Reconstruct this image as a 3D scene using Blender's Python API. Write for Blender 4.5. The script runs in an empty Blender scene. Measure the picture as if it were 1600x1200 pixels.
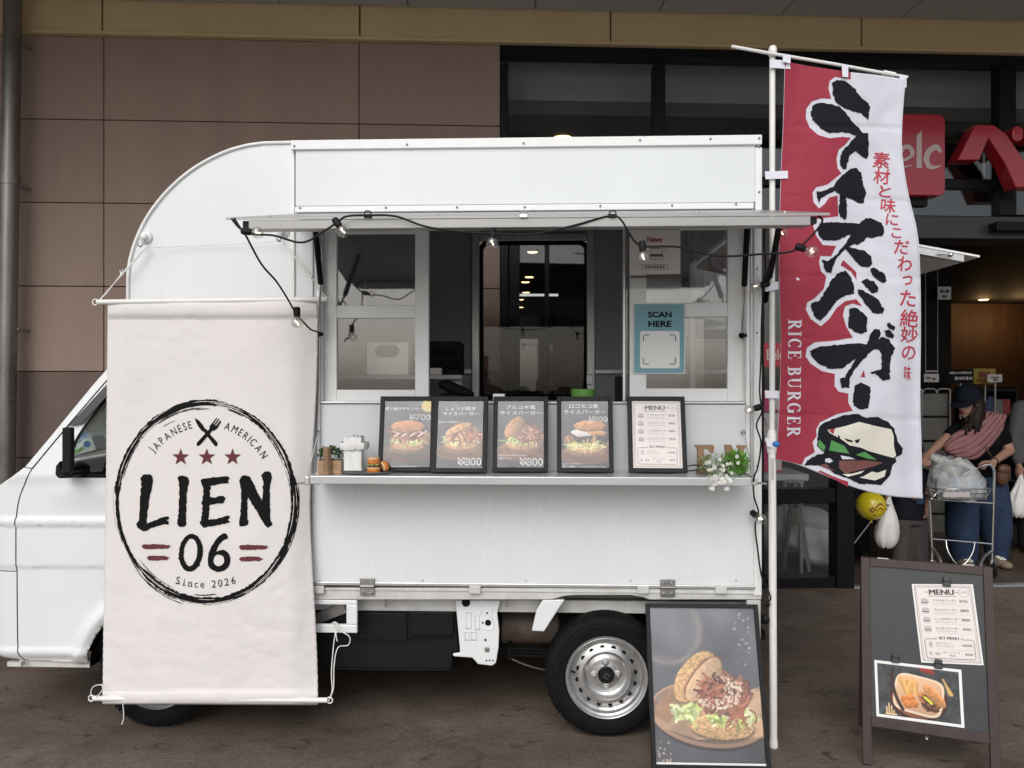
import bpy, bmesh, math, random
import numpy as np
from mathutils import Vector, Matrix

random.seed(7)
R = math.radians
scene = bpy.context.scene
col = scene.collection

# ------------------------------------------------------------------ camera
CAMZ = 1.455          # eye height of the hand-held phone
FPX = 1200.0          # focal length in photo pixels (1600 wide)
cam_d = bpy.data.cameras.new('camera')
cam = bpy.data.objects.new('camera', cam_d)
col.objects.link(cam)
cam.location = (0, 0, CAMZ)
cam.rotation_euler = (R(90), 0, 0)
cam_d.sensor_width = 36
cam_d.lens = FPX / 1600 * 36
cam_d.clip_start = 0.05
cam_d.clip_end = 500
scene.camera = cam

# ------------------------------------------------------------------ sky, sun, exposure
SUN_EL, SUN_AZ = R(40), R(195)       # overcast light from behind the camera
world = bpy.data.worlds.new('World')
scene.world = world
world.use_nodes = True
wn, wl = world.node_tree.nodes, world.node_tree.links
wn.clear()
sky = wn.new('ShaderNodeTexSky')
sky.sky_type = 'NISHITA'
sky.sun_disc = False
sky.sun_elevation = SUN_EL
sky.sun_rotation = SUN_AZ
sky.air_density = 1.0
sky.dust_density = 3.0
sky.ozone_density = 1.0
hs = wn.new('ShaderNodeHueSaturation')
hs.inputs['Saturation'].default_value = 0.40      # cloud cover greys the sky
bg = wn.new('ShaderNodeBackground')
bg.inputs['Strength'].default_value = 0.15
wo = wn.new('ShaderNodeOutputWorld')
wl.new(sky.outputs[0], hs.inputs['Color'])
wl.new(hs.outputs[0], bg.inputs['Color'])
wl.new(bg.outputs[0], wo.inputs['Surface'])

sun_d = bpy.data.lights.new('sun', 'SUN')
sun_d.energy = 1.0
sun_d.angle = R(50)
sun_d.color = (1.0, 0.97, 0.93)
sun = bpy.data.objects.new('sun', sun_d)
col.objects.link(sun)
sdir = Vector((math.sin(SUN_AZ) * math.cos(SUN_EL), math.cos(SUN_AZ) * math.cos(SUN_EL), math.sin(SUN_EL)))
sun.rotation_euler = (-sdir).to_track_quat('-Z', 'Y').to_euler()

vs = scene.view_settings
vs.view_transform = 'Standard'
vs.look = 'None'
vs.gamma = 1
vs.exposure = -0.05
vs.use_curve_mapping = False

# ------------------------------------------------------------------ frames of reference
class Frame:
    """A local frame; at() gives the local point that a photo pixel shows on the plane y = d."""
    def __init__(self, M):
        self.M = M
        self.inv = M.inverted()
        self.o = self.inv @ Vector((0, 0, CAMZ))
        self.r = self.inv.to_3x3()
    def at(self, px, py, d=0.0):
        v = self.r @ Vector(((px - 800) / FPX, 1, (600 - py) / FPX))
        t = (d - self.o.y) / v.y
        return self.o + v * t
    def rect(self, a, b, c, e, d=0.0):
        my, mx = (b + e) / 2, (a + c) / 2
        return (self.at(a, my, d).x, self.at(c, my, d).x, self.at(mx, e, d).z, self.at(mx, b, d).z)

W = Frame(Matrix.Identity(4))
TM = Matrix.Translation((0, 3.16, 0)) @ Matrix.Rotation(R(-2.1), 4, 'Z')
T = Frame(TM)                      # the truck: y = 0 is its near side
BM = Matrix.Translation((0, 5.35, 0)) @ Matrix.Rotation(R(2.7), 4, 'Z')
B = Frame(BM)                      # the shop: y = 0 is its wall

def sub(parentF, M):               # frame of an object placed in world by parent * M
    return Frame(parentF.M @ M)

# ------------------------------------------------------------------ materials
MATS = {}
def new_mat(name):
    m = bpy.data.materials.new(name)
    m.use_nodes = True
    n = m.node_tree.nodes
    n.clear()
    MATS[name] = m
    return m, n, m.node_tree.links

def mat(name, c, rough=0.5, metal=0.0, var=0.0, vs_=4.0, stretch=(1, 1, 1), bump=0.0, bs=60.0, spec=0.5,
        coat=0.0, emit=None, es=0.0, rvar=0.0, trans=0.0, c2=None, detail=6, orand=0.0):
    m, n, l = new_mat(name)
    out = n.new('ShaderNodeOutputMaterial')
    p = n.new('ShaderNodeBsdfPrincipled')
    l.new(p.outputs[0], out.inputs[0])
    p.inputs['Base Color'].default_value = (*c, 1)
    p.inputs['Roughness'].default_value = rough
    p.inputs['Metallic'].default_value = metal
    p.inputs['Specular IOR Level'].default_value = spec
    p.inputs['Coat Weight'].default_value = coat
    p.inputs['Coat Roughness'].default_value = 0.06
    p.inputs['Transmission Weight'].default_value = trans
    if emit:
        p.inputs['Emission Color'].default_value = (*emit, 1)
        p.inputs['Emission Strength'].default_value = es
    if var or bump or rvar:
        tc = n.new('ShaderNodeTexCoord')
        mp = n.new('ShaderNodeMapping')
        mp.inputs['Scale'].default_value = stretch
        l.new(tc.outputs['Object'], mp.inputs[0])
    if var or rvar:
        nz = n.new('ShaderNodeTexNoise')
        nz.inputs['Scale'].default_value = vs_
        nz.inputs['Detail'].default_value = detail
        nz.inputs['Roughness'].default_value = 0.6
        l.new(mp.outputs[0], nz.inputs['Vector'])
        rp = n.new('ShaderNodeValToRGB')
        rp.color_ramp.elements[0].position = 0.3
        rp.color_ramp.elements[1].position = 0.7
        a = c2 if c2 else tuple(x * (1 - var) for x in c)
        b = c if c2 else tuple(min(1, x * (1 + var)) for x in c)
        rp.color_ramp.elements[0].color = (*a, 1)
        rp.color_ramp.elements[1].color = (*b, 1)
        l.new(nz.outputs['Fac'], rp.inputs[0])
        if var:
            l.new(rp.outputs[0], p.inputs['Base Color'])
        if rvar:
            mr = n.new('ShaderNodeMapRange')
            mr.inputs['From Min'].default_value = 0.3
            mr.inputs['From Max'].default_value = 0.7
            mr.inputs['To Min'].default_value = max(0.02, rough - rvar)
            mr.inputs['To Max'].default_value = min(1, rough + rvar)
            l.new(nz.outputs['Fac'], mr.inputs['Value'])
            l.new(mr.outputs[0], p.inputs['Roughness'])
    if orand and var:
        oi = n.new('ShaderNodeObjectInfo')
        m2 = n.new('ShaderNodeMapRange')
        m2.inputs['To Min'].default_value = 1 - orand
        m2.inputs['To Max'].default_value = 1 + orand
        l.new(oi.outputs['Random'], m2.inputs['Value'])
        vm = n.new('ShaderNodeVectorMath')
        vm.operation = 'SCALE'
        l.new(rp.outputs[0], vm.inputs[0])
        l.new(m2.outputs[0], vm.inputs['Scale'])
        l.new(vm.outputs[0], p.inputs['Base Color'])
    if bump:
        nb = n.new('ShaderNodeTexNoise')
        nb.inputs['Scale'].default_value = bs
        nb.inputs['Detail'].default_value = 4
        l.new(mp.outputs[0], nb.inputs['Vector'])
        bp = n.new('ShaderNodeBump')
        bp.inputs['Strength'].default_value = bump
        bp.inputs['Distance'].default_value = 0.01
        l.new(nb.outputs['Fac'], bp.inputs['Height'])
        l.new(bp.outputs[0], p.inputs['Normal'])
    return m

def glass(name, tint=(0.9, 0.93, 0.93), refl=1.0, rough=0.0, ior=1.5):
    """Thin pane: clear or tinted see-through plus Fresnel mirror."""
    m, n, l = new_mat(name)
    out = n.new('ShaderNodeOutputMaterial')
    mx = n.new('ShaderNodeMixShader')
    t = n.new('ShaderNodeBsdfTransparent')
    t.inputs[0].default_value = (*tint, 1)
    g = n.new('ShaderNodeBsdfGlossy')
    g.inputs['Roughness'].default_value = rough
    g.inputs['Color'].default_value = (refl, refl, refl, 1)
    f0 = ((ior - 1) / (ior + 1)) ** 2          # Schlick, same from both sides of the thin pane
    lw = n.new('ShaderNodeLayerWeight')
    lw.inputs['Blend'].default_value = 0.5
    pw = n.new('ShaderNodeMath')
    pw.operation = 'POWER'
    pw.inputs[1].default_value = 5.0
    l.new(lw.outputs['Facing'], pw.inputs[0])
    ma = n.new('ShaderNodeMath')
    ma.operation = 'MULTIPLY_ADD'
    ma.inputs[1].default_value = 1 - f0
    ma.inputs[2].default_value = f0
    l.new(pw.outputs[0], ma.inputs[0])
    l.new(ma.outputs[0], mx.inputs[0])
    l.new(t.outputs[0], mx.inputs[1])
    l.new(g.outputs[0], mx.inputs[2])
    l.new(mx.outputs[0], out.inputs[0])
    return m

def paint_mat(name, rough=0.35, coat=0.0):
    m, n, l = new_mat(name)
    out = n.new('ShaderNodeOutputMaterial')
    p = n.new('ShaderNodeBsdfPrincipled')
    a = n.new('ShaderNodeAttribute')
    a.attribute_name = 'print'
    l.new(a.outputs['Color'], p.inputs['Base Color'])
    p.inputs['Roughness'].default_value = rough
    p.inputs['Coat Weight'].default_value = coat
    p.inputs['Coat Roughness'].default_value = 0.05
    l.new(p.outputs[0], out.inputs[0])
    return m

def ground_mat():
    m, n, l = new_mat('stained_concrete')
    out = n.new('ShaderNodeOutputMaterial')
    p = n.new('ShaderNodeBsdfPrincipled')
    l.new(p.outputs[0], out.inputs[0])
    tc = n.new('ShaderNodeTexCoord')
    def noise(scale, stretch, detail=8, rough=0.62, dist=0.0):
        mp = n.new('ShaderNodeMapping')
        mp.inputs['Scale'].default_value = stretch
        l.new(tc.outputs['Object'], mp.inputs[0])
        z = n.new('ShaderNodeTexNoise')
        z.inputs['Scale'].default_value = scale
        z.inputs['Detail'].default_value = detail
        z.inputs['Roughness'].default_value = rough
        z.inputs['Distortion'].default_value = dist
        l.new(mp.outputs[0], z.inputs['Vector'])
        return z.outputs['Fac']
    def ramp(f, stops):
        r = n.new('ShaderNodeValToRGB')
        e = r.color_ramp.elements
        e[0].position, e[0].color = stops[0][0], (*stops[0][1], 1)
        e[1].position, e[1].color = stops[-1][0], (*stops[-1][1], 1)
        for pos, c in stops[1:-1]:
            x = e.new(pos)
            x.color = (*c, 1)
        l.new(f, r.inputs[0])
        return r.outputs[0]
    def mix(a, b, fac, mode='MULTIPLY'):
        x = n.new('ShaderNodeMix')
        x.data_type = 'RGBA'
        x.blend_type = mode
        if isinstance(fac, float):
            x.inputs['Factor'].default_value = fac
        else:
            l.new(fac, x.inputs['Factor'])
        l.new(a, x.inputs['A'])
        l.new(b, x.inputs['B'])
        return x.outputs['Result']
    big = ramp(noise(1.1, (1, 1.3, 1), 5), [(0.3, (0.108, 0.083, 0.065)), (0.55, (0.160, 0.129, 0.104)), (0.75, (0.205, 0.170, 0.140))])
    streak = ramp(noise(4.0, (1, 1.7, 1), 10, 0.72, 0.9), [(0.28, (0.58, 0.56, 0.54)), (0.48, (0.97, 0.95, 0.93)), (0.70, (1.22, 1.19, 1.15))])
    grit = ramp(noise(70, (1, 1, 1), 3), [(0.3, (0.6, 0.6, 0.6)), (0.7, (1.3, 1.3, 1.3))])
    c = mix(big, streak, 1.0)
    c = mix(c, grit, 0.8)
    spots = ramp(noise(9, (1, 1.4, 1), 5, 0.6, 1.0), [(0.60, (1, 1, 1)), (0.70, (0.42, 0.40, 0.38))])
    c = mix(c, spots, 1.0)
    vo = n.new('ShaderNodeTexVoronoi')
    vo.feature = 'DISTANCE_TO_EDGE'
    vo.inputs['Scale'].default_value = 0.8
    mp = n.new('ShaderNodeMapping')
    mp.inputs['Scale'].default_value = (1, 1.7, 1)
    l.new(tc.outputs['Object'], mp.inputs[0])
    dz = n.new('ShaderNodeTexNoise')
    dz.inputs['Scale'].default_value = 3.5
    dz.inputs['Detail'].default_value = 6
    l.new(mp.outputs[0], dz.inputs['Vector'])
    mv = n.new('ShaderNodeMix')
    mv.data_type = 'RGBA'
    mv.inputs['Factor'].default_value = 0.32
    l.new(mp.outputs[0], mv.inputs['A'])
    l.new(dz.outputs['Color'], mv.inputs['B'])
    l.new(mv.outputs['Result'], vo.inputs['Vector'])
    crack = ramp(vo.outputs['Distance'], [(0.0, (0.35, 0.33, 0.31)), (0.006, (1, 1, 1))])
    c = mix(c, crack, 0.45)
    l.new(c, p.inputs['Base Color'])
    rr = n.new('ShaderNodeMapRange')
    rr.inputs['To Min'].default_value = 0.42
    rr.inputs['To Max'].default_value = 0.75
    l.new(noise(3, (1, 3, 1), 5), rr.inputs['Value'])
    l.new(rr.outputs[0], p.inputs['Roughness'])
    bp = n.new('ShaderNodeBump')
    bp.inputs['Strength'].default_value = 0.35
    bp.inputs['Distance'].default_value = 0.01
    l.new(noise(40, (1, 2, 1), 6), bp.inputs['Height'])
    l.new(bp.outputs[0], p.inputs['Normal'])
    return m

# ------------------------------------------------------------------ mesh builder
class MB:
    def __init__(self):
        self.v, self.f = [], []
    def add(self, vs, fs):
        o = len(self.v)
        self.v += [tuple(x) for x in vs]
        self.f += [tuple(i + o for i in f) for f in fs]
        return self
    def box(self, x0, x1, y0, y1, z0, z1, M=None):
        if x0 > x1: x0, x1 = x1, x0
        if y0 > y1: y0, y1 = y1, y0
        if z0 > z1: z0, z1 = z1, z0
        v = [Vector(c) for c in ((x0, y0, z0), (x1, y0, z0), (x1, y1, z0), (x0, y1, z0), (x0, y0, z1), (x1, y0, z1), (x1, y1, z1), (x0, y1, z1))]
        if M is not None:
            v = [M @ c for c in v]
        return self.add(v, [(0, 3, 2, 1), (4, 5, 6, 7), (0, 1, 5, 4), (1, 2, 6, 5), (2, 3, 7, 6), (3, 0, 4, 7)])
    def pbox(self, F, a, b, c, e, d0, d1):
        x0, x1, z0, z1 = F.rect(a, b, c, e, d0)
        return self.box(x0, x1, d0, d1, z0, z1)
    def prism(self, poly, y0, y1):
        n = len(poly)
        v = [(x, y0, z) for x, z in poly] + [(x, y1, z) for x, z in poly]
        f = [tuple(range(n)), tuple(range(2 * n - 1, n - 1, -1))]
        f += [(i, (i + 1) % n, n + (i + 1) % n, n + i) for i in range(n)]
        return self.add(v, f)
    def pprism(self, F, pts, d0, d1):
        return self.prism([(F.at(x, y, d0).x, F.at(x, y, d0).z) for x, y in pts], d0, d1)
    def bar(self, a, b, w, h, up=(0, 0, 1)):
        a, b = Vector(a), Vector(b)
        t = (b - a).normalized()
        u = Vector(up)
        s = t.cross(u)
        if s.length < 1e-4:
            s = t.cross(Vector((1, 0, 0)))
        s.normalize()
        u = s.cross(t)
        v = [p + s * (w / 2 * i) + u * (h / 2 * j) for p in (a, b) for i, j in ((-1, -1), (1, -1), (1, 1), (-1, 1))]
        return self.add(v, [(3, 2, 1, 0), (4, 5, 6, 7), (0, 1, 5, 4), (1, 2, 6, 5), (2, 3, 7, 6), (3, 0, 4, 7)])
    def tube(self, pts, r, n=8, cap=True, closed=False, sq=1.0, side=None):
        pts = [Vector(p) for p in pts]
        rs = r if isinstance(r, (list, tuple)) else [r] * len(pts)
        o, prev, vs = len(pts), None, []
        for i, p in enumerate(pts):
            if closed:
                t = pts[(i + 1) % o] - pts[i - 1]
            else:
                t = pts[min(i + 1, o - 1)] - pts[max(i - 1, 0)]
            if t.length < 1e-9:
                t = Vector((0, 0, 1))
            t.normalize()
            if prev is None:
                a = Vector(side) if side else (Vector((0, 0, 1)) if abs(t.z) < 0.9 else Vector((1, 0, 0)))
                u = (a - t * a.dot(t)).normalized()
            else:
                u = prev - t * prev.dot(t)
                u = u.normalized() if u.length > 1e-6 else prev
            prev = u
            w = t.cross(u)
            for k in range(n):
                an = 2 * math.pi * k / n
                vs.append(p + u * (math.cos(an) * rs[i]) + w * (math.sin(an) * rs[i] * sq))
        fs = []
        for i in range(o if closed else o - 1):
            for k in range(n):
                j, k2 = (i + 1) % o, (k + 1) % n
                fs.append((i * n + k, i * n + k2, j * n + k2, j * n + k))
        if cap and not closed:
            fs.append(tuple(range(n - 1, -1, -1)))
            fs.append(tuple(range((o - 1) * n, o * n)))
        return self.add(vs, fs)
    def lathe(self, prof, c=(0, 0, 0), axis=(0, 0, 1), n=24, cap=True):
        ax = Vector(axis).normalized()
        u = ax.orthogonal().normalized()
        w = ax.cross(u)
        c = Vector(c)
        vs, fs = [], []
        for r, h in prof:
            for k in range(n):
                an = 2 * math.pi * k / n
                vs.append(c + ax * h + (u * math.cos(an) + w * math.sin(an)) * r)
        for i in range(len(prof) - 1):
            for k in range(n):
                k2 = (k + 1) % n
                fs.append((i * n + k, i * n + k2, (i + 1) * n + k2, (i + 1) * n + k))
        if cap:
            if prof[0][0] > 1e-6: fs.append(tuple(range(n - 1, -1, -1)))
            if prof[-1][0] > 1e-6: fs.append(tuple(range((len(prof) - 1) * n, len(prof) * n)))
        return self.add(vs, fs)
    def ball(self, c, rx, ry=None, rz=None, n=16, m=10, M=None):
        ry = ry or rx
        rz = rz or rx
        c = Vector(c)
        vs, fs = [], []
        for i in range(m + 1):
            th = math.pi * i / m
            for k in range(n):
                ph = 2 * math.pi * k / n
                q = Vector((rx * math.sin(th) * math.cos(ph), ry * math.sin(th) * math.sin(ph), rz * math.cos(th)))
                vs.append(c + (M @ q if M is not None else q))
        for i in range(m):
            for k in range(n):
                k2 = (k + 1) % n
                fs.append((i * n + k, (i + 1) * n + k, (i + 1) * n + k2, i * n + k2))
        return self.add(vs, fs)
    def mesh(self, name, smooth=0):
        me = bpy.data.meshes.new(name)
        bm = bmesh.new()
        vv = [bm.verts.new(p) for p in self.v]
        for f in self.f:
            try:
                bm.faces.new([vv[i] for i in f])
            except ValueError:
                pass
        bmesh.ops.remove_doubles(bm, verts=bm.verts, dist=1e-6)
        bmesh.ops.recalc_face_normals(bm, faces=bm.faces)
        bm.to_mesh(me)
        bm.free()
        if smooth:
            me.polygons.foreach_set('use_smooth', [True] * len(me.polygons))
            if smooth < 180:
                me.set_sharp_from_angle(angle=R(smooth))
        return me
    def build(self, name, m, parent=None, smooth=0, bevel=0.0, seg=2):
        return obj(name, self.mesh(name, smooth), m, parent, bevel, seg)

def obj(name, me, m, parent=None, bevel=0.0, seg=2):
    o = bpy.data.objects.new(name, me)
    col.objects.link(o)
    if m is not None:
        if isinstance(m, str):
            m = MATS[m]
        if not me.materials:
            me.materials.append(m)
    if parent is not None:
        o.parent = parent
    if bevel:
        b = o.modifiers.new('bevel', 'BEVEL')
        b.width = bevel
        b.segments = seg
        b.limit_method = 'ANGLE'
        b.angle_limit = R(40)
    return o

def tag(o, label, cat, group=None):
    o['label'] = label
    o['category'] = cat
    if group:
        o['group'] = group
    return o

def thing(name, label, cat, M=None, group=None):
    o = bpy.data.objects.new(name, None)
    o.empty_display_size = 0.1
    col.objects.link(o)
    if M is not None:
        o.matrix_world = M
    return tag(o, label, cat, group)

def copy_tree(o, parent=None):
    c = o.copy()
    col.objects.link(c)
    c.parent = parent
    for ch in list(o.children):
        copy_tree(ch, c)
    return c

def structure(o):
    o['kind'] = 'structure'
    return o

def spline(pts, n=8, closed=False):
    """Catmull-Rom through the points (any dimension)."""
    P = [np.array(p, float) for p in pts]
    k = len(P)
    out = []
    for i in range(k if closed else k - 1):
        if closed:
            a, b, c, d = P[i - 1], P[i], P[(i + 1) % k], P[(i + 2) % k]
        else:
            a, b, c, d = P[max(i - 1, 0)], P[i], P[i + 1], P[min(i + 2, k - 1)]
        for j in range(n):
            t = j / n
            out.append(0.5 * (2 * b + (c - a) * t + (2 * a - 5 * b + 4 * c - d) * t * t + (3 * b - a - 3 * c + d) * t ** 3))
    if not closed:
        out.append(P[-1])
    return [tuple(x) for x in out]

# ------------------------------------------------------------------ flat print (lettering, shapes) laid on any surface
def fill2d(loops):
    """Closed 2D loops (even-odd) -> (verts, faces)."""
    cu = bpy.data.curves.new('t', 'CURVE')
    cu.dimensions = '2D'
    cu.fill_mode = 'BOTH'
    for lp in loops:
        s = cu.splines.new('POLY')
        s.points.add(len(lp) - 1)
        for i, q in enumerate(lp):
            s.points[i].co = (q[0], -q[1], 0, 1)
        s.use_cyclic_u = True
    return _curve_mesh(cu, True)

def _curve_mesh(cu, flip):
    o = bpy.data.objects.new('t', cu)
    me = o.to_mesh()
    v = [(p.co.x, -p.co.y if flip else p.co.y) for p in me.vertices]
    f = [tuple(p.vertices) for p in me.polygons]
    o.to_mesh_clear()
    bpy.data.objects.remove(o)
    bpy.data.curves.remove(cu)
    return v, f

_tc = {}
def text2d(s, bold=0.0, res=3):
    """Lettering in em units, y down, baseline at y = 0, starting at x = 0 -> verts, faces, width."""
    key = (s, bold, res)
    if key not in _tc:
        cu = bpy.data.curves.new('t', 'FONT')
        cu.body = s
        cu.size = 1.0
        cu.offset = bold
        cu.resolution_u = res
        cu.fill_mode = 'BOTH'
        v, f = _curve_mesh(cu, True)
        _tc[key] = (v, f)
    v, f = _tc[key]
    if not v:
        return [], [], 0, 0, (0, 0)
    xs = [p[0] for p in v]
    ys = [p[1] for p in v]
    return v, f, min(xs), max(xs), (min(ys), max(ys))

class Print:
    """Collects 2D print in photo pixels (or any 2D units) and lays it on a surface."""
    def __init__(self):
        self.v, self.f = [], []
    def add(self, vf):
        o = len(self.v)
        self.v += vf[0]
        self.f += [tuple(i + o for i in f) for f in vf[1]]
        return self
    def loops(self, *lp):
        return self.add(fill2d(lp))
    def text(self, s, cx, cy, h, w=None, rot=0.0, bold=0.0, align='c', skew=0.0, res=3):
        """Ink box centred (or left/right aligned) at cx, cy, ink height h, optional ink width w."""
        v, f, x0, x1, (y0, y1) = text2d(s, bold, res)
        if not v:
            return self
        sy = h / max(1e-6, y1 - y0)
        sx = (w / (x1 - x0)) if w else sy
        c, n = math.cos(rot), math.sin(rot)
        ax = {'c': (x0 + x1) / 2, 'l': x0, 'r': x1}[align]
        ym = (y0 + y1) / 2
        q = []
        for x, y in v:
            a, b = (x - ax) * sx, (y - ym) * sy
            a -= skew * b
            q.append((cx + a * c - b * n, cy + a * n + b * c))
        return self.add((q, f))
    def disc(self, cx, cy, rx, ry=None, n=24):
        ry = ry or rx
        return self.loops([(cx + rx * math.cos(2 * math.pi * i / n), cy + ry * math.sin(2 * math.pi * i / n)) for i in range(n)])
    def rect(self, x0, y0, x1, y1):
        return self.add(([(x0, y0), (x1, y0), (x1, y1), (x0, y1)], [(0, 1, 2, 3)]))
    def line(self, pts, w):
        """Poly-line as separate quads joined at their ends; w may vary along it."""
        ws = w if isinstance(w, (list, tuple)) else [w] * len(pts)
        L, Rr = [], []
        k = len(pts)
        for i, p in enumerate(pts):
            a, b = pts[max(i - 1, 0)], pts[min(i + 1, k - 1)]
            dx, dy = b[0] - a[0], b[1] - a[1]
            d = math.hypot(dx, dy) or 1
            nx, ny = -dy / d * ws[i] / 2, dx / d * ws[i] / 2
            L.append((p[0] + nx, p[1] + ny))
            Rr.append((p[0] - nx, p[1] - ny))
        v = L + Rr
        f = [(i, i + 1, k + i + 1, k + i) for i in range(k - 1)]
        return self.add((v, f))
    def frame(self, x0, y0, x1, y1, w):
        self.rect(x0, y0, x1, y0 + w).rect(x0, y1 - w, x1, y1)
        return self.rect(x0, y0 + w, x0 + w, y1 - w).rect(x1 - w, y0 + w, x1, y1 - w)
    def build(self, name, m, parent, fn, cut=None):
        """fn(x, y) -> 3D point.  cut: step at which faces are sliced so that they follow a curved surface."""
        me = bpy.data.meshes.new(name)
        bm = bmesh.new()
        vv = [bm.verts.new((x, y, 0)) for x, y in self.v]
        for f in self.f:
            try:
                bm.faces.new([vv[i] for i in f])
            except ValueError:
                pass
        if cut and self.v:
            for ax in (0, 1):
                lo, hi = min(p[ax] for p in self.v), max(p[ax] for p in self.v)
                k = math.ceil(lo / cut)
                nrm = (1, 0, 0) if ax == 0 else (0, 1, 0)
                while k * cut < hi:
                    co = (k * cut, 0, 0) if ax == 0 else (0, k * cut, 0)
                    bmesh.ops.bisect_plane(bm, geom=bm.verts[:] + bm.edges[:] + bm.faces[:], plane_co=co, plane_no=nrm, dist=1e-5)
                    k += 1
        for v in bm.verts:
            v.co = fn(v.co.x, v.co.y)
        bm.to_mesh(me)
        bm.free()
        return obj(name, me, m, parent)

# ------------------------------------------------------------------ painter for the food photographs on the posters
def srgb(c):
    c = np.asarray(c, float) / 255.0
    return np.where(c <= 0.04045, c / 12.92, ((c + 0.055) / 1.055) ** 2.4)

class Canvas:
    def __init__(self, w, h, top, bot, seed=1):
        self.w, self.h = w, h
        self.rng = np.random.default_rng(seed)
        self.asp = h / w
        self.Y, self.X = np.mgrid[0:h, 0:w].astype(float)
        self.X /= (w - 1)
        self.Y = self.Y / (h - 1) * self.asp       # x 0..1, y 0..asp
        t = (self.Y / self.asp)[..., None]
        self.a = np.array(top, float) * (1 - t) + np.array(bot, float) * t
    def noise(self, n):
        g = self.rng.random((int(n * self.asp) + 2, int(n) + 2))
        x = self.X * n
        y = self.Y * n
        xi = np.clip(x.astype(int), 0, g.shape[1] - 2)
        yi = np.clip(y.astype(int), 0, g.shape[0] - 2)
        fx, fy = x - xi, y - yi
        fx = fx * fx * (3 - 2 * fx)
        fy = fy * fy * (3 - 2 * fy)
        return (g[yi, xi] * (1 - fx) + g[yi, xi + 1] * fx) * (1 - fy) + (g[yi + 1, xi] * (1 - fx) + g[yi + 1, xi + 1] * fx) * fy - 0.5
    def put(self, mask, c):
        m = np.clip(mask, 0, 1)[..., None]
        self.a = self.a * (1 - m) + np.asarray(c, float) * m
    def coords(self, cx, cy, ang):
        c, s = math.cos(ang), math.sin(ang)
        dx, dy = self.X - cx, self.Y - cy
        return dx * c + dy * s, -dx * s + dy * c
    def blob(self, cx, cy, rx, ry, c, ang=0.0, wob=0.0, wn=9, soft=0.08, tex=0.0, tn=40, shade=0.25, keep=None, sup=2.0):
        u, v = self.coords(cx, cy, ang)
        r = (np.abs(u / rx) ** sup + np.abs(v / ry) ** sup) ** (1 / sup)
        if wob:
            r = r + wob * self.noise(wn) * 2
        m = np.clip((1 - r) / soft, 0, 1)
        if keep is not None:
            m = m * keep(u / rx, v / ry)
        k = 1.0 + shade * np.clip(-v / ry * 0.8 - u / rx * 0.35, -1, 1)
        if tex:
            k = k + tex * 2 * self.noise(tn) + tex * self.noise(tn * 2.3)
        cc = np.asarray(c, float)[None, None, :] * k[..., None]
        self.put(m, np.clip(cc, 0, 255))
        return m
    def stroke(self, pts, w, c, soft=0.004):
        d = np.full(self.X.shape, 9.0)
        for (x0, y0), (x1, y1) in zip(pts[:-1], pts[1:]):
            ex, ey = x1 - x0, y1 - y0
            t = np.clip(((self.X - x0) * ex + (self.Y - y0) * ey) / (ex * ex + ey * ey + 1e-9), 0, 1)
            d = np.minimum(d, np.hypot(self.X - x0 - t * ex, self.Y - y0 - t * ey))
        self.put(np.clip((w / 2 - d) / soft + 0.5, 0, 1), c)
    def squiggles(self, n, cx, cy, rx, ry, cols, ln=0.06, w=0.012):
        for _ in range(n):
            a = self.rng.random() * 6.28
            r = math.sqrt(self.rng.random())
            x, y = cx + rx * r * math.cos(a), cy + ry * r * math.sin(a)
            d = self.rng.random() * 6.28
            p = [(x, y)]
            for _k in range(3):
                d += self.rng.normal() * 0.7
                p.append((p[-1][0] + math.cos(d) * ln / 3, p[-1][1] + math.sin(d) * ln / 3))
            c = np.array(cols[self.rng.integers(len(cols))], float) * (0.82 + 0.36 * self.rng.random())
            self.stroke(p, w * (0.6 + 0.8 * self.rng.random()), np.clip(c, 0, 255))
    def specks(self, n, cx, cy, rx, ry, c, r=0.006):
        for _ in range(n):
            a = self.rng.random() * 6.28
            q = math.sqrt(self.rng.random())
            x, y = cx + rx * q * math.cos(a), cy + ry * q * math.sin(a)
            k = r * (0.5 + self.rng.random())
            self.put(np.clip((k - np.hypot(self.X - x, self.Y - y)) / (r * 0.6) + 0.3, 0, 1) * 0.9, c)
    def build(self, name, m, parent, tl, tr, br, bl):
        """Lay the picture on the flat quad with these corners."""
        w, h = self.w, self.h
        U, V = np.meshgrid(np.arange(w) / (w - 1), np.arange(h) / (h - 1))
        U, V = U[..., None], V[..., None]
        tl, tr, br, bl = [np.array(tuple(c)) for c in (tl, tr, br, bl)]
        co = ((tl * (1 - U) + tr * U) * (1 - V) + (bl * (1 - U) + br * U) * V).reshape(-1, 3)
        i = np.arange((h - 1) * (w - 1))
        r, c = i // (w - 1), i % (w - 1)
        a = r * w + c
        q = np.stack([a + w, a + w + 1, a + 1, a], -1)
        me = bpy.data.meshes.new(name)
        me.from_pydata(co.tolist(), [], q.tolist())
        at = me.attributes.new('print', 'FLOAT_COLOR', 'POINT')
        rgba = np.ones((h * w, 4), np.float32)
        rgba[:, :3] = srgb(np.clip(self.a, 0, 255)).reshape(-1, 3)
        at.data.foreach_set('color', rgba.ravel())
        return obj(name, me, m, parent)

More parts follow.
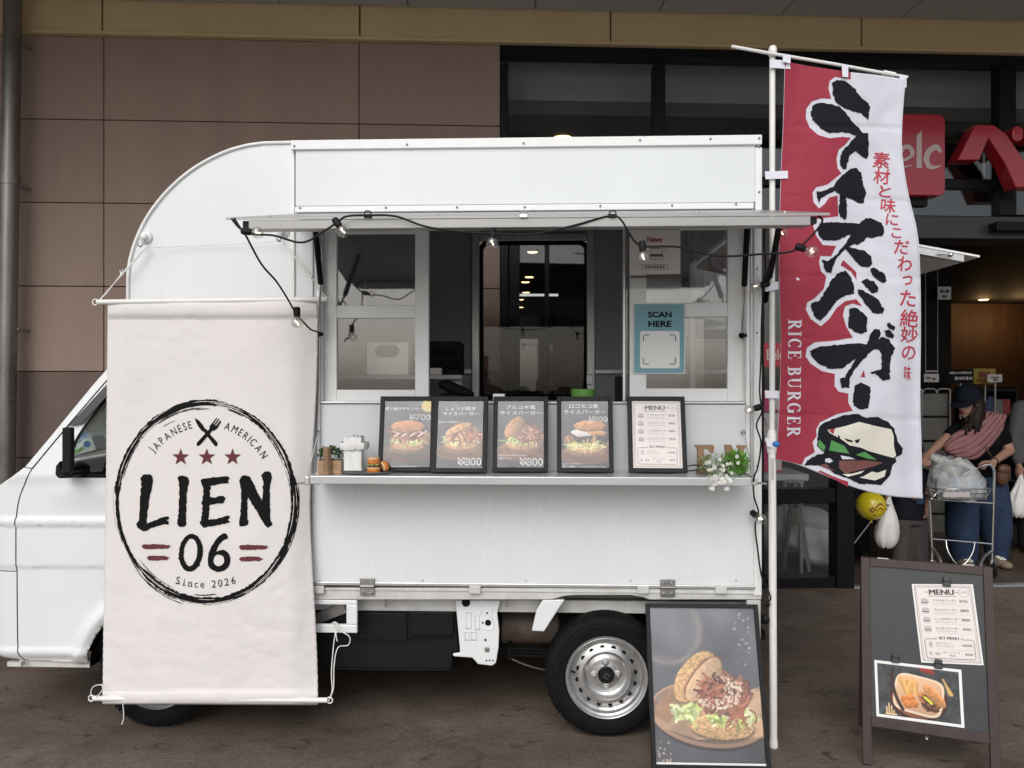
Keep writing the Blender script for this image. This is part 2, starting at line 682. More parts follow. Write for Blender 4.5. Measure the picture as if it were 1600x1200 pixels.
# ------------------------------------------------------------------ the materials of the place
ground_mat()
mat('bounce_concrete', (0.26, 0.25, 0.235), 0.85, var=0.15, vs_=2.0, bump=0.1, bs=60)  # paler than the ground, for the added bounce sheet
mat('white_paint', (0.78, 0.80, 0.81), 0.22, var=0.02, vs_=2.2, rvar=0.04, spec=0.5, coat=0.3)
mat('panel_white', (0.70, 0.735, 0.755), 0.33, var=0.045, vs_=1.3, bump=0.03, bs=5, rvar=0.06, stretch=(1, 1, 0.6))
mat('side_white', (0.73, 0.755, 0.77), 0.26, var=0.028, vs_=2.0, bump=0.02, bs=4, rvar=0.06, stretch=(2, 1, 0.5))
mat('trim_white', (0.80, 0.81, 0.81), 0.35, var=0.03, vs_=20)
mat('old_white', (0.66, 0.67, 0.65), 0.45, var=0.10, vs_=9, bump=0.06, bs=30, rvar=0.1, c2=(0.50, 0.49, 0.46))
mat('aluminium', (0.62, 0.63, 0.64), 0.38, metal=0.85, var=0.08, vs_=30, stretch=(1, 1, 0.15))
mat('shelf_metal', (0.60, 0.61, 0.62), 0.25, metal=0.35, var=0.05, vs_=18, stretch=(0.3, 1, 1))
mat('steel', (0.36, 0.35, 0.34), 0.42, metal=0.9, var=0.15, vs_=40)
mat('chrome', (0.72, 0.73, 0.74), 0.18, metal=1.0)
mat('screw', (0.22, 0.22, 0.22), 0.4, metal=0.7)
mat('rubber', (0.009, 0.009, 0.010), 0.7, spec=0.12, var=0.25, vs_=25, bump=0.10, bs=120)
mat('rim_paint', (0.52, 0.52, 0.52), 0.32, metal=0.75, var=0.10, vs_=22, rvar=0.1)
mat('black_plastic', (0.008, 0.008, 0.009), 0.5, spec=0.22, var=0.2, vs_=30, bump=0.03, bs=200)
mat('matte_black', (0.006, 0.006, 0.007), 0.7, spec=0.18)
mat('under_black', (0.006, 0.006, 0.006), 0.8, spec=0.15, var=0.3, vs_=8)
mat('awning_grey', (0.36, 0.36, 0.355), 0.35, metal=0.25, var=0.06, vs_=14, stretch=(0.3, 1, 1))
mat('rust', (0.16, 0.135, 0.115), 0.65, metal=0.3, var=0.35, vs_=14, bump=0.1, bs=60, c2=(0.11, 0.07, 0.045))
mat('grey_visor', (0.045, 0.045, 0.048), 0.22)
mat('interior_grey', (0.33, 0.35, 0.365), 0.5, var=0.06, vs_=3)
mat('interior_dark', (0.08, 0.085, 0.09), 0.55)
mat('cloth_white', (0.735, 0.705, 0.692), 0.85, var=0.02, vs_=6, bump=0.06, bs=420)
mat('ink_black', (0.008, 0.008, 0.009), 0.85, spec=0.15)
mat('ink_maroon', (0.12, 0.022, 0.028), 0.75)
mat('flag_white', (0.62, 0.625, 0.70), 0.75, bump=0.05, bs=600)
mat('flag_red', (0.315, 0.024, 0.050), 0.75, bump=0.05, bs=600)
mat('flag_text_red', (0.46, 0.035, 0.065), 0.75)
mat('flag_black', (0.012, 0.013, 0.018), 0.85, spec=0.15)
mat('ink_cream', (0.68, 0.66, 0.58), 0.75)
mat('ink_green', (0.075, 0.27, 0.075), 0.75)
mat('ink_brown', (0.155, 0.06, 0.055), 0.75)
mat('strap_white', (0.74, 0.74, 0.82), 0.6)
mat('pole_white', (0.80, 0.80, 0.78), 0.35, var=0.03, vs_=12)
mat('cord_black', (0.008, 0.008, 0.009), 0.55, spec=0.25)
mat('cord_white', (0.78, 0.78, 0.76), 0.7)
mat('frame_black', (0.012, 0.012, 0.014), 0.5, spec=0.25, var=0.2, vs_=30)
mat('ink_white', (0.85, 0.85, 0.85), 0.5)
mat('ink_grey', (0.10, 0.09, 0.09), 0.6)
mat('paper_pink', (0.78, 0.72, 0.70), 0.5, var=0.02, vs_=10)
mat('paper_white', (0.82, 0.82, 0.81), 0.55)
mat('paper_grey', (0.50, 0.47, 0.46), 0.5)
mat('paper_teal', (0.16, 0.36, 0.43), 0.4)
mat('ink_red', (0.33, 0.03, 0.04), 0.6)
mat('sign_red', (0.42, 0.012, 0.028), 0.22, coat=0.4)
mat('sign_letter', (0.62, 0.50, 0.50), 0.4)
mat('wood_letter', (0.27, 0.165, 0.095), 0.7, var=0.18, vs_=25, bump=0.05, bs=80)
mat('wood_box', (0.40, 0.25, 0.145), 0.65, var=0.22, vs_=14, stretch=(0.4, 1, 3), bump=0.05, bs=60)
mat('leaf_dark', (0.035, 0.085, 0.028), 0.5, var=0.5, vs_=60)
mat('leaf_pale', (0.22, 0.33, 0.15), 0.55, var=0.3, vs_=60)
mat('leaf_bright', (0.13, 0.36, 0.035), 0.5, var=0.35, vs_=50)
mat('petal', (0.84, 0.84, 0.78), 0.6)
mat('flower_eye', (0.55, 0.50, 0.18), 0.6)
mat('bun_orange', (0.62, 0.20, 0.035), 0.45, var=0.2, vs_=40)
mat('bun_pale', (0.72, 0.48, 0.26), 0.6, var=0.1, vs_=50)
mat('patty', (0.12, 0.03, 0.02), 0.6)
mat('lettuce', (0.36, 0.42, 0.10), 0.5)
mat('tray_grey', (0.16, 0.18, 0.20), 0.3)
mat('green_bowl', (0.14, 0.36, 0.07), 0.4)
mat('board_brown', (0.050, 0.034, 0.033), 0.5, spec=0.35, var=0.15, vs_=30)
mat('board_slate', (0.040, 0.044, 0.050), 0.42, spec=0.4, var=0.2, vs_=6, rvar=0.12)
mat('clip_black', (0.02, 0.022, 0.03), 0.3)
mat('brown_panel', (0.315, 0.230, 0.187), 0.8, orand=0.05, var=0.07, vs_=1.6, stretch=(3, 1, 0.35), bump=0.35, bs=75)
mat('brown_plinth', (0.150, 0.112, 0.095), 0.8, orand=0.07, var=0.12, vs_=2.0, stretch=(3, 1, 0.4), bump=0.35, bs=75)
mat('cream_panel', (0.63, 0.475, 0.265), 0.8, var=0.07, vs_=2.5, bump=0.3, bs=55)
mat('joint', (0.17, 0.125, 0.10), 0.9)
mat('soffit', (0.43, 0.42, 0.415), 0.8, var=0.05, vs_=2)
mat('pipe_steel', (0.23, 0.22, 0.205), 0.33, metal=0.7, var=0.22, vs_=5, stretch=(1, 1, 0.5), rvar=0.1)
mat('frame_bronze', (0.006, 0.006, 0.008), 0.4, spec=0.2)
mat('header_grey', (0.030, 0.033, 0.038), 0.4)
glass('shop_glass', (0.86, 0.88, 0.88), 1.0, 0.0, 1.62)
glass('truck_glass', (0.93, 0.93, 0.93), 0.95, 0.03, 1.8)
glass('cab_glass', (0.78, 0.83, 0.81), 0.9, 0.0, 1.4)
glass('bulb_glass', (0.91, 0.91, 0.90), 1.0, 0.02, 2.3)
glass('jar_glass', (0.985, 0.99, 0.99), 1.0, 0.0, 1.3)
glass('poster_glass', (0.99, 0.99, 0.99), 1.0, 0.03, 1.30)
glass('clear_pane', (0.95, 0.95, 0.95), 1.0, 0.0, 1.28)
glass('poly_bag', (0.86, 0.87, 0.87), 0.8, 0.25, 1.7)
mat('filament', (1, 0.8, 0.5), 0.5, emit=(1.0, 0.78, 0.45), es=9.0)
mat('lamp_warm', (1, 0.9, 0.7), 0.5, emit=(1.0, 0.80, 0.50), es=2.0)
mat('lamp_white', (1, 1, 1), 0.5, emit=(1.0, 0.97, 0.92), es=0.9)
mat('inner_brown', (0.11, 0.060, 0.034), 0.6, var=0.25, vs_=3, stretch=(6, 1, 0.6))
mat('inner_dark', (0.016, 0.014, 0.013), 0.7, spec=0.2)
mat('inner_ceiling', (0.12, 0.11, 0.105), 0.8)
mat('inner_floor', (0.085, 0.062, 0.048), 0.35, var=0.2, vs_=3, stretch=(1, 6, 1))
mat('goods_grey', (0.13, 0.125, 0.115), 0.5, var=0.2, vs_=15)
mat('goods_red', (0.22, 0.03, 0.03), 0.4, var=0.4, vs_=25)
mat('goods_blue', (0.03, 0.05, 0.12), 0.4, var=0.4, vs_=25)
mat('goods_yellow', (0.30, 0.23, 0.03), 0.5)
mat('skin', (0.36, 0.205, 0.145), 0.5, var=0.06, vs_=20)
mat('hair', (0.014, 0.008, 0.006), 0.5, spec=0.25, var=0.3, vs_=60, stretch=(1, 1, 0.15))
mat('tee_black', (0.006, 0.006, 0.007), 0.9, spec=0.1)
mat('sling_pink', (0.26, 0.120, 0.122), 0.9, var=0.12, vs_=45, stretch=(1, 1, 4), bump=0.3, bs=60)
mat('jeans', (0.014, 0.032, 0.075), 0.85, var=0.3, vs_=14, bump=0.15, bs=60)
mat('pants_grey', (0.055, 0.051, 0.049), 0.9, var=0.25, vs_=16, bump=0.2, bs=50)
mat('shirt_navy', (0.010, 0.011, 0.017), 0.9, spec=0.15)
mat('sleeve_grey', (0.085, 0.085, 0.085), 0.9, var=0.15, vs_=20)
mat('cap_navy', (0.005, 0.008, 0.014), 0.8, spec=0.15)
mat('shoe_tan', (0.22, 0.17, 0.12), 0.8)
mat('shoe_black', (0.02, 0.02, 0.022), 0.6)
mat('bag_white', (0.72, 0.72, 0.71), 0.4, var=0.05, vs_=20, bump=0.35, bs=26)
mat('purse', (0.10, 0.045, 0.025), 0.45)
mat('balloon', (0.62, 0.50, 0.02), 0.22, coat=0.3)
mat('goods_pack', (0.45, 0.55, 0.68), 0.4, var=0.4, vs_=18)
mat('sack', (0.78, 0.78, 0.76), 0.6, var=0.08, vs_=10, bump=0.4, bs=14)
mat('poster_pink', (0.42, 0.05, 0.13), 0.4)
mat('tissue_green', (0.25, 0.50, 0.16), 0.5)
mat('tissue_blue', (0.03, 0.18, 0.50), 0.5)
paint_mat('food_print', 0.4)
def film_mat():
    m, n, l = new_mat('film')
    out = n.new('ShaderNodeOutputMaterial')
    mx = n.new('ShaderNodeMixShader')
    tr = n.new('ShaderNodeBsdfTransparent')
    p = n.new('ShaderNodeBsdfPrincipled')
    p.inputs['Base Color'].default_value = (0.58, 0.59, 0.59, 1)
    p.inputs['Roughness'].default_value = 0.3
    tc = n.new('ShaderNodeTexCoord')
    z = n.new('ShaderNodeTexNoise')
    z.inputs['Scale'].default_value = 16
    z.inputs['Detail'].default_value = 5
    l.new(tc.outputs['Object'], z.inputs['Vector'])
    r = n.new('ShaderNodeMapRange')
    r.inputs['From Min'].default_value = 0.35
    r.inputs['From Max'].default_value = 0.68
    r.inputs['To Min'].default_value = 0.30
    r.inputs['To Max'].default_value = 0.85
    l.new(z.outputs['Fac'], r.inputs['Value'])
    b = n.new('ShaderNodeBump')
    b.inputs['Strength'].default_value = 0.5
    b.inputs['Distance'].default_value = 0.02
    l.new(z.outputs['Fac'], b.inputs['Height'])
    l.new(b.outputs[0], p.inputs['Normal'])
    l.new(r.outputs[0], mx.inputs[0])
    l.new(tr.outputs[0], mx.inputs[1])
    l.new(p.outputs[0], mx.inputs[2])
    l.new(mx.outputs[0], out.inputs[0])
film_mat()
# ================================================================== THE SETTING
g = MB().box(-60, 60, -60, 60, -0.3, 0.0).build('ground', 'stained_concrete')
structure(g)
structure(MB().box(-60, 60, -60, 1.7, -0.1, 0.004).build('bounce_sheet', 'bounce_concrete'))  # pale sheet out of view, added to bounce light up under the canopy

# ------------------------------------------------------------------ shop building
shop = thing('shop_building', 'brown panelled supermarket front with cream band and dark framed glazing behind the truck', 'building', BM)
CEIL = 3.45
cols_px = [-1040, -640, -240, 162, 561, 781]
xs = [B.at(p, 318, 0).x for p in cols_px]
rows = [0.0, 0.40, 0.955, 1.54, 2.118, 2.685, 3.25, 3.815]
J = 0.0028
for i in range(len(xs) - 1):
    for k in range(len(rows) - 1):
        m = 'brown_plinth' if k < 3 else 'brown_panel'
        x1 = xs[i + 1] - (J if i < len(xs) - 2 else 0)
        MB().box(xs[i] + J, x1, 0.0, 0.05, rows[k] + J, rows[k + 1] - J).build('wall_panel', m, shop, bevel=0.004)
MB().box(xs[0], xs[-1] - 0.004, 0.044, 0.16, 0, 3.82).build('wall_backing', 'joint', shop)
MB().box(xs[-1] - 0.10, xs[-1], 0.052, 0.22, 0, 3.82).build('wall_return', 'brown_panel', shop)
cr = [B.at(p, 40, 0).x for p in (-1040, -640, -240, 163, 563, 953, 1343, 1733, 2123)]
for a, b in zip(cr[:-1], cr[1:]):
    MB().box(a + 0.006, b - 0.006, -0.03, 0.05, 3.842, 4.07).build('fascia_panel', 'cream_panel', shop, bevel=0.003)
MB().box(cr[0], cr[-1], -0.045, 0.05, 3.815, 3.84).build('fascia_lip', 'cream_panel', shop, bevel=0.004)
MB().box(cr[0], cr[-1], 0.0, 0.3, 3.84, 4.3).build('fascia_backing', 'joint', shop)
# canopy over the forecourt, ending about over the truck's near side
SOF, EDGE = 4.045, -2.62
nx = 16
sx0 = cr[0]
pw = (cr[-1] - cr[0]) / nx
for i in range(nx):
    for k in range(2):
        ya, yb = EDGE + 0.12 + (0 - EDGE - 0.16) * k / 2, EDGE + 0.12 + (0 - EDGE - 0.16) * (k + 1) / 2
        MB().box(sx0 + i * pw + 0.004, sx0 + (i + 1) * pw - 0.004, ya + 0.004, yb - 0.004, SOF, SOF + 0.02).build('soffit_panel', 'soffit', shop)
MB().box(cr[0], cr[-1], EDGE, 0.3, SOF + 0.018, SOF + 0.35).build('canopy_slab', 'joint', shop)
MB().box(cr[0], cr[-1], EDGE - 0.06, EDGE + 0.12, SOF - 0.05, SOF + 0.55).build('canopy_edge', 'cream_panel', shop, bevel=0.01)

# glazing
def bar(a, b, c, e, d0=0.02, d1=0.12, name='window_bar', m='frame_bronze'):
    return MB().pbox(B, a, b, c, e, d0, d1).build(name, m, shop, bevel=0.004)
HEADR = 2100
bar(781.5, 73, HEADR, 98.5, 0.0, 0.12, 'window_head')
bar(781.5, 99, 794, 922, 0.0, 0.14, 'window_jamb')
for a, b in ((1022, 1040), (1300, 1316), (1562, 1588), (1840, 1862)):
    bar(a, 99, b, 336, 0.02, 0.12, 'mullion')
bar(794.5, 279, HEADR, 293, 0.03, 0.11, 'transom_bar')
bar(783, 337, HEADR, 372, 0.0, 0.30, 'door_header', 'header_grey')
bar(1558, 347, 1760, 361, -0.09, -0.002, 'door_operator')
bar(1308, 373, 1335, 922, 0.0, 0.14, 'door_post')
bar(1178, 373, 1194, 922, 0.02, 0.12, 'mullion')
bar(1194.5, 764, 1307.5, 787, 0.02, 0.12, 'transom_bar')
bar(1194.5, 903, 1307.5, 923, 0.02, 0.14, 'sill_bar')
bar(794.5, 515, 1177.5, 528, 0.02, 0.12, 'transom_bar')
bar(794.5, 903, 1177.5, 923, 0.02, 0.14, 'sill_bar')
for a, b in ((795, 812), (852, 858), (1000, 1012)):
    bar(a, 373, b, 514.5, 0.03, 0.11, 'mullion')
    bar(a, 528.5, b, 902.5, 0.03, 0.11, 'mullion')
def pane(a, b, c, e, d=0.065):
    MB().pbox(B, a, b, c, e, d, d + 0.008).build('pane', 'shop_glass', shop)
for a, c in ((794.5, 1021.5), (1040.5, 1299.5), (1316.5, 1561.5), (1588.5, 1839), (1862.5, 2100)):
    pane(a, 99, c, 278.5)
    pane(a, 293.5, c, 336.5)
for a, c in ((812.5, 851.5), (858.5, 999.5), (1012.5, 1177.5)):
    pane(a, 373, c, 514.5)
    pane(a, 528.5, c, 902.5)
pane(1194.5, 373, 1307.5, 763.5)
pane(1194.5, 787.5, 1307.5, 902.5)
# rail that carries the shop sign
bar(1180, 208, HEADR, 217, -0.075, -0.045, 'sign_rail')
MB().box(B.at(1335, 920).x, B.at(2100, 920).x, 0.0, 0.06, 0.0, 0.012).build('threshold', 'aluminium', shop)

# inside
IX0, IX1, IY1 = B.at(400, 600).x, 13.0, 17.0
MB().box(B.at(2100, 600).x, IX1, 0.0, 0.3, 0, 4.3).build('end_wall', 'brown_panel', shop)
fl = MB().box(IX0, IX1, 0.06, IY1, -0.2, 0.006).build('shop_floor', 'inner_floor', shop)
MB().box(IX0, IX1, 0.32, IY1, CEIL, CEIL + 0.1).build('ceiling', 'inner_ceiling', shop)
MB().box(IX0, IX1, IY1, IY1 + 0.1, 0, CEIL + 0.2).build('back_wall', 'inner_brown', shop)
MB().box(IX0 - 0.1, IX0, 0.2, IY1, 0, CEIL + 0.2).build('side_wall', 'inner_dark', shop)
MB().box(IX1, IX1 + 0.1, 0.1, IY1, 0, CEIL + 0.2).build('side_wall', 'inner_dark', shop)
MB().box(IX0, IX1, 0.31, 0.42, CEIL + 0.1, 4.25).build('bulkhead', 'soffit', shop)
def wx(px, D):
    return (BM.inverted() @ Vector(((px - 800) / FPX * D, D, 0))).x
def wy(px, D):
    return (BM.inverted() @ Vector(((px - 800) / FPX * D, D, 0))).y
# vestibule: lower ceiling, pillar and a partition in warm timber
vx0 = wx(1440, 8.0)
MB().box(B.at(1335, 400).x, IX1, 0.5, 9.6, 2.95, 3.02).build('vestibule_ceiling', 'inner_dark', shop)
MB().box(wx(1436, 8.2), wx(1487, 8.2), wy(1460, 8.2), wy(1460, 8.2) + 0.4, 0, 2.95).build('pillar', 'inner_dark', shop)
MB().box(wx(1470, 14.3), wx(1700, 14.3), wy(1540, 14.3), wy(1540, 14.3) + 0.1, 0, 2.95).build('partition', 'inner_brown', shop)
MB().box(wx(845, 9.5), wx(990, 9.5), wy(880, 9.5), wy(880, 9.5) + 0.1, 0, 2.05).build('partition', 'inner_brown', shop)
# ceiling downlights (lit in the photograph)
def downlight(px, py, zc, r, m='lamp_warm'):
    D = (zc - CAMZ) * FPX / (600 - py)
    p = BM.inverted() @ Vector(((px - 800) / FPX * D, D, zc))
    MB().lathe([(r, 0), (r, 0.012), (r * 1.25, 0.012)], (p.x, p.y, zc - 0.014), n=20).build('downlight', m, shop)
    return p
for px, py in ((879, 216), (832, 394), (827, 433), (821, 441), (822, 457), (813, 468), (813, 480), (1496, 333), (1060, 300), (1180, 400)):
    downlight(px, py, CEIL - 0.001, 0.062)
lp = downlight(1537, 468, 2.948, 0.065)
for (q, e) in (((lp.x, lp.y, 2.75), 4.5), ((wx(1596, 13.6), wy(1596, 13.6), 2.6), 9)):  # second lamp has no fitting; added for the warm glow on the partition
    ld = bpy.data.lights.new('warm_glow_lamp', 'POINT')
    ld.energy = e
    ld.color = (1.0, 0.62, 0.28)
    ld.shadow_soft_size = 0.08
    lo = bpy.data.objects.new('warm_glow_lamp', ld)
    col.objects.link(lo)
    lo.location = BM @ Vector(q)
t = thing('tube_light', 'long thin white tube light hanging inside, seen through the truck window', 'light', BM)
a, b = [BM.inverted() @ Vector(((px - 800) / FPX * 11.0, 11.0, CAMZ + 139 / FPX * 11)) for px in (808, 872)]
MB().bar(a, b, 0.05, 0.03).build('tube', 'lamp_white', t)
MB().tube([a, (a.x, a.y, CEIL)], 0.006, 6).tube([b, (b.x, b.y, CEIL)], 0.006, 6).build('hanger', 'frame_bronze', t)

# pendant seen through the upper glass
t = thing('pendant_mount', 'pale cone and rod hanging from the ceiling behind the upper right pane', 'lamp', BM)
D = 6.1
q = BM.inverted() @ Vector(((1537 - 800) / FPX * D, D, 0))
zt = CAMZ + (600 - 116) / FPX * D
MB().lathe([(0.085, 0), (0.02, -0.07), (0.012, -0.075)], (q.x, q.y, zt), n=24).build('cone', 'trim_white', t, smooth=40)
MB().tube([(q.x, q.y, zt - 0.07), (q.x, q.y, CAMZ + (600 - 300) / FPX * D)], 0.010, 8).build('rod', 'trim_white', t)
MB().tube([(q.x, q.y, zt), (q.x, q.y, 4.3)], 0.02, 8).build('stem', 'trim_white', t)

# downpipe
t = thing('downpipe', 'weathered steel downpipe fixed to the brown wall at the far left', 'pipe', BM)
p0, p1 = B.at(20, 60, -0.13), B.at(11, 742, -0.13)
MB().tube([(p0.x, -0.13, 4.04), (p1.x - 0.02, -0.13, 0.0)], 0.055, 24).build('pipe', 'pipe_steel', t, smooth=60)
MB().lathe([(0.061, -0.03), (0.061, 0.03)], (B.at(16, 282, -0.13).x, -0.13, B.at(16, 282, -0.13).z), n=24).build('joint_sleeve', 'pipe_steel', t, smooth=60)
for py in (70, 292, 515):
    c = B.at(36 - py * 0.008, py, -0.08)
    m_ = MB()
    m_.tube([(c.x - 0.08, -0.12, c.z), (c.x, -0.10, c.z), (c.x + 0.01, 0.0, c.z)], 0.010, 8)
    m_.ball((c.x - 0.005, -0.105, c.z), 0.022, n=12, m=8)
    m_.build('bracket', 'steel', t, smooth=60)

# ------------------------------------------------------------------ shop signs on the rail
t = thing('box_sign', 'red rounded box sign with pale lettering half hidden by the tall flag', 'sign', BM)
SD = -0.19
x0, x1, z0, z1 = B.rect(1372, 178, 1477, 305, SD)
def rrect(x0, y0, x1, y1, r, n=6):
    o = []
    for cx, cy, a0 in ((x1 - r, y1 - r, 0), (x0 + r, y1 - r, 90), (x0 + r, y0 + r, 180), (x1 - r, y0 + r, 270)):
        for k in range(n + 1):
            a = R(a0 + 90 * k / n)
            o.append((cx + r * math.cos(a), cy + r * math.sin(a)))
    return o
MB().prism(rrect(x0, z0, x1, z1, 0.045), SD, -0.08).build('sign_box', 'sign_red', t, bevel=0.006)
def zz(pts, ox, oy, s):
    return [(ox + x / s, oy + y / s) for x, y in pts]
P = Print()
o3 = (1400, 60, 3.158)
P.loops(zz([(101, 640), (128, 640), (126, 455), (101, 480)], *o3))
P.line(spline(zz([(22, 604), (60, 592), (82, 566), (64, 536), (34, 542), (14, 585), (30, 632), (84, 624)], *o3), 6), [4.4] * 10 + [7.0] * 22 + [7.5, 7, 6, 5, 4, 3, 2.6, 2, 1.6, 1.2, 1])
P.line(spline(zz([(222, 562), (198, 536), (164, 556), (150, 598), (172, 636), (224, 628)], *o3), 6), [3, 5, 6, 7, 8, 8.5, 9, 9, 9, 9, 9, 9, 9, 9, 9, 9, 9, 9, 9, 9, 8.5, 8, 8, 7.5, 7, 6, 5, 4, 3, 2, 1])
P.loops(zz([(-78, 640), (-50, 640), (-52, 480), (-78, 455)], *o3))
P.line(spline(zz([(-50, 545), (-15, 548), (-8, 590), (-20, 632), (-52, 634)], *o3), 6), 7)
P.build('lettering', 'sign_letter', t, lambda x, y: B.at(x, y, SD - 0.003))
bar(1420, 305, 1450, 322, -0.12, -0.06, 'sign_foot')

t = thing('channel_letter', 'large red three dimensional katakana letter mounted on the sign rail at the right edge', 'sign', BM)
he = zz([(302, 600), (392, 425), (486, 428), (545, 472), (640, 610), (735, 735), (592, 735), (540, 620), (456, 490), (412, 600)], *o3)
MB().pprism(B, he, -0.2, -0.08).build('letter_stroke', 'sign_red', t, bevel=0.006)
for a in (0, 70):
    q = rrect(576 + a, 432, 628 + a, 508, 24)
    MB().pprism(B, zz(q, *o3), -0.2, -0.08).build('letter_dot', 'sign_red', t, bevel=0.006)

t = thing('window_poster', 'small red shop poster with white lettering on the glass behind the flag pole', 'poster', BM)
MB().pbox(B, 1191, 536, 1224, 573, 0.055, 0.058).build('sheet', 'sign_red', t)
P = Print().text('Belc', 1211, 554, 17, 26, bold=0.02)
P.build('lettering', 'sign_letter', t, lambda x, y: B.at(x, y, 0.053))
for k, (b, e, m, lb) in enumerate(((610, 643, 'poster_pink', 'upper pink poster on the glass left of the flag pole'),
                                   (645, 690, 'paper_grey', 'pale notice between two pink posters on the glass'),
                                   (692, 738, 'poster_pink', 'lower pink poster on the glass above the white table'))):
    t = thing('window_poster', lb, 'poster', BM)
    MB().pbox(B, 1189, b, 1222, e, 0.055, 0.058).build('sheet', m, t)
    P = Print()
    if m == 'poster_pink':
        P.line(spline([(1196, b + 6), (1200, b + 3), (1203, b + 7), (1199, b + 10), (1196, b + 6)], 4), 1)
        P.rect(1206, b + 4, 1221, e - 3)
        mm = 'paper_grey'
    else:
        P.line([(1194, b + 8), (1198, b + 20)], 1).line([(1204, b + 18), (1210, b + 10), (1214, b + 20)], 1).rect(1193, e - 8, 1197, e - 4)
        mm = 'ink_grey'
    P.build('printed_marks', mm, t, lambda x, y: B.at(x, y, 0.053))

# ------------------------------------------------------------------ things inside the entrance
def wpt(px, py, D):
    return Vector(((px - 800) / FPX * D, D, CAMZ + (600 - py) / FPX * D))
def wbox(mb, a, b, c, e, D, th):
    p, q = wpt(a, e, D), wpt(c, b, D)
    return mb.box(p.x, q.x, D, D + th, p.z, q.z)

t = thing('arrow_sign', 'small white sign with a double headed arrow high on the entrance pillar', 'sign')
wbox(MB(), 1466, 448, 1486, 468, 8.05, 0.01).build('plate', 'paper_white', t)
P = Print().line([(1470, 455), (1482, 455)], 1.6).loops([(1468, 455), (1473, 451), (1473, 459)]).loops([(1484, 455), (1479, 451), (1479, 459)])
P.rect(1473, 461, 1475.4, 465).rect(1476.4, 461, 1479, 465)
P.build('arrow', 'goods_blue', t, lambda x, y: wpt(x, y, 8.04))

t = thing('price_card', 'small pale price card hanging above the stacked grey cartons', 'sign')
wbox(MB(), 1444, 584, 1467, 597, 7.6, 0.008).build('card', 'paper_grey', t)
Print().rect(1447, 589, 1454, 592).rect(1457, 590, 1462, 594).build('printed_marks', 'ink_grey', t, lambda x, y: wpt(x, y, 7.59))
MB().tube([wpt(1446, 580, 7.6), wpt(1465, 580, 7.6)], 0.012, 6).build('rail', 'steel', t)
MB().tube([wpt(1446, 584, 7.6), wpt(1446, 372, 7.6)], 0.004, 6).tube([wpt(1465, 584, 7.6), wpt(1465, 372, 7.6)], 0.004, 6).build('hanger', 'steel', t)

t = thing('carton_rack', 'rack of stacked grey cartons inside the entrance, left of the woman', 'rack')
for k in range(7):
    wbox(MB(), 1398, 615 + k * 38, 1482, 650 + k * 38, 7.5, 0.4).build('carton', 'goods_grey', t, bevel=0.01)
m_ = MB()
for px in (1396, 1440, 1484):
    m_.tube([wpt(px, 608, 7.45), Vector((wpt(px, 608, 7.45).x, 7.45, 0))], 0.01, 6)
for k in range(4):
    a = 1398 + k * 22
    m_.tube(spline([wpt(a, 614, 7.45), wpt(a + 3, 608, 7.45), wpt(a + 18, 608, 7.45), wpt(a + 21, 614, 7.45)], 4), 0.008, 6)
m_.build('rack_frame', 'steel', t, smooth=60)

def board(lb, a, b, c, e, D, m, marks, mm):
    t = thing('promotion_board', lb, 'sign')
    wbox(MB(), a, b, c, e, D, 0.012).build('board', m, t)
    P = Print()
    rr = random.Random(int(a))
    for (x0, y0, x1, y1) in marks:
        x = x0
        while x < x1:
            w = rr.uniform(1.2, 3.0)
            P.rect(x, y0 + rr.uniform(0, 1.2), x + w, y1 - rr.uniform(0, 1.2))
            x += w + rr.uniform(0.6, 1.4)
    P.build('printed_marks', mm, t, lambda x, y: wpt(x, y, D - 0.01))
    MB().tube([wpt((a + c) / 2, e, D + 0.02), Vector((wpt((a + c) / 2, e, D).x, D + 0.02, 0))], 0.012, 6).build('post', 'steel', t)
board('black promotion board with blurred white lettering above the woman', 1480, 577, 1521, 599, 7.7, 'matte_black', [(1484, 580, 1518, 585), (1492, 588, 1518, 594)], 'paper_grey')
board('yellow promotion board with red print beside the black one', 1521.5, 576, 1556, 600, 7.72, 'goods_yellow', [(1530, 580, 1545, 590), (1526, 592, 1540, 596)], 'goods_red')
board('white price board overlapping the yellow board', 1543, 585, 1566, 597, 7.55, 'paper_grey', [(1549, 588, 1561, 591), (1553, 591, 1557, 596)], 'ink_grey')

t = thing('goods_shelf', 'dark shelf unit with red packed goods behind the woman', 'shelf')
p, q = wpt(1532, 612, 7.9), wpt(1588, 612, 7.9)
m_ = MB()
for z in (0.1, 0.45, 0.8, 1.12, 1.38):
    m_.box(p.x, q.x, 7.9, 8.3, z, z + 0.025)
m_.box(p.x, q.x, 8.3, 8.33, 0, 1.4).box(p.x - 0.02, p.x, 7.9, 8.33, 0, 1.42).box(q.x, q.x + 0.02, 7.9, 8.33, 0, 1.42)
m_.build('shelf_frame', 'inner_dark', t)
rr = random.Random(3)
for z in (0.125, 0.475, 0.825, 1.145):
    x = p.x + 0.01
    while x < q.x - 0.06:
        w = rr.uniform(0.05, 0.09)
        MB().box(x, min(x + w, q.x), 7.91, 8.1, z, z + rr.uniform(0.13, 0.19)).build('package', rr.choice(['goods_red', 'goods_red', 'goods_grey', 'goods_blue']), t, bevel=0.004)
        x += w + 0.004

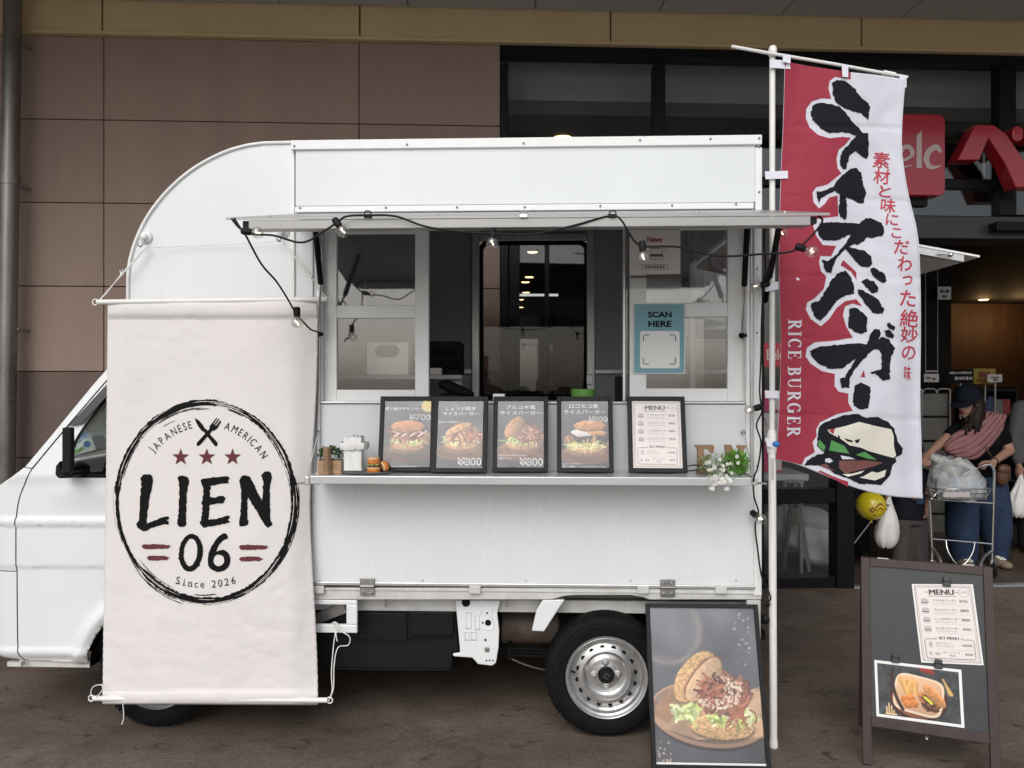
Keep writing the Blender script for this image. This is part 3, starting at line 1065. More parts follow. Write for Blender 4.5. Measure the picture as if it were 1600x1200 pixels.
# behind the side light: white table, sacks and the leg of a stand
t = thing('white_table', 'white table edge inside the glass just left of the flag foot', 'table')
p, q = wpt(1160, 741, 5.75), wpt(1264, 751, 5.75)
MB().box(p.x, q.x, 5.75, 6.2, q.z, p.z).build('table_top', 'trim_white', t, bevel=0.004)
for x in (p.x + 0.04, q.x - 0.04):
    for y in (5.8, 6.15):
        MB().tube([(x, y, q.z), (x, y, 0.006)], 0.014, 8).build('leg', 'aluminium', t)
rs = np.random.RandomState(5)
for k, (px, py, D, rx, rz, lb) in enumerate(((1270, 812, 6.0, 0.17, 0.09, 'crumpled white sack lying on top of the sack pile behind the glass'),
                                            (1262, 840, 5.95, 0.20, 0.10, 'middle white sack of the pile behind the glass'),
                                            (1282, 866, 5.9, 0.17, 0.09, 'lowest front white sack of the pile behind the glass'),
                                            (1225, 830, 6.3, 0.22, 0.20, 'large pale sack standing behind the slanted silver bar'))):
    c = wpt(px, py, D)
    m_ = MB().ball(c, rx, 0.14, rz, 28, 18)
    m_.v = [tuple(Vector(v) + (Vector(v) - c).normalized() * 0.03 * math.sin(9 * v[0] + 7 * v[2] + k) * math.cos(11 * v[2] + 5 * v[1])) for v in m_.v]
    tag(m_.build('sack', 'sack', smooth=180), lb, 'sack')
t = thing('folding_stand', 'silver legs of a folding stand slanting behind the lower glass', 'stand')
MB().bar(wpt(1243, 752, 5.6), wpt(1265, 893, 5.55), 0.032, 0.02).build('leg', 'aluminium', t)
MB().bar(wpt(1240, 752, 5.7), wpt(1224, 890, 5.8), 0.03, 0.02).build('leg', 'steel', t)
MB().bar(wpt(1230, 752, 5.66), wpt(1256, 752, 5.64), 0.03, 0.02).build('top_rail', 'steel', t)
# ================================================================== THE FOOD TRUCK
truck = thing('food_truck', 'white kitchen truck with open serving hatch, counter and curved front box', 'truck', TM)
WID = 1.40
def tp(px, py, d=0.0):
    return T.at(px, py, d)
def tbox(a, b, c, e, d0, d1, name, m, parent=None, bevel=0.003):
    return MB().pbox(T, a, b, c, e, d0, d1).build(name, m, parent or truck, bevel=bevel)

# ---- box body
arc = spline([(200, 436), (203, 408), (213, 374), (232, 336), (262, 298), (300, 265), (343, 241), (380, 228.5), (412, 223.5)], 5)
side = [(200, 505)] + arc + [(455, 222.5), (455, 931), (440, 931), (440, 505)]
MB().pprism(T, side, 0.0, 0.03).build('front_side_panel', 'side_white', truck, bevel=0.003)
MB().prism([(tp(x, y).x, tp(x, y).z) for x, y in side], WID - 0.03, WID).build('far_side_panel', 'side_white', truck)
edge = [(200, 505)] + arc + [(455, 222.5)]
m_ = MB().tube([tp(x, y, -0.003) for x, y in edge], 0.0075, 8)
m_.build('edge_trim', 'trim_white', truck, smooth=60)
# roof and curved front skin
skin = [tp(x, y, 0) for x, y in edge] + [tp(1190, 213, 0)]
zr = skin[-2].z
skin[-1].z = zr
m_ = MB()
vs_, fs_ = [], []
for p in skin:
    vs_ += [(p.x, 0.031, p.z - 0.004), (p.x, WID - 0.031, p.z - 0.004)]
fs_ = [(2 * i, 2 * i + 1, 2 * i + 3, 2 * i + 2) for i in range(len(skin) - 1)]
o = m_.add(vs_, fs_).build('roof_skin', 'side_white', truck, smooth=40)
sm = o.modifiers.new('thick', 'SOLIDIFY')
sm.thickness = 0.02
sm.offset = -1 if True else 1
x0, x1, z0, z1 = T.rect(200, 500, 440, 507, 0.0)
MB().box(x0 + 0.02, x1, 0.031, WID - 0.031, z0, z1).build('overhang_floor', 'side_white', truck)
# post between front panel and hatch
tbox(460.5, 331, 499, 931, 0.004, 0.03, 'post_panel', 'side_white')
tbox(453, 231, 460, 931, -0.008, 0.034, 'trim_strip', 'trim_white')
tbox(484, 346, 489, 757, -0.006, 0.003, 'trim_strip', 'trim_white')
tbox(494, 346, 500, 757, -0.010, 0.003, 'trim_strip', 'aluminium')
# header
HB = -0.022
tbox(461.5, 230, 1180, 319, HB, 0.03, 'header_panel', 'panel_white')
def trim_with_screws(a, b, c, e, d, screws, horizontal=True):
    o = tbox(a, b, c, e, d, 0.028, 'header_trim', 'trim_white')
    for s in screws:
        q = tp(s[0], s[1], d)
        MB().lathe([(0.0045, 0), (0.0045, 0.0035), (0.002, 0.0045)], (q.x, d, q.z), (0, -1, 0), 10).build('screw', 'screw', o)
    return o
trim_with_screws(454, 214.5, 1191, 229.5, HB - 0.012, [(460, 228), (636, 226), (818, 224), (1000, 219), (1110, 217), (1186, 216)])
trim_with_screws(460.5, 319.5, 1178, 329, HB - 0.010, [(469, 325), (603, 324.5), (714, 324), (820, 323.5), (938, 322), (1050, 321), (1150, 319)])
trim_with_screws(1180.5, 230, 1191, 344, HB - 0.011, [(1186, 229.5), (1186, 300)])
tbox(461, 329.5, 1180, 345, HB + 0.006, 0.03, 'hinge_rail', 'shelf_metal')
# right corner
tbox(1166, 346, 1172, 757, -0.004, 0.03, 'corner_post', 'trim_white')
tbox(1172.5, 346, 1178, 757, 0.004, 0.03, 'corner_post', 'aluminium')
tbox(1178.5, 345, 1190.5, 931, -0.012, 0.03, 'corner_post', 'trim_white')
for py in (420, 520, 640, 728):
    q = tp(1183, py, -0.012)
    MB().lathe([(0.004, 0), (0.004, 0.003)], (q.x, -0.012, q.z), (0, -1, 0), 10).build('screw', 'screw', truck)

# ---- serving hatch windows
def sash(name, xs_, ys_, d):
    fr = MB()
    a0, a1, b0, b1 = xs_
    fr.pbox(T, a0, ys_[0], a1, ys_[5], d, d + 0.028)
    fr.pbox(T, b0, ys_[0], b1, ys_[5], d, d + 0.028)
    for i in (0, 2, 4):
        fr.pbox(T, a1 + 0.05, ys_[i], b0 - 0.05, ys_[i + 1], d, d + 0.028)
    o = fr.build(name, 'trim_white', truck, bevel=0.003)
    for i in (1, 3):
        MB().pbox(T, a1 - 2, ys_[i] - 2, b0 + 2, ys_[i + 1] + 2, d + 0.012, d + 0.017).build('pane', 'truck_glass', o)
    return o
sash('window_sash', (504, 526, 648.5, 670), (344, 365, 477, 497, 609, 627), 0.036)
sash('window_sash', (984, 1010, 1137, 1164), (344, 358.5, 473, 495, 607, 627), 0.036)
tbox(973, 345, 978, 627, 0.075, 0.10, 'sliding_stile', 'aluminium')
MB().pbox(T, 978.5, 346, 1100, 627, 0.085, 0.090).build('sliding_pane', 'truck_glass', truck)
tbox(500.5, 345, 503.5, 627, 0.0, 0.05, 'hatch_jamb', 'aluminium')
tbox(500, 627.5, 1165, 631, -0.004, 0.06, 'hatch_sill', 'aluminium')
tbox(500, 631.5, 1165.5, 757, 0.006, 0.03, 'back_splash', 'panel_white')
tbox(487, 757.5, 1178, 912, -0.006, 0.03, 'lower_panel', 'side_white')
tbox(487, 912.3, 1182, 918, -0.012, 0.03, 'lower_trim', 'aluminium')
for px in (500, 660, 822, 985, 1150):
    q = tp(px, 907, -0.006)
    MB().lathe([(0.003, 0), (0.003, 0.003)], (q.x, -0.006, q.z), (0, -1, 0), 8).build('screw', 'steel', truck)

# ---- counter shelf
SHD = -0.225
sx0, sx1, sz0, sz1 = T.rect(484, 745, 1175, 758, SHD)
shelf = MB().box(sx0, sx1, SHD, -0.014, sz0, sz1).build('counter_shelf', 'shelf_metal', truck, bevel=0.003)
SHZ = sz1
for a, b in ((476, 483.4), (1175.6, 1184)):
    x0, x1, z0, z1 = T.rect(a, 744.6, b, 758.6, SHD - 0.002)
    MB().box(x0, x1, SHD - 0.003, -0.014, z0, z1).build('end_cap', 'aluminium', shelf, bevel=0.004)
q0, q1 = tp(478, 757, SHD), tp(1186, 757, SHD)
MB().box(q0.x - 0.03, q0.x, SHD, SHD + 0.03, q0.z, q0.z + 0.006).build('bracket_tab', 'steel', shelf)
MB().box(q1.x, q1.x + 0.03, SHD, SHD + 0.03, q1.z, q1.z + 0.006).build('bracket_tab', 'steel', shelf)
for (a, b) in (((498, 674), (481, 743)), ((1161, 675), (1179, 745))):
    p, q = tp(*a, -0.004), tp(*b, SHD + 0.01)
    n = 30
    m_ = MB()
    for i in range(n + 1):
        m_.ball(p.lerp(q, i / n), 0.0034, n=6, m=4)
    m_.build('chain', 'chrome', shelf, smooth=180)
    MB().ball(p, 0.009, n=8, m=6).build('chain_anchor', 'steel', shelf, smooth=180)

# ---- awning flap, raised
AW = -0.73
zh = tp(825, 331.5, -0.03).z
ax0, ax1 = tp(353, 337, AW).x, tp(1297, 334, AW).x
zf0, zf1 = tp(353, 338, AW).z, tp(1297, 334.5, AW).z
zf = (zf0 + zf1) / 2
flap = MB().add([(ax0, -0.035, zh), (ax1, -0.035, zh), (ax1, AW, zf), (ax0, AW, zf),
                 (ax0, -0.035, zh - 0.008), (ax1, -0.035, zh - 0.008), (ax1, AW, zf - 0.008), (ax0, AW, zf - 0.008)],
                [(0, 1, 2, 3), (7, 6, 5, 4), (0, 4, 5, 1), (1, 5, 6, 2), (2, 6, 7, 3), (3, 7, 4, 0)]).build('awning_flap', 'awning_grey', truck)
lx0, lx1 = tp(388, 343, AW).x, tp(1267, 343, AW).x
MB().box(lx0, lx1, AW + 0.002, AW + 0.05, zf - 0.038, zf - 0.0085).build('front_channel', 'awning_grey', flap, bevel=0.002)
for a, b in ((lx0 - 0.022, lx0 - 0.001), (lx1 + 0.001, lx1 + 0.022)):
    MB().box(a, b, AW + 0.01, AW + 0.045, zf - 0.030, zf - 0.009).build('channel_plug', 'black_plastic', flap)
sl = (zh - zf) / (-0.035 - AW)
for i in range(7):
    x = ax0 + 0.12 + i * (ax1 - ax0 - 0.24) / 6
    z = zf + 0.12 * sl
    MB().lathe([(0.006, 0), (0.006, 0.004), (0.003, 0.006)], (x, AW + 0.06, zf + 0.06 * sl), (0, 0, 1), 8).build('rivet', 'aluminium', flap)
for px in (575, 818, 957):
    c = tp(px, 337, AW)
    m_ = MB().tube(spline([(c.x - 0.012, AW - 0.002, c.z - 0.004), (c.x - 0.008, AW - 0.006, c.z + 0.012), (c.x + 0.008, AW - 0.006, c.z + 0.012), (c.x + 0.012, AW - 0.002, c.z - 0.004)], 4), 0.002, 6)
    m_.box(c.x - 0.012, c.x + 0.012, AW - 0.006, AW + 0.012, c.z - 0.006, c.z + 0.004)
    m_.build('cable_clip', 'black_plastic' if px != 818 else 'aluminium', flap)
# gas struts
for top, mid, low in (((492, 350), (501, 443), (497, 522)), ((1168, 346), (1163, 446), (1159, 524))):
    p, q, r_ = tp(*top, -0.30), tp(*mid, -0.14), tp(*low, -0.008)
    st = MB().tube([p, q], 0.011, 12).build('gas_strut', 'matte_black', truck, smooth=40)
    MB().tube([q, r_], 0.0045, 8).build('strut_rod', 'chrome', st, smooth=40)
    MB().ball(r_, 0.013, n=10, m=8).tube([r_, r_ + Vector((0.02, 0.004, 0))], 0.007, 8).build('ball_joint', 'matte_black', st, smooth=60)
p, q = tp(1219, 345, -0.5), tp(1196, 470, 0.2)
MB().tube([p, q], 0.011, 12).build('gas_strut', 'matte_black', truck, smooth=40)

# ---- raised rear hatch
hx = tp(1191, 337, 0.0)
he_ = tp(1531, 399, 0.0)
MB().add([(hx.x, 0.0, hx.z), (he_.x, 0.0, he_.z), (he_.x, WID - 0.02, he_.z), (hx.x, WID - 0.02, hx.z),
          (hx.x, 0.0, hx.z - 0.008), (he_.x, 0.0, he_.z - 0.008), (he_.x, WID - 0.02, he_.z - 0.008), (hx.x, WID - 0.02, hx.z - 0.008)],
         [(0, 1, 2, 3), (7, 6, 5, 4), (0, 4, 5, 1), (1, 5, 6, 2), (2, 6, 7, 3), (3, 7, 4, 0)]).build('rear_flap', 'trim_white', truck)
d_ = (he_ - hx)
k1 = hx + d_ * 0.93
MB().add([(hx.x, 0.004, hx.z - 0.009), (k1.x, 0.004, k1.z - 0.009), (k1.x, 0.04, k1.z - 0.009), (hx.x, 0.04, hx.z - 0.009),
          (hx.x, 0.004, hx.z - 0.04), (k1.x, 0.004, k1.z - 0.036), (k1.x, 0.04, k1.z - 0.036), (hx.x, 0.04, hx.z - 0.04)],
         [(0, 1, 2, 3), (7, 6, 5, 4), (0, 4, 5, 1), (1, 5, 6, 2), (2, 6, 7, 3), (3, 7, 4, 0)]).build('flap_channel', 'shelf_metal', truck)
c = hx + d_ * 0.86
MB().tube([(c.x - 0.05, -0.006, c.z - 0.016), (c.x, -0.012, c.z - 0.022)], 0.004, 6).ball((c.x, -0.012, c.z - 0.022), 0.010, n=8, m=6).build('flap_latch', 'chrome', truck, smooth=60)

# ---- kitchen inside
ZT = zr - 0.06
fx0, fx1 = tp(441, 700, 0.0).x, tp(1188, 700, 0.0).x
zfl = tp(825, 925, 0.0).z
FD = WID - 0.03
wx0, wx1, wz0, wz1 = T.rect(748, 376, 920, 624, FD)
MB().box(fx0, wx0, FD, WID, zfl, ZT).build('far_wall', 'interior_grey', truck)
MB().box(wx1, fx1, FD, WID, zfl, ZT).build('far_wall', 'interior_grey', truck)
MB().box(wx0, wx1, FD, WID, wz1, ZT).build('far_wall', 'interior_grey', truck)
MB().box(wx0, wx1, FD, WID, zfl, wz0).build('far_wall', 'interior_grey', truck)
win = MB().prism(rrect(wx0 + 0.02, wz0 + 0.02, wx1 - 0.02, wz1 - 0.02, 0.05), FD + 0.012, FD + 0.016).build('far_window', 'clear_pane', truck)
m_ = MB().tube([(x, FD - 0.004, z) for x, z in rrect(wx0 + 0.012, wz0 + 0.012, wx1 - 0.012, wz1 - 0.012, 0.05)], 0.016, 6, closed=True)
m_.build('gasket', 'matte_black', win, smooth=60)
for a, b, c, e in ((737, 345, 749, 640), (917, 345, 929, 640), (749.5, 365, 916.5, 376)):
    x0, x1, z0, z1 = T.rect(a, b, c, e, FD - 0.03)
    MB().box(x0, x1, FD - 0.03, FD - 0.002, z0, z1).build('wall_post', 'aluminium', truck, bevel=0.004)
for a, c in ((441, 736.5), (929.5, 1180)):
    x0, x1, z0, z1 = T.rect(a, 577, c, 584, FD - 0.03)
    MB().box(x0, x1, FD - 0.03, FD - 0.002, z0, z1).build('wall_rail', 'aluminium', truck, bevel=0.003)
q = tp(921, 593, FD - 0.04)
MB().box(q.x - 0.018, q.x + 0.018, FD - 0.045, FD - 0.031, q.z - 0.03, q.z + 0.03).build('door_latch', 'aluminium', truck, bevel=0.004)
MB().box(fx0 + 0.01, fx1, 0.031, FD, zfl - 0.03, zfl).build('floor', 'interior_dark', truck)
MB().box(fx0 + 0.03, fx1, 0.031, FD, ZT, ZT + 0.02).build('inner_ceiling', 'interior_grey', truck)
MB().box(fx0, fx0 + 0.03, 0.031, FD, zfl, ZT).build('front_bulkhead', 'interior_grey', truck)
MB().box(fx1 - 0.03, fx1, 0.031, FD, zfl, zfl + 0.55).build('rear_panel', 'side_white', truck)
MB().box(fx1 - 0.03, fx1, FD - 0.06, FD, zfl + 0.55, ZT).build('rear_post', 'trim_white', truck)
MB().box(fx1 - 0.03, fx1, 0.031, FD, ZT - 0.25, ZT).build('rear_header', 'side_white', truck)
CZ = 1.372
MB().box(fx0 + 0.04, fx1 - 0.04, 0.075, 0.50, CZ - 0.03, CZ).build('kitchen_counter', 'interior_grey', truck, bevel=0.004)
ks = tp(700, 586, 0.42).z
MB().box(fx0 + 0.04, tp(722, 586, 0.35).x, 0.35, 0.75, ks - 0.02, ks).build('kitchen_shelf', 'interior_grey', truck, bevel=0.003)
MB().box(tp(705, 586, 0.42).x, tp(722, 586, 0.42).x, 0.40, 0.72, CZ, ks - 0.02).build('shelf_leg', 'interior_grey', truck)

# ---- load bed and chassis
rail = [(487, 918.5), (1190, 918.5), (1190, 937), (1014, 937), (1004, 933), (985, 930), (900, 930), (884, 931), (872, 934), (862, 937), (487, 937)]
rl = MB().pprism(T, rail, -0.004, 0.03).build('bed_rail', 'old_white', truck, bevel=0.003)
MB().pbox(T, 487, 922, 1188, 925.5, -0.009, -0.0045).build('rail_rib', 'old_white', rl, bevel=0.002)
for a in (488, 733, 996, 1118):
    MB().pbox(T, a, 916, a + 18, 928, -0.022, -0.0095).build('rail_clip', 'old_white', rl, bevel=0.003)
for a, b in ((562, 903.5), (1032, 905.5)):
    h = MB().pbox(T, a, b, a + 23, b + 12, -0.019, -0.0125).pbox(T, a, b + 12.1, a + 23, b + 27, -0.017, -0.0095).build('gate_hinge', 'steel', rl, bevel=0.002)
    q = tp(a + 11.5, b + 12.5, -0.019)
    q2 = tp(a + 1, b + 12.5, -0.019)
    MB().tube([(q2.x, -0.02, q.z), (2 * q.x - q2.x, -0.02, q.z)], 0.006, 8).build('hinge_pin', 'steel', h, smooth=60)
    for dx, dy in ((5, 5), (18, 5), (5, 22), (18, 22)):
        q = tp(a + dx, b + dy, -0.019)
        MB().lathe([(0.0065, 0), (0.0065, 0.004), (0.003, 0.007)], (q.x, -0.018, q.z), (0, -1, 0), 8).build('bolt', 'chrome', h)
tbox(487, 937.5, 1166, 957, 0.09, 0.13, 'chassis_rail', 'old_white')
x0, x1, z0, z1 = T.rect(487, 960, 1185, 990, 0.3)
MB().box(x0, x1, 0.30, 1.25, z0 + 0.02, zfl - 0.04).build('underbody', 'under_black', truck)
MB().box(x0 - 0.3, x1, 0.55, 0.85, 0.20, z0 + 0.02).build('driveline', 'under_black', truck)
# bracket with a window, left
m_ = MB().pbox(T, 487, 937.5, 558, 945, 0.0, 0.02).pbox(T, 541, 945.05, 558, 976, 0.0, 0.02).pbox(T, 487, 976.05, 558, 989, 0.0, 0.02)
m_.build('step_bracket', 'white_paint', truck, bevel=0.004)
MB().bar(tp(480, 972, 0.09), tp(540, 948, 0.09), 0.03, 0.045).build('brace', 'steel', truck)
cov = MB().pprism(T, [(487, 950), (572, 951), (580, 949), (713, 950), (718, 1018), (708, 1022), (706, 1048), (560, 1049), (487, 1044)], 0.10, 0.42).build('battery_cover', 'black_plastic', truck, bevel=0.008)
MB().pbox(T, 640, 955, 709, 994, 0.086, 0.0995).build('raised_lid', 'black_plastic', cov, bevel=0.006)
MB().pbox(T, 560, 958, 636, 1000, 0.092, 0.0995).build('raised_lid', 'black_plastic', cov, bevel=0.006)
MB().tube([tp(x, y, 0.094) for x, y in ((560, 1000), (636, 1000), (640, 998), (706, 998))], 0.004, 6).tube([tp(x, y, 0.094) for x, y in ((490, 1043), (600, 1046), (704, 1046))], 0.005, 6).build('moulded_rib', 'black_plastic', cov, smooth=60)
st = MB().pprism(T, [(712, 938), (782, 938), (777, 958), (780, 985), (779, 1012), (775, 1036), (769, 1040.5), (747, 1038), (738, 1028), (709, 1026), (707, 1022), (719, 1020), (713, 955)], 0.055, 0.07).build('stamped_bracket', 'white_paint', truck, bevel=0.004)
m_ = MB()
for x, y, rr_ in ((728, 941.5, 0.018), (762.5, 973, 0.013), (754, 973, 0.004), (761, 958, 0.004), (758.5, 1000, 0.005), (760, 1032, 0.0035), (765, 1032, 0.0035), (770, 1032, 0.0035)):
    q = tp(x, y, 0.054)
    m_.lathe([(rr_, 0), (rr_, 0.0012)], (q.x, 0.0545, q.z), (0, -1, 0), 16)
m_.build('punched_hole', 'matte_black', st)
m_ = MB()
for a, b, c, e in ((726, 988, 732, 1000), (736, 988, 744, 1000), (728, 957, 736, 982), (742, 962, 748, 984)):
    m_.tube([tp(x, y, 0.0545) for x, y in ((a, b), (c, b), (c, e), (a, e))], 0.0035, 6, closed=True)
m_.tube(spline([tp(x, y, 0.0545) for x, y in ((752, 955), (748, 965), (750, 980), (766, 984), (772, 976), (768, 962), (770, 950))], 4), 0.003, 6)
m_.build('embossed_rib', 'white_paint', st, smooth=60)
q = tp(761, 1014.5, 0.054)
MB().lathe([(0.011, 0), (0.011, 0.004), (0.006, 0.005), (0.005, 0.009)], (q.x, 0.0545, q.z), (0, -1, 0), 12).build('bolt', 'steel', st)
MB().pprism(T, [(848, 937.5), (882, 937.5), (850, 987), (831, 986), (838, 955)], 0.0, 0.035).build('stake_bracket', 'white_paint', truck, bevel=0.004)
for px in (603, 791):
    q, r_ = tp(px, 937.5, 0.04), tp(px, 948, 0.04)
    MB().tube([q, r_], 0.006, 10).build('drain_stub', 'chrome', truck, smooth=40)
a, b = tp(785, 981, 0.30), tp(872, 981, 0.30)
MB().lathe([(0.04, -0.01), (0.078, 0.0), (0.08, 0.02), (0.08, b.x - a.x - 0.02), (0.076, b.x - a.x), (0.03, b.x - a.x + 0.02), (0.026, b.x - a.x + 0.12)], (a.x, 0.34, a.z), (1, 0, 0), 24).build('muffler', 'rust', truck, smooth=40)
for k in range(3):
    a, b = tp(778 + k * 10, 1014 + k * 5, 0.16), tp(1110, 1018 + k * 5, 0.16)
    MB().box(a.x, b.x, 0.16, 0.22, b.z - 0.005, b.z + 0.005).build('leaf_spring', 'under_black', truck)
a = tp(796, 1021, 0.15)
MB().box(a.x - 0.01, a.x + 0.01, 0.15, 0.23, a.z - 0.028, a.z + 0.028).build('spring_clamp', 'under_black', truck)
MB().tube(spline([tp(793, 1026, 0.2), tp(820, 1038, 0.22), tp(850, 1046, 0.24), tp(880, 1047, 0.26)], 4), 0.005, 6).build('brake_cable', 'steel', truck, smooth=60)
tbox(1167, 937.5, 1189, 1004, 0.0, 0.03, 'rear_bracket', 'old_white')
tbox(1150, 985, 1196, 1000, 0.10, 1.25, 'rear_bumper', 'matte_black')
q = tp(1193, 970, 0.03)
MB().lathe([(0.018, -0.02), (0.018, 0.03), (0.010, 0.034)], (q.x - 0.01, 0.05, q.z), (1, 0, 0), 14).build('rubber_stop', 'matte_black', truck)
MB().pprism(T, [(880, 938), (1010, 938), (1010, 952), (985, 956), (905, 956), (884, 952)], 0.20, 0.24).build('wheel_housing', 'old_white', truck)

# ---- wheels
def wheel(px, py, d, y_sign=1, cz=None):
    c = tp(px, py, d)
    z = cz or c.z
    w = bpy.data.objects.new('wheel', None)
    w.empty_display_size = 0.1
    col.objects.link(w)
    w.parent = truck
    w.location = (c.x, d, z)
    if y_sign < 0:
        w.rotation_euler = (0, 0, math.pi)
    rt = z
    prof = [(0.160, 0.030), (0.172, 0.008), (0.196, 0.0), (rt - 0.034, 0.003), (rt - 0.018, 0.010), (rt - 0.006, 0.021), (rt - 0.002, 0.036), (rt, 0.06), (rt, 0.10), (rt - 0.004, 0.125), (rt - 0.018, 0.14), (0.19, 0.147), (0.160, 0.13)]
    ty = MB().lathe(prof, (0, 0, 0), (0, 1, 0), 72, cap=False).build('tyre', 'rubber', w, smooth=40)
    m_ = MB()
    for k in range(84):
        a = 2 * math.pi * k / 84
        M = Matrix.Rotation(a, 4, 'Y')
        m_.box(-0.0052, 0.0052, 0.020, 0.040, rt - 0.017, rt - 0.0010, M)
        m_.box(-0.0066, 0.0066, 0.050, 0.072, rt - 0.010, rt + 0.0006, M)
        m_.box(-0.0066, 0.0066, 0.080, 0.102, rt - 0.010, rt + 0.0006, M)
    m_.build('tread', 'rubber', ty)
    m_ = MB()
    for rr_ in (0.196, 0.205, rt - 0.030):
        m_.tube([(rr_ * math.cos(t_), 0.0005, rr_ * math.sin(t_)) for t_ in [2 * math.pi * i / 72 for i in range(72)]], 0.0012, 5, closed=True)
    m_.build('sidewall_ring', 'rubber', ty, smooth=60)
    prof = [(0.160, 0.10), (0.156, 0.012), (0.162, 0.002), (0.168, -0.003), (0.1695, 0.004), (0.163, 0.0085), (0.158, 0.006), (0.152, 0.010), (0.147, 0.030), (0.138, 0.036), (0.128, 0.026), (0.106, 0.018), (0.100, 0.0165), (0.096, 0.020), (0.089, 0.045), (0.080, 0.050), (0.066, 0.046), (0.060, 0.040), (0.040, 0.038), (0.034, 0.036), (0.0, 0.036)]
    rm = MB().lathe(prof[1:], (0, 0, 0), (0, 1, 0), 72, cap=False).build('rim', 'rim_paint', w, smooth=35)
    m_ = MB()
    for k in range(16):
        a = 2 * math.pi * (k + 0.35) / 16
        m_.lathe([(0.0098, 0.0), (0.0098, 0.0035)], (0.119 * math.cos(a), 0.0245, 0.119 * math.sin(a)), (-0.32 * math.cos(a), -1, -0.32 * math.sin(a)), 14)
    m_.build('vent_hole', 'matte_black', rm)['kind'] = 'stuff'
    for k in range(4):
        a = 2 * math.pi * k / 4 + 0.04
        n_ = MB().lathe([(0.016, 0.0), (0.0145, 0.006), (0.010, 0.007)], (0.050 * math.cos(a), 0.040, 0.050 * math.sin(a)), (0, -1, 0), 18)
        n_.lathe([(0.0085, 0.006), (0.0085, 0.018), (0.004, 0.021)], (0.050 * math.cos(a), 0.040, 0.050 * math.sin(a)), (0, -1, 0), 6)
        n_.build('wheel_nut', 'rim_paint', rm)
    hb = MB().lathe([(0.034, 0.0), (0.034, 0.012), (0.030, 0.016), (0.0, 0.017)], (0, 0.037, 0), (0, -1, 0), 28, cap=False).build('hub_cap', 'black_plastic', rm, smooth=40)
    P = Print().loops([(-17, 2), (0, -15), (17, 1), (9, 6), (0, -5), (-7, 2), (12, 13), (0, 16), (-2, 14)])
    P.build('emblem', 'grey_visor', hb, lambda x, y: Vector((x / 1000, 0.0192, -y / 1000)))
    MB().tube([(-0.142, 0.03, 0.012), (-0.130, 0.012, 0.016)], 0.004, 6).build('valve', 'matte_black', rm)
    return w
RZ = 0.252
wheel(948, 1061, 0.0, cz=RZ)
wheel(243, 1054, 0.02, cz=RZ)
for px in (948, 243):
    x = tp(px, 1055, 0.0).x
    w = wheel(px, 1055, WID + 0.0, -1, cz=RZ)
    w.location.x = x
    MB().tube([(x, 0.12, RZ), (x, WID - 0.12, RZ)], 0.035, 12).ball((x, WID / 2, RZ), 0.10, n=14, m=8).build('axle', 'under_black', truck, smooth=60)

# ---- cab
def sstep(a, b, x):
    t = min(1, max(0, (x - a) / (b - a)))
    return t * t * (3 - 2 * t)
def cab_d(px, py):
    d = 0.0
    d += 0.16 * max(0.0, (742 - py) / 380)                        # glass house leans in
    d += 0.006 * sstep(742, 760, py) - 0.006
    d -= 0.009 * sstep(807, 811, py)                                # raised rib along the door
    d += 0.009 * sstep(819, 823, py)
    d += 0.007 * sstep(884, 890, py)
    d -= 0.010 * math.exp(-((py - 770) / 22.0) ** 2) * sstep(60, 110, px)
    d -= 0.006 * sstep(1010, 1018, py) * (1 if px < 150 else 0)
    d += 0.02 * sstep(1020, 1036, py)
    r = math.hypot(px - 243, (py - 1052))
    d -= 0.024 * math.exp(-((r - 122) / 11.0) ** 2) * sstep(1045, 1030, py)
    if px < 20:
        d += 0.30 * ((20 - px) / 120) ** 2
    return d
ar = [(243 + 110 * math.cos(R(a)), 1052 - 110 * math.sin(R(a))) for a in range(8, 173, 6)]
outline = [(40, 729), (70, 689), (100, 648), (132, 604), (165, 562), (200, 535), (260, 513), (330, 505), (436, 505), (436, 1036)] + ar + \
          [(133, 1039), (36, 1034), (0, 1029), (-70, 1015), (-95, 980), (-100, 900), (-90, 845), (-62, 795), (-25, 770), (0, 757), (20, 745)]
window = [(101, 742), (107, 712), (114, 688), (128, 662), (168, 606), (205, 566), (250, 545), (330, 540), (340, 742)]
def cab_pt(off=0.0, far=False):
    def fn(x, y):
        d = cab_d(x, y) + off
        q = T.at(x, y, 0)
        return Vector((q.x, (WID - d) if far else d, q.z))
    return fn
for far in (False, True):
    o = Print().loops(outline, window).build('cab_side', 'white_paint', truck, cab_pt(0, far), cut=4)
    bm = bmesh.new()
    bm.from_mesh(o.data)
    bmesh.ops.remove_doubles(bm, verts=bm.verts, dist=1e-5)
    bmesh.ops.recalc_face_normals(bm, faces=bm.faces)
    bm.to_mesh(o.data)
    bm.free()
    o.data.polygons.foreach_set('use_smooth', [True] * len(o.data.polygons))
    sm = o.modifiers.new('thick', 'SOLIDIFY')
    sm.thickness = 0.02
    sm.offset = -1
    if not far:
        cab_side = o
    Print().loops([(x, y) for x, y in window]).build('side_window', 'cab_glass', o, cab_pt(0.012, far), cut=40)
P = Print()
P.line(spline([(51, 732), (41, 752), (30, 780), (25.5, 815), (25, 870), (25.5, 960), (27, 1015), (34, 1034)], 6), 1.5)
P.line(spline([(51, 732), (82, 690), (120, 640), (168, 580), (205, 551), (260, 530), (340, 524)], 6), 2.0)
P.line([(39, 730), (51, 732)], 1.2).line([(-95, 893), (25, 893)], 1.2).line([(344, 524), (346, 1036)], 1.6)
P.build('shut_line', 'matte_black', cab_side, cab_pt(-0.0012), cut=10)
P = Print()
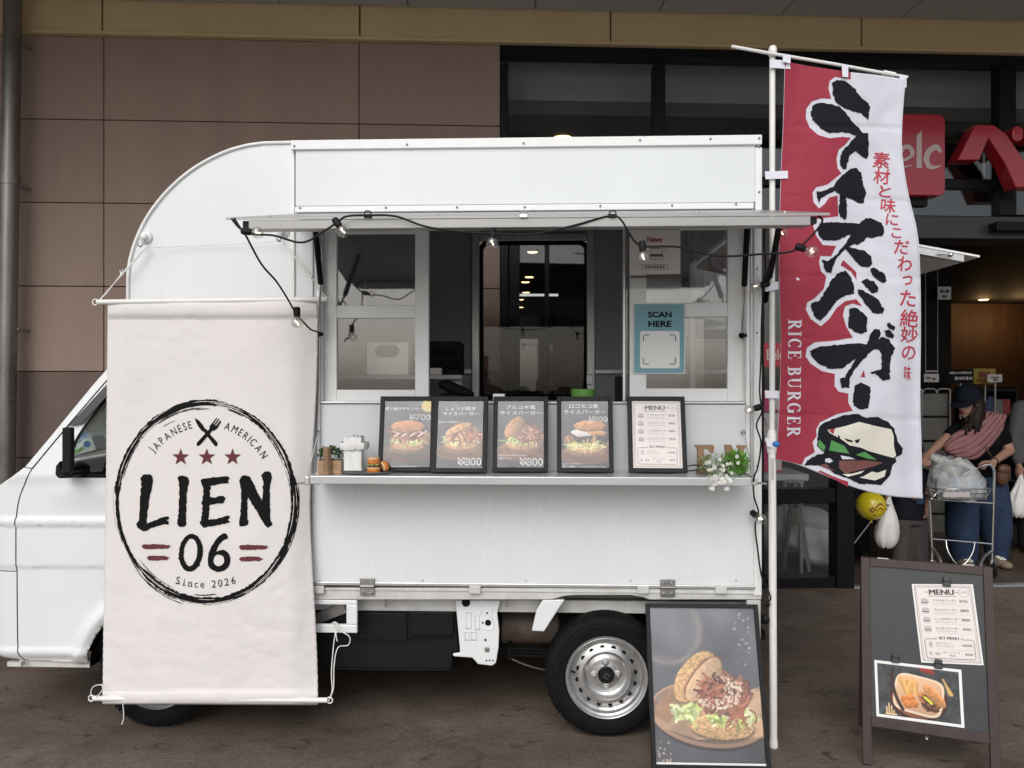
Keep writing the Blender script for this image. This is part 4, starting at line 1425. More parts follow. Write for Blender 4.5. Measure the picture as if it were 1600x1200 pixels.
P.line([(100, 743), (340, 743)], 6).line(spline([(103, 744), (108, 714), (116, 688), (131, 662), (170, 606), (206, 567), (250, 547), (330, 541)], 5), 4)
P.build('window_seal', 'matte_black', cab_side, cab_pt(-0.002), cut=12)
P = Print().loops([(104, 666), (126, 661), (172, 606), (207, 571), (252, 552), (332, 546), (332, 532), (250, 534), (204, 556), (166, 592)])
o = P.build('rain_visor', 'grey_visor', cab_side, lambda x, y: cab_pt(-0.016 - 0.02 * 0)(x, y), cut=12)
sm = o.modifiers.new('thick', 'SOLIDIFY')
sm.thickness = 0.006
Print().line([(106, 667), (127, 663), (172, 608), (207, 573)], 1.0).build('visor_edge', 'matte_black', cab_side, cab_pt(-0.026), cut=12)
# mirror
MB().pprism(T, rrect(96, 668, 110, 740, 3), -0.150, -0.118).build('mirror_housing', 'black_plastic', cab_side, bevel=0.012, seg=3)
MB().pprism(T, [(95, 740), (92, 720), (86, 728), (85, 742), (90, 748), (112, 747), (113, 738)], -0.10, -0.005).build('mirror_foot', 'black_plastic', cab_side, bevel=0.008)
MB().tube([tp(98, 742, -0.06), tp(101, 733, -0.13)], 0.012, 10).build('mirror_arm', 'black_plastic', cab_side, smooth=60)
# skins across the width
def sheet(pts, name, m, d0=0.05, d1=WID - 0.05, th=0.02):
    v, f = [], []
    for i, (x, y) in enumerate(pts):
        q = T.at(x, y, 0)
        dd = cab_d(x, y)
        v += [(q.x, dd + 0.003, q.z), (q.x, WID - dd - 0.003, q.z)]
    f = [(2 * i, 2 * i + 1, 2 * i + 3, 2 * i + 2) for i in range(len(pts) - 1)]
    o = MB().add(v, f).build(name, m, truck, smooth=50)
    s = o.modifiers.new('thick', 'SOLIDIFY')
    s.thickness = th
    s.offset = -1
    return o
sheet(spline([(165, 562), (200, 535), (260, 513), (330, 505), (436, 505)], 5), 'cab_roof', 'white_paint')
ws = sheet([(42, 727), (70, 689), (100, 648), (132, 604), (163, 564)], 'windscreen', 'cab_glass', th=0.006)
sheet(spline([(40, 729), (20, 745), (0, 757), (-25, 770), (-62, 795), (-90, 845), (-100, 900), (-95, 980), (-70, 1015)], 4), 'cab_nose', 'white_paint')
x0, x1, z0, z1 = T.rect(425, 507, 436, 1000, 0)
MB().box(x0, x1, 0.07, WID - 0.07, z0, z1).build('cab_back', 'white_paint', truck)
x0, x1, z0, z1 = T.rect(5, 1000, 425, 1034, 0)
MB().box(x0, x1, 0.06, WID - 0.06, z0 + 0.02, z1).build('cab_floor', 'under_black', truck)
m_ = MB().pprism(T, [(30, 760), (52, 742), (92, 746), (118, 760), (120, 800), (30, 1000)], 0.08, WID - 0.08)
m_.build('dashboard', 'matte_black', truck, bevel=0.01)
for d0 in (0.16, 0.78):
    m_ = MB().pprism(T, [(255, 830), (380, 845), (385, 870), (250, 868)], d0, d0 + 0.48).pprism(T, [(380, 845), (408, 700), (395, 660), (376, 662), (352, 840)], d0 + 0.001, d0 + 0.479)
    m_.pprism(T, [(398, 655), (404, 610), (386, 606), (376, 655)], d0 + 0.12, d0 + 0.36)
    m_.build('seat', 'interior_dark', truck, bevel=0.015)
c = T.at(170, 762, 0) + Vector((0, 0.38, 0))
ax = Vector((1, 0, 0.55)).normalized()
u = ax.cross(Vector((0, 1, 0))).normalized()
m_ = MB().tube([c + (Vector((0, 1, 0)) * math.cos(a) + u * math.sin(a)) * 0.17 for a in [2 * math.pi * i / 28 for i in range(28)]], 0.013, 8, closed=True)
m_.tube([c - ax * 0.35, c], 0.02, 8).bar(c - Vector((0, 0.16, 0)), c + Vector((0, 0.16, 0)), 0.03, 0.02)
m_.build('steering_wheel', 'matte_black', truck, smooth=50)
q = tp(22, 1036, 0.02)
MB().box(q.x - 0.03, q.x + 0.03, 0.02, 0.05, q.z - 0.015, q.z + 0.004).build('jack_tab', 'old_white', truck)
q, r_ = tp(30, 1037, 0.03), tp(140, 1043, 0.03)
MB().box(q.x, r_.x, 0.03, 0.05, r_.z, r_.z + 0.03).build('sill_flange', 'old_white', truck)
q = tp(37, 1036, 0.012)
MB().lathe([(0.009, 0), (0.009, 0.006)], (q.x, 0.012, q.z), (0, -1, 0), 10).build('sill_bolt', 'steel', truck)
# arch liner
x0 = tp(243, 1052, 0.0).x
m_ = MB()
pts = [(x0 + 0.30 * math.cos(R(a)), RZ + 0.30 * math.sin(R(a))) for a in range(0, 181, 10)]
v = []
for x, z in pts:
    v += [(x, 0.03, z), (x, 0.35, z)]
m_.add(v, [(2 * i, 2 * i + 1, 2 * i + 3, 2 * i + 2) for i in range(len(pts) - 1)])
m_.build('arch_liner', 'under_black', truck)
# ================================================================== CLOTH BANNER ON THE CAB SIDE
from mathutils import noise as mnoise
def lerp_line(pts, y):
    for (x0, y0), (x1, y1) in zip(pts[:-1], pts[1:]):
        if y <= y1:
            t = (y - y0) / (y1 - y0)
            return x0 + (x1 - x0) * t
    return pts[-1][0]
banner = thing('hanging_banner', 'off white cloth banner with round LIEN 06 logo hanging over the cab', 'banner', TM)
BL_ = spline([(168, 470), (168, 500), (166.5, 640), (165, 800), (162, 950), (160, 1100)], 8)
BR_ = spline([(495, 468), (496.5, 500), (496, 560), (493, 640), (488, 720), (485, 790), (488, 880), (492.5, 960), (496, 1040), (497, 1101)], 8)
def bn_d(x, y):
    t = (y - 470) / 630
    d = -0.058 - 0.045 * t
    u = (x - 165) / 330
    d += 0.009 * math.sin(u * 5.2 + t * 3.0) * (0.4 + 0.6 * t) + 0.0035 * math.sin(u * 11 - t * 6 + 1.0)
    d += 0.004 * (mnoise.noise((u * 3.5, t * 7, 1.3)))
    lo = 0.35 + 0.65 * sstep(0.55, 0.85, t) + 0.5 * sstep(0.3, 0.05, t)
    # sharp little creases left by folding
    for sc, am, an in ((1.0, 0.0050, 0.5), (1.9, 0.0030, -0.6), (3.6, 0.0014, 0.2)):
        c, s = math.cos(an), math.sin(an)
        p, q = (u * c + t * 1.9 * s) * 5 * sc, (-u * s + t * 1.9 * c) * 9 * sc
        d += lo * am * (0.35 - abs(mnoise.noise((p, q, sc * 3.1))))
    # side pulled in beside the counter
    d += 0.05 * sstep(0.86, 1.03, u) * (0.45 + 0.55 * math.exp(-((y - 780) / 190) ** 2))
    d += 0.012 * sstep(0.10, 0.0, u)
    # rod pockets
    for c, h, a in ((483, 13, 0.014), (1090, 11, 0.014)):
        q = (y - c) / h
        if abs(q) < 1:
            d -= a * math.sqrt(1 - q * q)
    return d
def bn(off=0.0):
    return lambda x, y: T.at(x, y, bn_d(x, y) + off)
ny, nx_ = 230, 110
v, f = [], []
for j in range(ny + 1):
    y = 470.5 + 630 * j / ny
    a, b = lerp_line([(p[0], p[1]) for p in BL_], y), lerp_line([(p[0], p[1]) for p in BR_], y)
    a += 0.22 * math.sin(y * 0.55)
    b += 0.25 * math.sin(y * 0.5 + 1)
    for i in range(nx_ + 1):
        x = a + (b - a) * i / nx_
        yy = y + (1.5 * (i / nx_) if j > ny * 0.9 else 0) - (1.5 * i / nx_ if j < ny * 0.1 else 0)
        v.append(T.at(x, yy, bn_d(x, yy)))
for j in range(ny):
    for i in range(nx_):
        k = j * (nx_ + 1) + i
        f.append((k, k + 1, k + nx_ + 2, k + nx_ + 1))
o = MB().add(v, f).build('cloth', 'cloth_white', banner, smooth=180)
sm = o.modifiers.new('thick', 'SOLIDIFY')
sm.thickness = 0.0012
cloth = o
# stitched hems
P = Print()
for y in (498, 1078):
    P.line([(lerp_line(BL_, y) + 2 + 8 * i, y + 0.1 * i / 4) for i in range(40)], 0.5)
P.build('stitching', 'paper_grey', cloth, bn(-0.0015), cut=10)

# logo ring, brushed
rg = random.Random(11)
P = Print()
CX, CY, RX, RY = 322.5, 785, 140.5, 156.5
def ringpt(a, k):
    return (CX + RX * k * math.sin(a), CY - RY * k * math.cos(a))
def arc_stroke(a0, a1, k0, k1, w, ragged=0.35):
    n = max(4, int(abs(a1 - a0) / 0.022))
    pts, ws = [], []
    for i in range(n + 1):
        t = i / n
        a = a0 + (a1 - a0) * t
        pts.append(ringpt(a, k0 + (k1 - k0) * t))
        e = min(1, t / 0.10, (1 - t) / 0.18)
        ws.append(max(0.25, w * e * (1 + rg.uniform(-ragged, ragged) * 0.6)))
    P.line(pts, ws)
for a0, a1, k, w in ((-0.95, 0.35, 1.0, 9.0), (0.15, 1.45, 0.985, 9.0), (1.25, 2.1, 0.985, 11.0), (1.95, 3.1, 0.985, 9.5), (2.9, 4.05, 0.985, 11.0), (3.9, 5.0, 0.99, 5.0), (4.75, 5.6, 1.0, 8.5)):
    arc_stroke(a0, a1, k, k + rg.uniform(-0.01, 0.01), w)
for _ in range(46):
    a0 = rg.uniform(0, 6.28)
    ln = rg.uniform(0.15, 0.95)
    k = 0.985 + rg.gauss(0, 0.028)
    arc_stroke(a0, a0 + ln, k, k + rg.uniform(-0.015, 0.015), rg.uniform(0.6, 1.9), 0.6)
P.build('logo_ring', 'ink_black', cloth, bn(-0.0022), cut=6)
P = Print()
for _ in range(36):
    a0 = rg.uniform(0, 6.28)
    k = 0.987 + rg.gauss(0, 0.02)
    arc_stroke(a0, a0 + rg.uniform(0.08, 0.5), k, k + rg.uniform(-0.008, 0.008), rg.uniform(0.35, 1.0), 0.7)
P.build('dry_brush_gap', 'cloth_white', cloth, bn(-0.0034), cut=6)

def rag(lp, amp, n=4, seed=1, rough=0.5):
    """Brush-edged outline: spline through the points with small dry-brush notches."""
    r_ = random.Random(seed)
    out = []
    k = len(lp)
    for i in range(k):
        a, b = lp[i], lp[(i + 1) % k]
        L = math.hypot(b[0] - a[0], b[1] - a[1])
        m = max(1, int(L / n))
        for j in range(m):
            t = j / m
            out.append((a[0] + (b[0] - a[0]) * t + r_.gauss(0, amp) * (1 if j else rough), a[1] + (b[1] - a[1]) * t + r_.gauss(0, amp) * (1 if j else rough)))
    return out
oz = (170, 610, 3.529)
LL = [(172, 490), (186, 466), (205, 461), (232, 464), (243, 485), (238, 530), (222, 600), (208, 735), (258, 715), (300, 697), (328, 693), (333, 708), (318, 716), (332, 722), (330, 740), (300, 737), (250, 755), (190, 778), (155, 755), (150, 735), (165, 718), (172, 600), (180, 505)]
II = [(378, 482), (392, 470), (412, 471), (434, 477), (442, 497), (430, 560), (425, 700), (430, 735), (415, 752), (387, 749), (375, 735), (382, 700), (388, 560), (386, 505)]
EE = [(508, 492), (520, 485), (545, 484), (590, 480), (640, 474), (662, 475), (665, 488), (655, 498), (662, 512), (620, 514), (560, 527), (557, 588), (590, 590), (612, 582), (634, 582), (643, 600), (632, 622), (590, 627), (555, 632), (550, 712), (600, 707), (640, 694), (664, 690), (666, 704), (656, 713), (671, 728), (620, 738), (560, 751), (520, 757), (503, 735), (512, 690), (518, 640), (510, 618), (516, 600), (522, 540), (510, 512)]
NN = [(720, 492), (733, 472), (752, 466), (776, 474), (787, 492), (846, 612), (852, 520), (842, 465), (858, 447), (880, 446), (896, 455), (900, 476), (888, 540), (890, 700), (902, 745), (876, 756), (856, 735), (766, 588), (764, 690), (768, 740), (745, 750), (722, 750), (718, 730), (726, 680), (730, 560), (722, 510)]
ZO = [(452 + 66 * math.cos(R(a)) + 6 * math.sin(R(a)), 895 - 105 * math.sin(R(a))) for a in range(0, 360, 12)]
ZI = [(450 + 37 * math.cos(R(a)) + 5 * math.sin(R(a)), 893 - 76 * math.sin(R(a))) for a in range(0, 360, 12)]
SO = spline([(657, 806), (640, 787), (618, 795), (586, 828), (557, 880), (545, 930), (556, 978), (602, 1001), (648, 986), (669, 945), (664, 905), (640, 881), (612, 880), (592, 890), (606, 855), (628, 828), (652, 818)], 3, True)
SI = [(606 + 30 * math.cos(R(a)), 937 - 32 * math.sin(R(a))) for a in range(0, 360, 15)]
for i, (nm, lps) in enumerate((('letter', [LL]), ('letter', [II]), ('letter', [EE]), ('letter', [NN]), ('digit', [ZO, ZI]), ('digit', [SO, SI]))):
    P = Print().loops(*[zz(rag(lp, 1.7, 9, 20 + i), *oz) for lp in lps])
    P.build(nm, 'ink_black', cloth, bn(-0.002), cut=12)
for i, c in enumerate(((396, 368), (540, 368), (682, 368))):
    st_ = []
    for k in range(10):
        a = -math.pi / 2 + k * math.pi / 5
        r_ = 49 if k % 2 == 0 else 20
        st_.append((c[0] + r_ * math.cos(a), c[1] + r_ * math.sin(a)))
    Print().loops(zz(st_, *oz)).build('star', 'ink_maroon', cloth, bn(-0.002), cut=12)
for i, (a, b, c_) in enumerate(((178, 862, 345), (208, 925, 340), (714, 866, 885), (718, 930, 856))):
    w = c_ - a
    lp = [(a, b), (a + 12, b - 12), (a + 0.5 * w, b - 14), (a + 0.8 * w, b - 12), (c_ - 25, b - 8), (c_ - 8, b - 9), (c_ - 16, b - 2), (c_, b - 1), (c_ - 14, b + 4), (c_ - 20, b + 10), (a + 0.7 * w, b + 11), (a + 0.4 * w, b + 14), (a + 14, b + 13)]
    Print().loops(zz(rag(lp, 1.4, 8, i), *oz)).build('dash', 'ink_maroon', cloth, bn(-0.002), cut=12)
P = Print()
P.loops(zz([(474, 150), (500, 168), (522, 196), (528, 208), (540, 216), (552, 236), (600, 288), (598, 306), (586, 308), (574, 294), (536, 244), (524, 228), (512, 224), (494, 200), (480, 174)], *oz))
P.loops(zz([(560, 236), (500, 304), (484, 306), (484, 290), (540, 228), (554, 214), (556, 196), (594, 150), (598, 154), (576, 184), (580, 188), (606, 156), (610, 160), (586, 192), (590, 196), (614, 166), (620, 170), (600, 206), (582, 222), (570, 222)], *oz))
P.build('crossed_cutlery', 'ink_black', cloth, bn(-0.002), cut=10)
def arc_text(s, a0, a1, k, h, nm, sx=0.8, rx=RX, ry=RY):
    P = Print()
    adv = [(lambda q: q[3] - q[2] + 0.16)(text2d(ch, 0.0, 3)) for ch in s]
    cum = [sum(adv[:i]) for i in range(len(adv) + 1)]
    for i, ch in enumerate(s):
        if ch == ' ':
            continue
        a = a0 + (a1 - a0) * (cum[i] + adv[i] / 2 - adv[0] / 2) / (cum[-1] - adv[-1] / 2 - adv[0] / 2)
        x, y = CX + rx * k * math.sin(a), CY - ry * k * math.cos(a)
        v_, f_, x0, x1, yy = text2d(ch, 0.0, 3)
        hh = h * (yy[1] - yy[0]) / 0.727
        P.text(ch, x, y, hh, (x1 - x0) * h / 0.727 * sx, rot=math.atan2(ry * math.sin(a), rx * math.cos(a)))
    P.build(nm, 'ink_black', cloth, bn(-0.002), cut=15)
arc_text('JAPANESE', -0.86, -0.235, 0.795, 12.5, 'lettering', 0.74)
arc_text('AMERICAN', 0.30, 0.93, 0.795, 12.5, 'lettering', 0.74)
P = Print()
sn = 'Since 2026'
for i, ch in enumerate(sn):
    if ch == ' ':
        continue
    x = [278, 287.5, 297, 306.5, 316, 0, 334, 344, 354, 364.5][i]
    y0 = 905 + 7.5 * (1 - ((x - 321) / 48) ** 2)
    v_, f_, x0, x1, yy = text2d(ch, 0.0, 3)
    s_ = 12.0 / 0.727
    P.text(ch, x, y0 + (yy[0] + yy[1]) / 2 * s_ + 6, (yy[1] - yy[0]) * s_, (x1 - x0) * s_ * 0.9, rot=-0.0042 * (x - 321))
    # small foot serifs
    if ch in 'inS2':
        P.rect(x - 3.4, y0 + 5.2, x + 3.4, y0 + 6.0)
P.build('lettering', 'ink_black', cloth, bn(-0.002), cut=15)
# rods, cords
for nm, a, b in (('top_rod', (152, 472), (512, 467.5)), ('bottom_rod', (146, 1091), (512, 1094))):
    d = -0.058 if nm == 'top_rod' else -0.103
    p, q = T.at(*a, d), T.at(*b, d)
    r_ = MB().tube([p, q], 0.0105, 12).build(nm, 'pole_white', banner, smooth=40)
    for e, s_ in ((p, -1), (q, 1)):
        m_ = MB().tube([e + Vector((s_ * 0.012 * math.cos(t_), 0, 0.012 * math.sin(t_))) + Vector((s_ * 0.008, 0, 0)) for t_ in [2 * math.pi * i / 14 for i in range(14)]], 0.003, 6, closed=True)
        m_.build('end_ring', 'pole_white', r_, smooth=60)
def cord(pts, r_=0.0022, name='cord', m='cord_white', parent=banner, F=T):
    P3 = [F.at(x, y, d) for x, y, d in pts]
    MB().tube(spline(P3, 6), r_, 6).build(name, m, parent, smooth=60)
cord([(230, 386, -0.035), (210, 408, -0.04), (190, 430, -0.05), (170, 452, -0.055), (153, 472, -0.058)])
cord([(229, 384, -0.035), (206, 410, -0.04), (190, 428, -0.05), (168, 456, -0.055), (155, 470, -0.058)])
cord([(441, 378, -0.035), (465, 406, -0.04), (487, 432, -0.05), (500, 452, -0.055), (511, 466, -0.058)])
cord([(442, 379, -0.035), (468, 412, -0.04), (488, 434, -0.05), (497, 452, -0.055), (508, 468, -0.058)])
cord([(230, 384, -0.033), (250, 386, -0.03), (300, 384, -0.02), (370, 381, -0.025), (440, 377, -0.033)], 0.0016)
for px, py in ((190, 429), (487, 433)):
    c = T.at(px, py, -0.05)
    MB().ball(c, 0.007, 0.006, 0.009, 10, 8).tube([c, c + Vector((0.008, -0.004, 0.022))], 0.002, 6).tube([c, c + Vector((-0.006, -0.004, 0.018))], 0.002, 6).build('knot', 'cord_white', banner, smooth=60)
cord([(514, 1094, -0.10), (519, 1078, -0.10), (518, 1050, -0.08), (521, 1010, -0.04), (524, 985, -0.02), (519, 974, -0.005)])
cord([(513, 1096, -0.10), (521, 1076, -0.10), (522, 1040, -0.08), (528, 1012, -0.05), (544, 1008, -0.04), (546, 995, -0.04), (532, 985, -0.03), (523, 972, -0.005)])
cord([(519, 974, -0.005), (523, 972, -0.006), (528, 976, -0.006), (525, 990, -0.03), (527, 1002, -0.03)])
cord([(145, 1091, -0.10), (142, 1082, -0.10), (146, 1073, -0.10), (158, 1070, -0.11), (160, 1078, -0.12), (150, 1090, -0.12)])
cord([(192, 1100, -0.125), (193, 1112, -0.12), (193, 1124, -0.12), (190, 1132, -0.12)])

def suction_hook(px, py, lb):
    t = thing('suction_hook', lb, 'hook', TM, 'suction hooks holding the banner')
    c = T.at(px, py, 0)
    MB().lathe([(0.027, 0.0), (0.027, 0.004), (0.022, 0.010), (0.014, 0.013), (0.013, 0.024), (0.009, 0.028), (0.0, 0.029)], (c.x, -0.0005, c.z), (0, -1, 0), 28, cap=False).build('suction_cup', 'trim_white', t, smooth=40)
    MB().tube(spline([(c.x, -0.022, c.z - 0.010), (c.x, -0.026, c.z - 0.028), (c.x - 0.004, -0.040, c.z - 0.046), (c.x - 0.012, -0.045, c.z - 0.040), (c.x - 0.014, -0.043, c.z - 0.030)], 5), 0.0028, 8).build('wire_hook', 'steel', t, smooth=60)
    return t
suction_hook(229, 371, 'left white suction hook on the curved front of the box')
suction_hook(443, 362, 'right white suction hook just under the raised awning')

# ================================================================== TALL FLAG AND ITS POLE
nob = thing('tall_flag', 'tall red and white cloth flag with black brush lettering and burger picture on a pole', 'flag')
FL = spline([(1226, 96), (1224, 180), (1219, 300), (1217, 420), (1220, 540), (1217, 640), (1212.5, 718)], 6)
FR = spline([(1415, 124), (1410, 190), (1410, 240), (1419, 300), (1432, 355), (1437, 400), (1439, 500), (1438, 620), (1440, 700), (1441.5, 779)], 6)
def fl_uv(x, y):
    # s along the width, t along the height of the cloth
    return (x - 1220) / 205, (y - 110) / 650
def fl_D(x, y):
    s, t = fl_uv(x, y)
    D = 3.055
    D += 0.030 * math.sin(s * 3.6 + 1.0 - t * 2.2) * s
    D += 0.010 * math.sin(s * 8.5 + t * 7.0)
    D -= 0.05 * sstep(0.1, 0.8, t) * s
    D += 0.006 * mnoise.noise((s * 5, t * 11, 3.0)) + 0.003 * mnoise.noise((s * 11, t * 26, 9.0))
    # roll at the free edge, lower half
    D += 0.05 * sstep(0.86, 1.06, s) * sstep(0.35, 0.75, t)
    # packing folds
    for yc in (0.13, 0.305, 0.49, 0.64, 0.83):
        D += 0.0035 * math.exp(-((t - yc - 0.01 * s) / 0.006) ** 2)
    return D
def fl(off=0.0):
    return lambda x, y: W.at(x, y, fl_D(x, y) + off)
ny, nx_ = 170, 60
v, f = [], []
bot = spline([(1212.5, 718), (1240, 724), (1275, 737), (1310, 752), (1345, 765), (1390, 775), (1441.5, 779)], 10)
top = [(1226, 96), (1262, 103), (1321, 112), (1370, 117), (1415, 124)]
def at_x(line, s):
    L = len(line) - 1
    k = min(int(s * L), L - 1)
    t = s * L - k
    return (line[k][0] + (line[k + 1][0] - line[k][0]) * t, line[k][1] + (line[k + 1][1] - line[k][1]) * t)
for j in range(ny + 1):
    tt = j / ny
    for i in range(nx_ + 1):
        s = i / nx_
        A, Bp = at_x(FL, tt), at_x(FR, tt)
        C0, C1 = at_x(top, s), at_x(bot, s)
        # Coons patch of the four edges
        x = (1 - s) * A[0] + s * Bp[0] + (1 - tt) * C0[0] + tt * C1[0] - ((1 - s) * (1 - tt) * FL[0][0] + s * (1 - tt) * FR[0][0] + (1 - s) * tt * FL[-1][0] + s * tt * FR[-1][0])
        y = (1 - s) * A[1] + s * Bp[1] + (1 - tt) * C0[1] + tt * C1[1] - ((1 - s) * (1 - tt) * FL[0][1] + s * (1 - tt) * FR[0][1] + (1 - s) * tt * FL[-1][1] + s * tt * FR[-1][1])
        v.append(W.at(x, y, fl_D(x, y)))
for j in range(ny):
    for i in range(nx_):
        k = j * (nx_ + 1) + i
        f.append((k, k + 1, k + nx_ + 2, k + nx_ + 1))
o = MB().add(v, f).build('cloth', 'flag_white', nob, smooth=180)
sm = o.modifiers.new('thick', 'SOLIDIFY')
sm.thickness = 0.0008
sm.offset = 1
fcl = o
oA = (1220, 100, 3.43)
def bz(pts):
    return [(x, y + 1166) for x, y in pts]
red = [(8, -8), (120, 6), (200, 18), (320, 36), (375, 45), (374, 82), (345, 76), (290, 68), (262, 90), (255, 130), (270, 185), (215, 184), (165, 200), (137, 240), (133, 290), (155, 340), (200, 380), (260, 398), (330, 390), (375, 395), (345, 432), (310, 460), (298, 510), (305, 560), (325, 585), (250, 645), (190, 660), (170, 690), (175, 740), (205, 775), (235, 750), (260, 715), (304, 705), (308, 815), (185, 830), (172, 865), (190, 920), (225, 970), (297, 975), (270, 1030), (212, 1028), (205, 1060), (215, 1110), (245, 1140), (230, 1205)]
red += bz([(180, 90), (142, 112), (134, 150), (160, 200), (215, 240), (260, 200), (300, 140), (345, 105), (405, 94), (436, 132), (385, 116), (345, 132), (333, 180), (350, 240), (386, 300), (300, 315), (180, 325), (140, 355), (133, 400), (160, 440), (220, 480), (290, 495), (288, 560), (310, 590), (362, 600), (362, 650), (386, 692), (300, 710), (210, 755), (190, 790), (192, 830), (170, 860), (182, 915), (130, 945), (112, 982)])
lft = [((p[0] - 1220 + 0.6) * 3.43, (p[1] - 100) * 3.43) for p in FL[::3]][::-1]
btm = [((p[0] - 1220) * 3.43, (p[1] - 100 - 0.8) * 3.43) for p in bot[:10:2]][::-1]
redl = [p for p in red[1:]] + [q for q in btm if q[0] < 100] + lft[1:]
P = Print().loops(zz(redl, *oA))
for isl in ([(320, 1078), (335, 1050), (405, 1115), (406, 1158), (378, 1112)], bz([(428, 512), (445, 474), (453, 512)]), bz([(212, 1012), (262, 1036), (330, 1062), (362, 1072), (360, 1100), (290, 1062), (200, 1018)])):
    P.loops(zz(isl, *oA))
P.build('red_field', 'flag_red', fcl, fl(-0.0015), cut=9)
strokes = [
    [(275, 100), (300, 85), (345, 90), (395, 130), (430, 180), (470, 210), (478, 240), (468, 300), (455, 285), (425, 260), (380, 250), (330, 230), (300, 210), (280, 165)],
    [(160, 255), (175, 220), (215, 207), (265, 215), (310, 225), (345, 255), (395, 320), (440, 370), (468, 372), (472, 430), (470, 490), (460, 508), (430, 490), (400, 465), (385, 480), (370, 490), (350, 560), (335, 565), (318, 540), (318, 490), (340, 450), (365, 430), (390, 400), (405, 385), (370, 370), (320, 365), (260, 370), (210, 345), (170, 300)],
    [(195, 680), (215, 685), (285, 655), (300, 625), (375, 560), (405, 555), (430, 580), (440, 640), (458, 690), (445, 745), (415, 745), (352, 712), (355, 800), (345, 835), (318, 820), (310, 790), (318, 700), (290, 678), (235, 707), (215, 720), (205, 745), (195, 720)],
    [(195, 880), (215, 850), (300, 848), (420, 855), (455, 825), (490, 830), (540, 850), (555, 895), (545, 920), (500, 930), (465, 928), (450, 945), (410, 970), (395, 962), (362, 978), (400, 990), (450, 1000), (485, 1030), (490, 1070), (470, 1090), (430, 1085), (370, 1020), (345, 992), (300, 1040), (285, 1075), (270, 1120), (240, 1110), (220, 1050), (255, 1055), (300, 1020), (340, 970), (385, 902), (370, 915), (300, 945), (230, 945), (205, 920)],
    [(345, 1105), (375, 1140), (392, 1190), (395, 1230), (350, 1240), (300, 1270), (240, 1350), (210, 1378), (180, 1350), (162, 1300), (165, 1280), (205, 1270), (240, 1215), (270, 1160), (300, 1125)],
    bz([(412, 40), (440, 45), (520, 95), (555, 150), (545, 172), (500, 170), (460, 130), (420, 70)]),
    [(480, 1100), (500, 1090), (550, 1120), (568, 1160), (555, 1175), (525, 1160), (490, 1130)],
    [(432, 1165), (460, 1150), (500, 1165), (525, 1200), (520, 1225), (490, 1228), (455, 1195)],
    bz([(370, 145), (400, 140), (440, 165), (465, 195), (460, 270), (430, 280), (390, 265), (360, 240)]),
    bz([(155, 370), (200, 350), (300, 340), (400, 330), (465, 335), (475, 290), (500, 255), (530, 255), (535, 275), (525, 312), (545, 295), (580, 310), (600, 340), (612, 360), (605, 385), (590, 400), (585, 470), (587, 525), (545, 530), (505, 492), (480, 490), (510, 475), (540, 470), (540, 400), (530, 367), (505, 362), (470, 385), (430, 430), (390, 480), (370, 520), (368, 570), (325, 568), (318, 520), (345, 515), (365, 470), (410, 407), (380, 430), (330, 465), (260, 467), (200, 440), (165, 400)]),
    bz([(568, 225), (585, 220), (615, 245), (605, 262), (580, 250)]),
    bz([(552, 262), (575, 255), (608, 285), (600, 305), (570, 295)]),
    bz([(395, 560), (430, 540), (480, 565), (478, 625), (470, 680), (430, 685), (390, 665), (388, 620)]),
]
for i, s_ in enumerate(strokes):
    Print().loops(zz(rag(s_, 1.9, 10, 40 + i), *oA)).build('brush_stroke', 'flag_black', fcl, fl(-0.0025), cut=10)
burger = bz([(205, 780), (235, 755), (290, 735), (340, 715), (420, 710), (455, 730), (520, 725), (580, 755), (610, 790), (620, 830), (630, 865), (655, 895), (650, 925), (615, 945), (620, 965), (600, 985), (585, 1040), (540, 1090), (470, 1085), (420, 1085), (375, 1060), (330, 1046), (290, 1030), (262, 1008), (215, 985), (125, 985), (140, 960), (190, 930), (232, 918), (195, 880), (196, 840)])
Print().loops(zz(rag(burger, 1.5, 10, 90), *oA)).build('burger_outline', 'flag_black', fcl, fl(-0.0025), cut=10)
def patch(pts, m, nm, off=-0.0035):
    Print().loops(zz(bz(pts), *oA)).build(nm, m, fcl, fl(off), cut=10)
patch([(345, 775), (420, 752), (500, 772), (592, 792), (606, 830), (606, 880), (618, 932), (605, 945), (540, 928), (470, 908), (430, 890), (370, 878), (320, 842), (262, 812), (250, 795), (300, 785)], 'ink_cream', 'burger_bun')
patch([(440, 1045), (488, 1018), (520, 1025), (565, 1008), (556, 1045), (505, 1066), (420, 1050)], 'ink_cream', 'burger_bun')
patch([(330, 1032), (380, 1030), (450, 1012), (430, 1028), (360, 1046)], 'ink_cream', 'burger_bun')
patch([(198, 880), (208, 848), (240, 884), (232, 908)], 'ink_green', 'burger_lettuce')
patch([(258, 905), (272, 850), (340, 880), (368, 922), (310, 914)], 'ink_green', 'burger_lettuce')
patch([(402, 928), (450, 912), (515, 956), (470, 950)], 'ink_green', 'burger_lettuce')
patch([(238, 950), (262, 946), (280, 962), (262, 972), (238, 966)], 'flag_white', 'burger_sauce')
patch([(320, 932), (370, 940), (400, 952), (330, 952)], 'flag_white', 'burger_sauce')
patch([(312, 960), (450, 958), (550, 970), (500, 990), (400, 1016), (345, 1030), (312, 1000)], 'ink_brown', 'burger_patty')
patch([(205, 985), (245, 975), (262, 1000), (300, 1020), (262, 1008)], 'ink_brown', 'burger_patty')
patch([(338, 838), (362, 846), (386, 852), (384, 862), (356, 856)], 'flag_black', 'burger_mark', -0.0045)
patch([(396, 850), (426, 842), (416, 864), (404, 866)], 'flag_black', 'burger_mark', -0.0045)
patch([(306, 820), (316, 828), (318, 846), (308, 840)], 'flag_black', 'burger_mark', -0.0045)
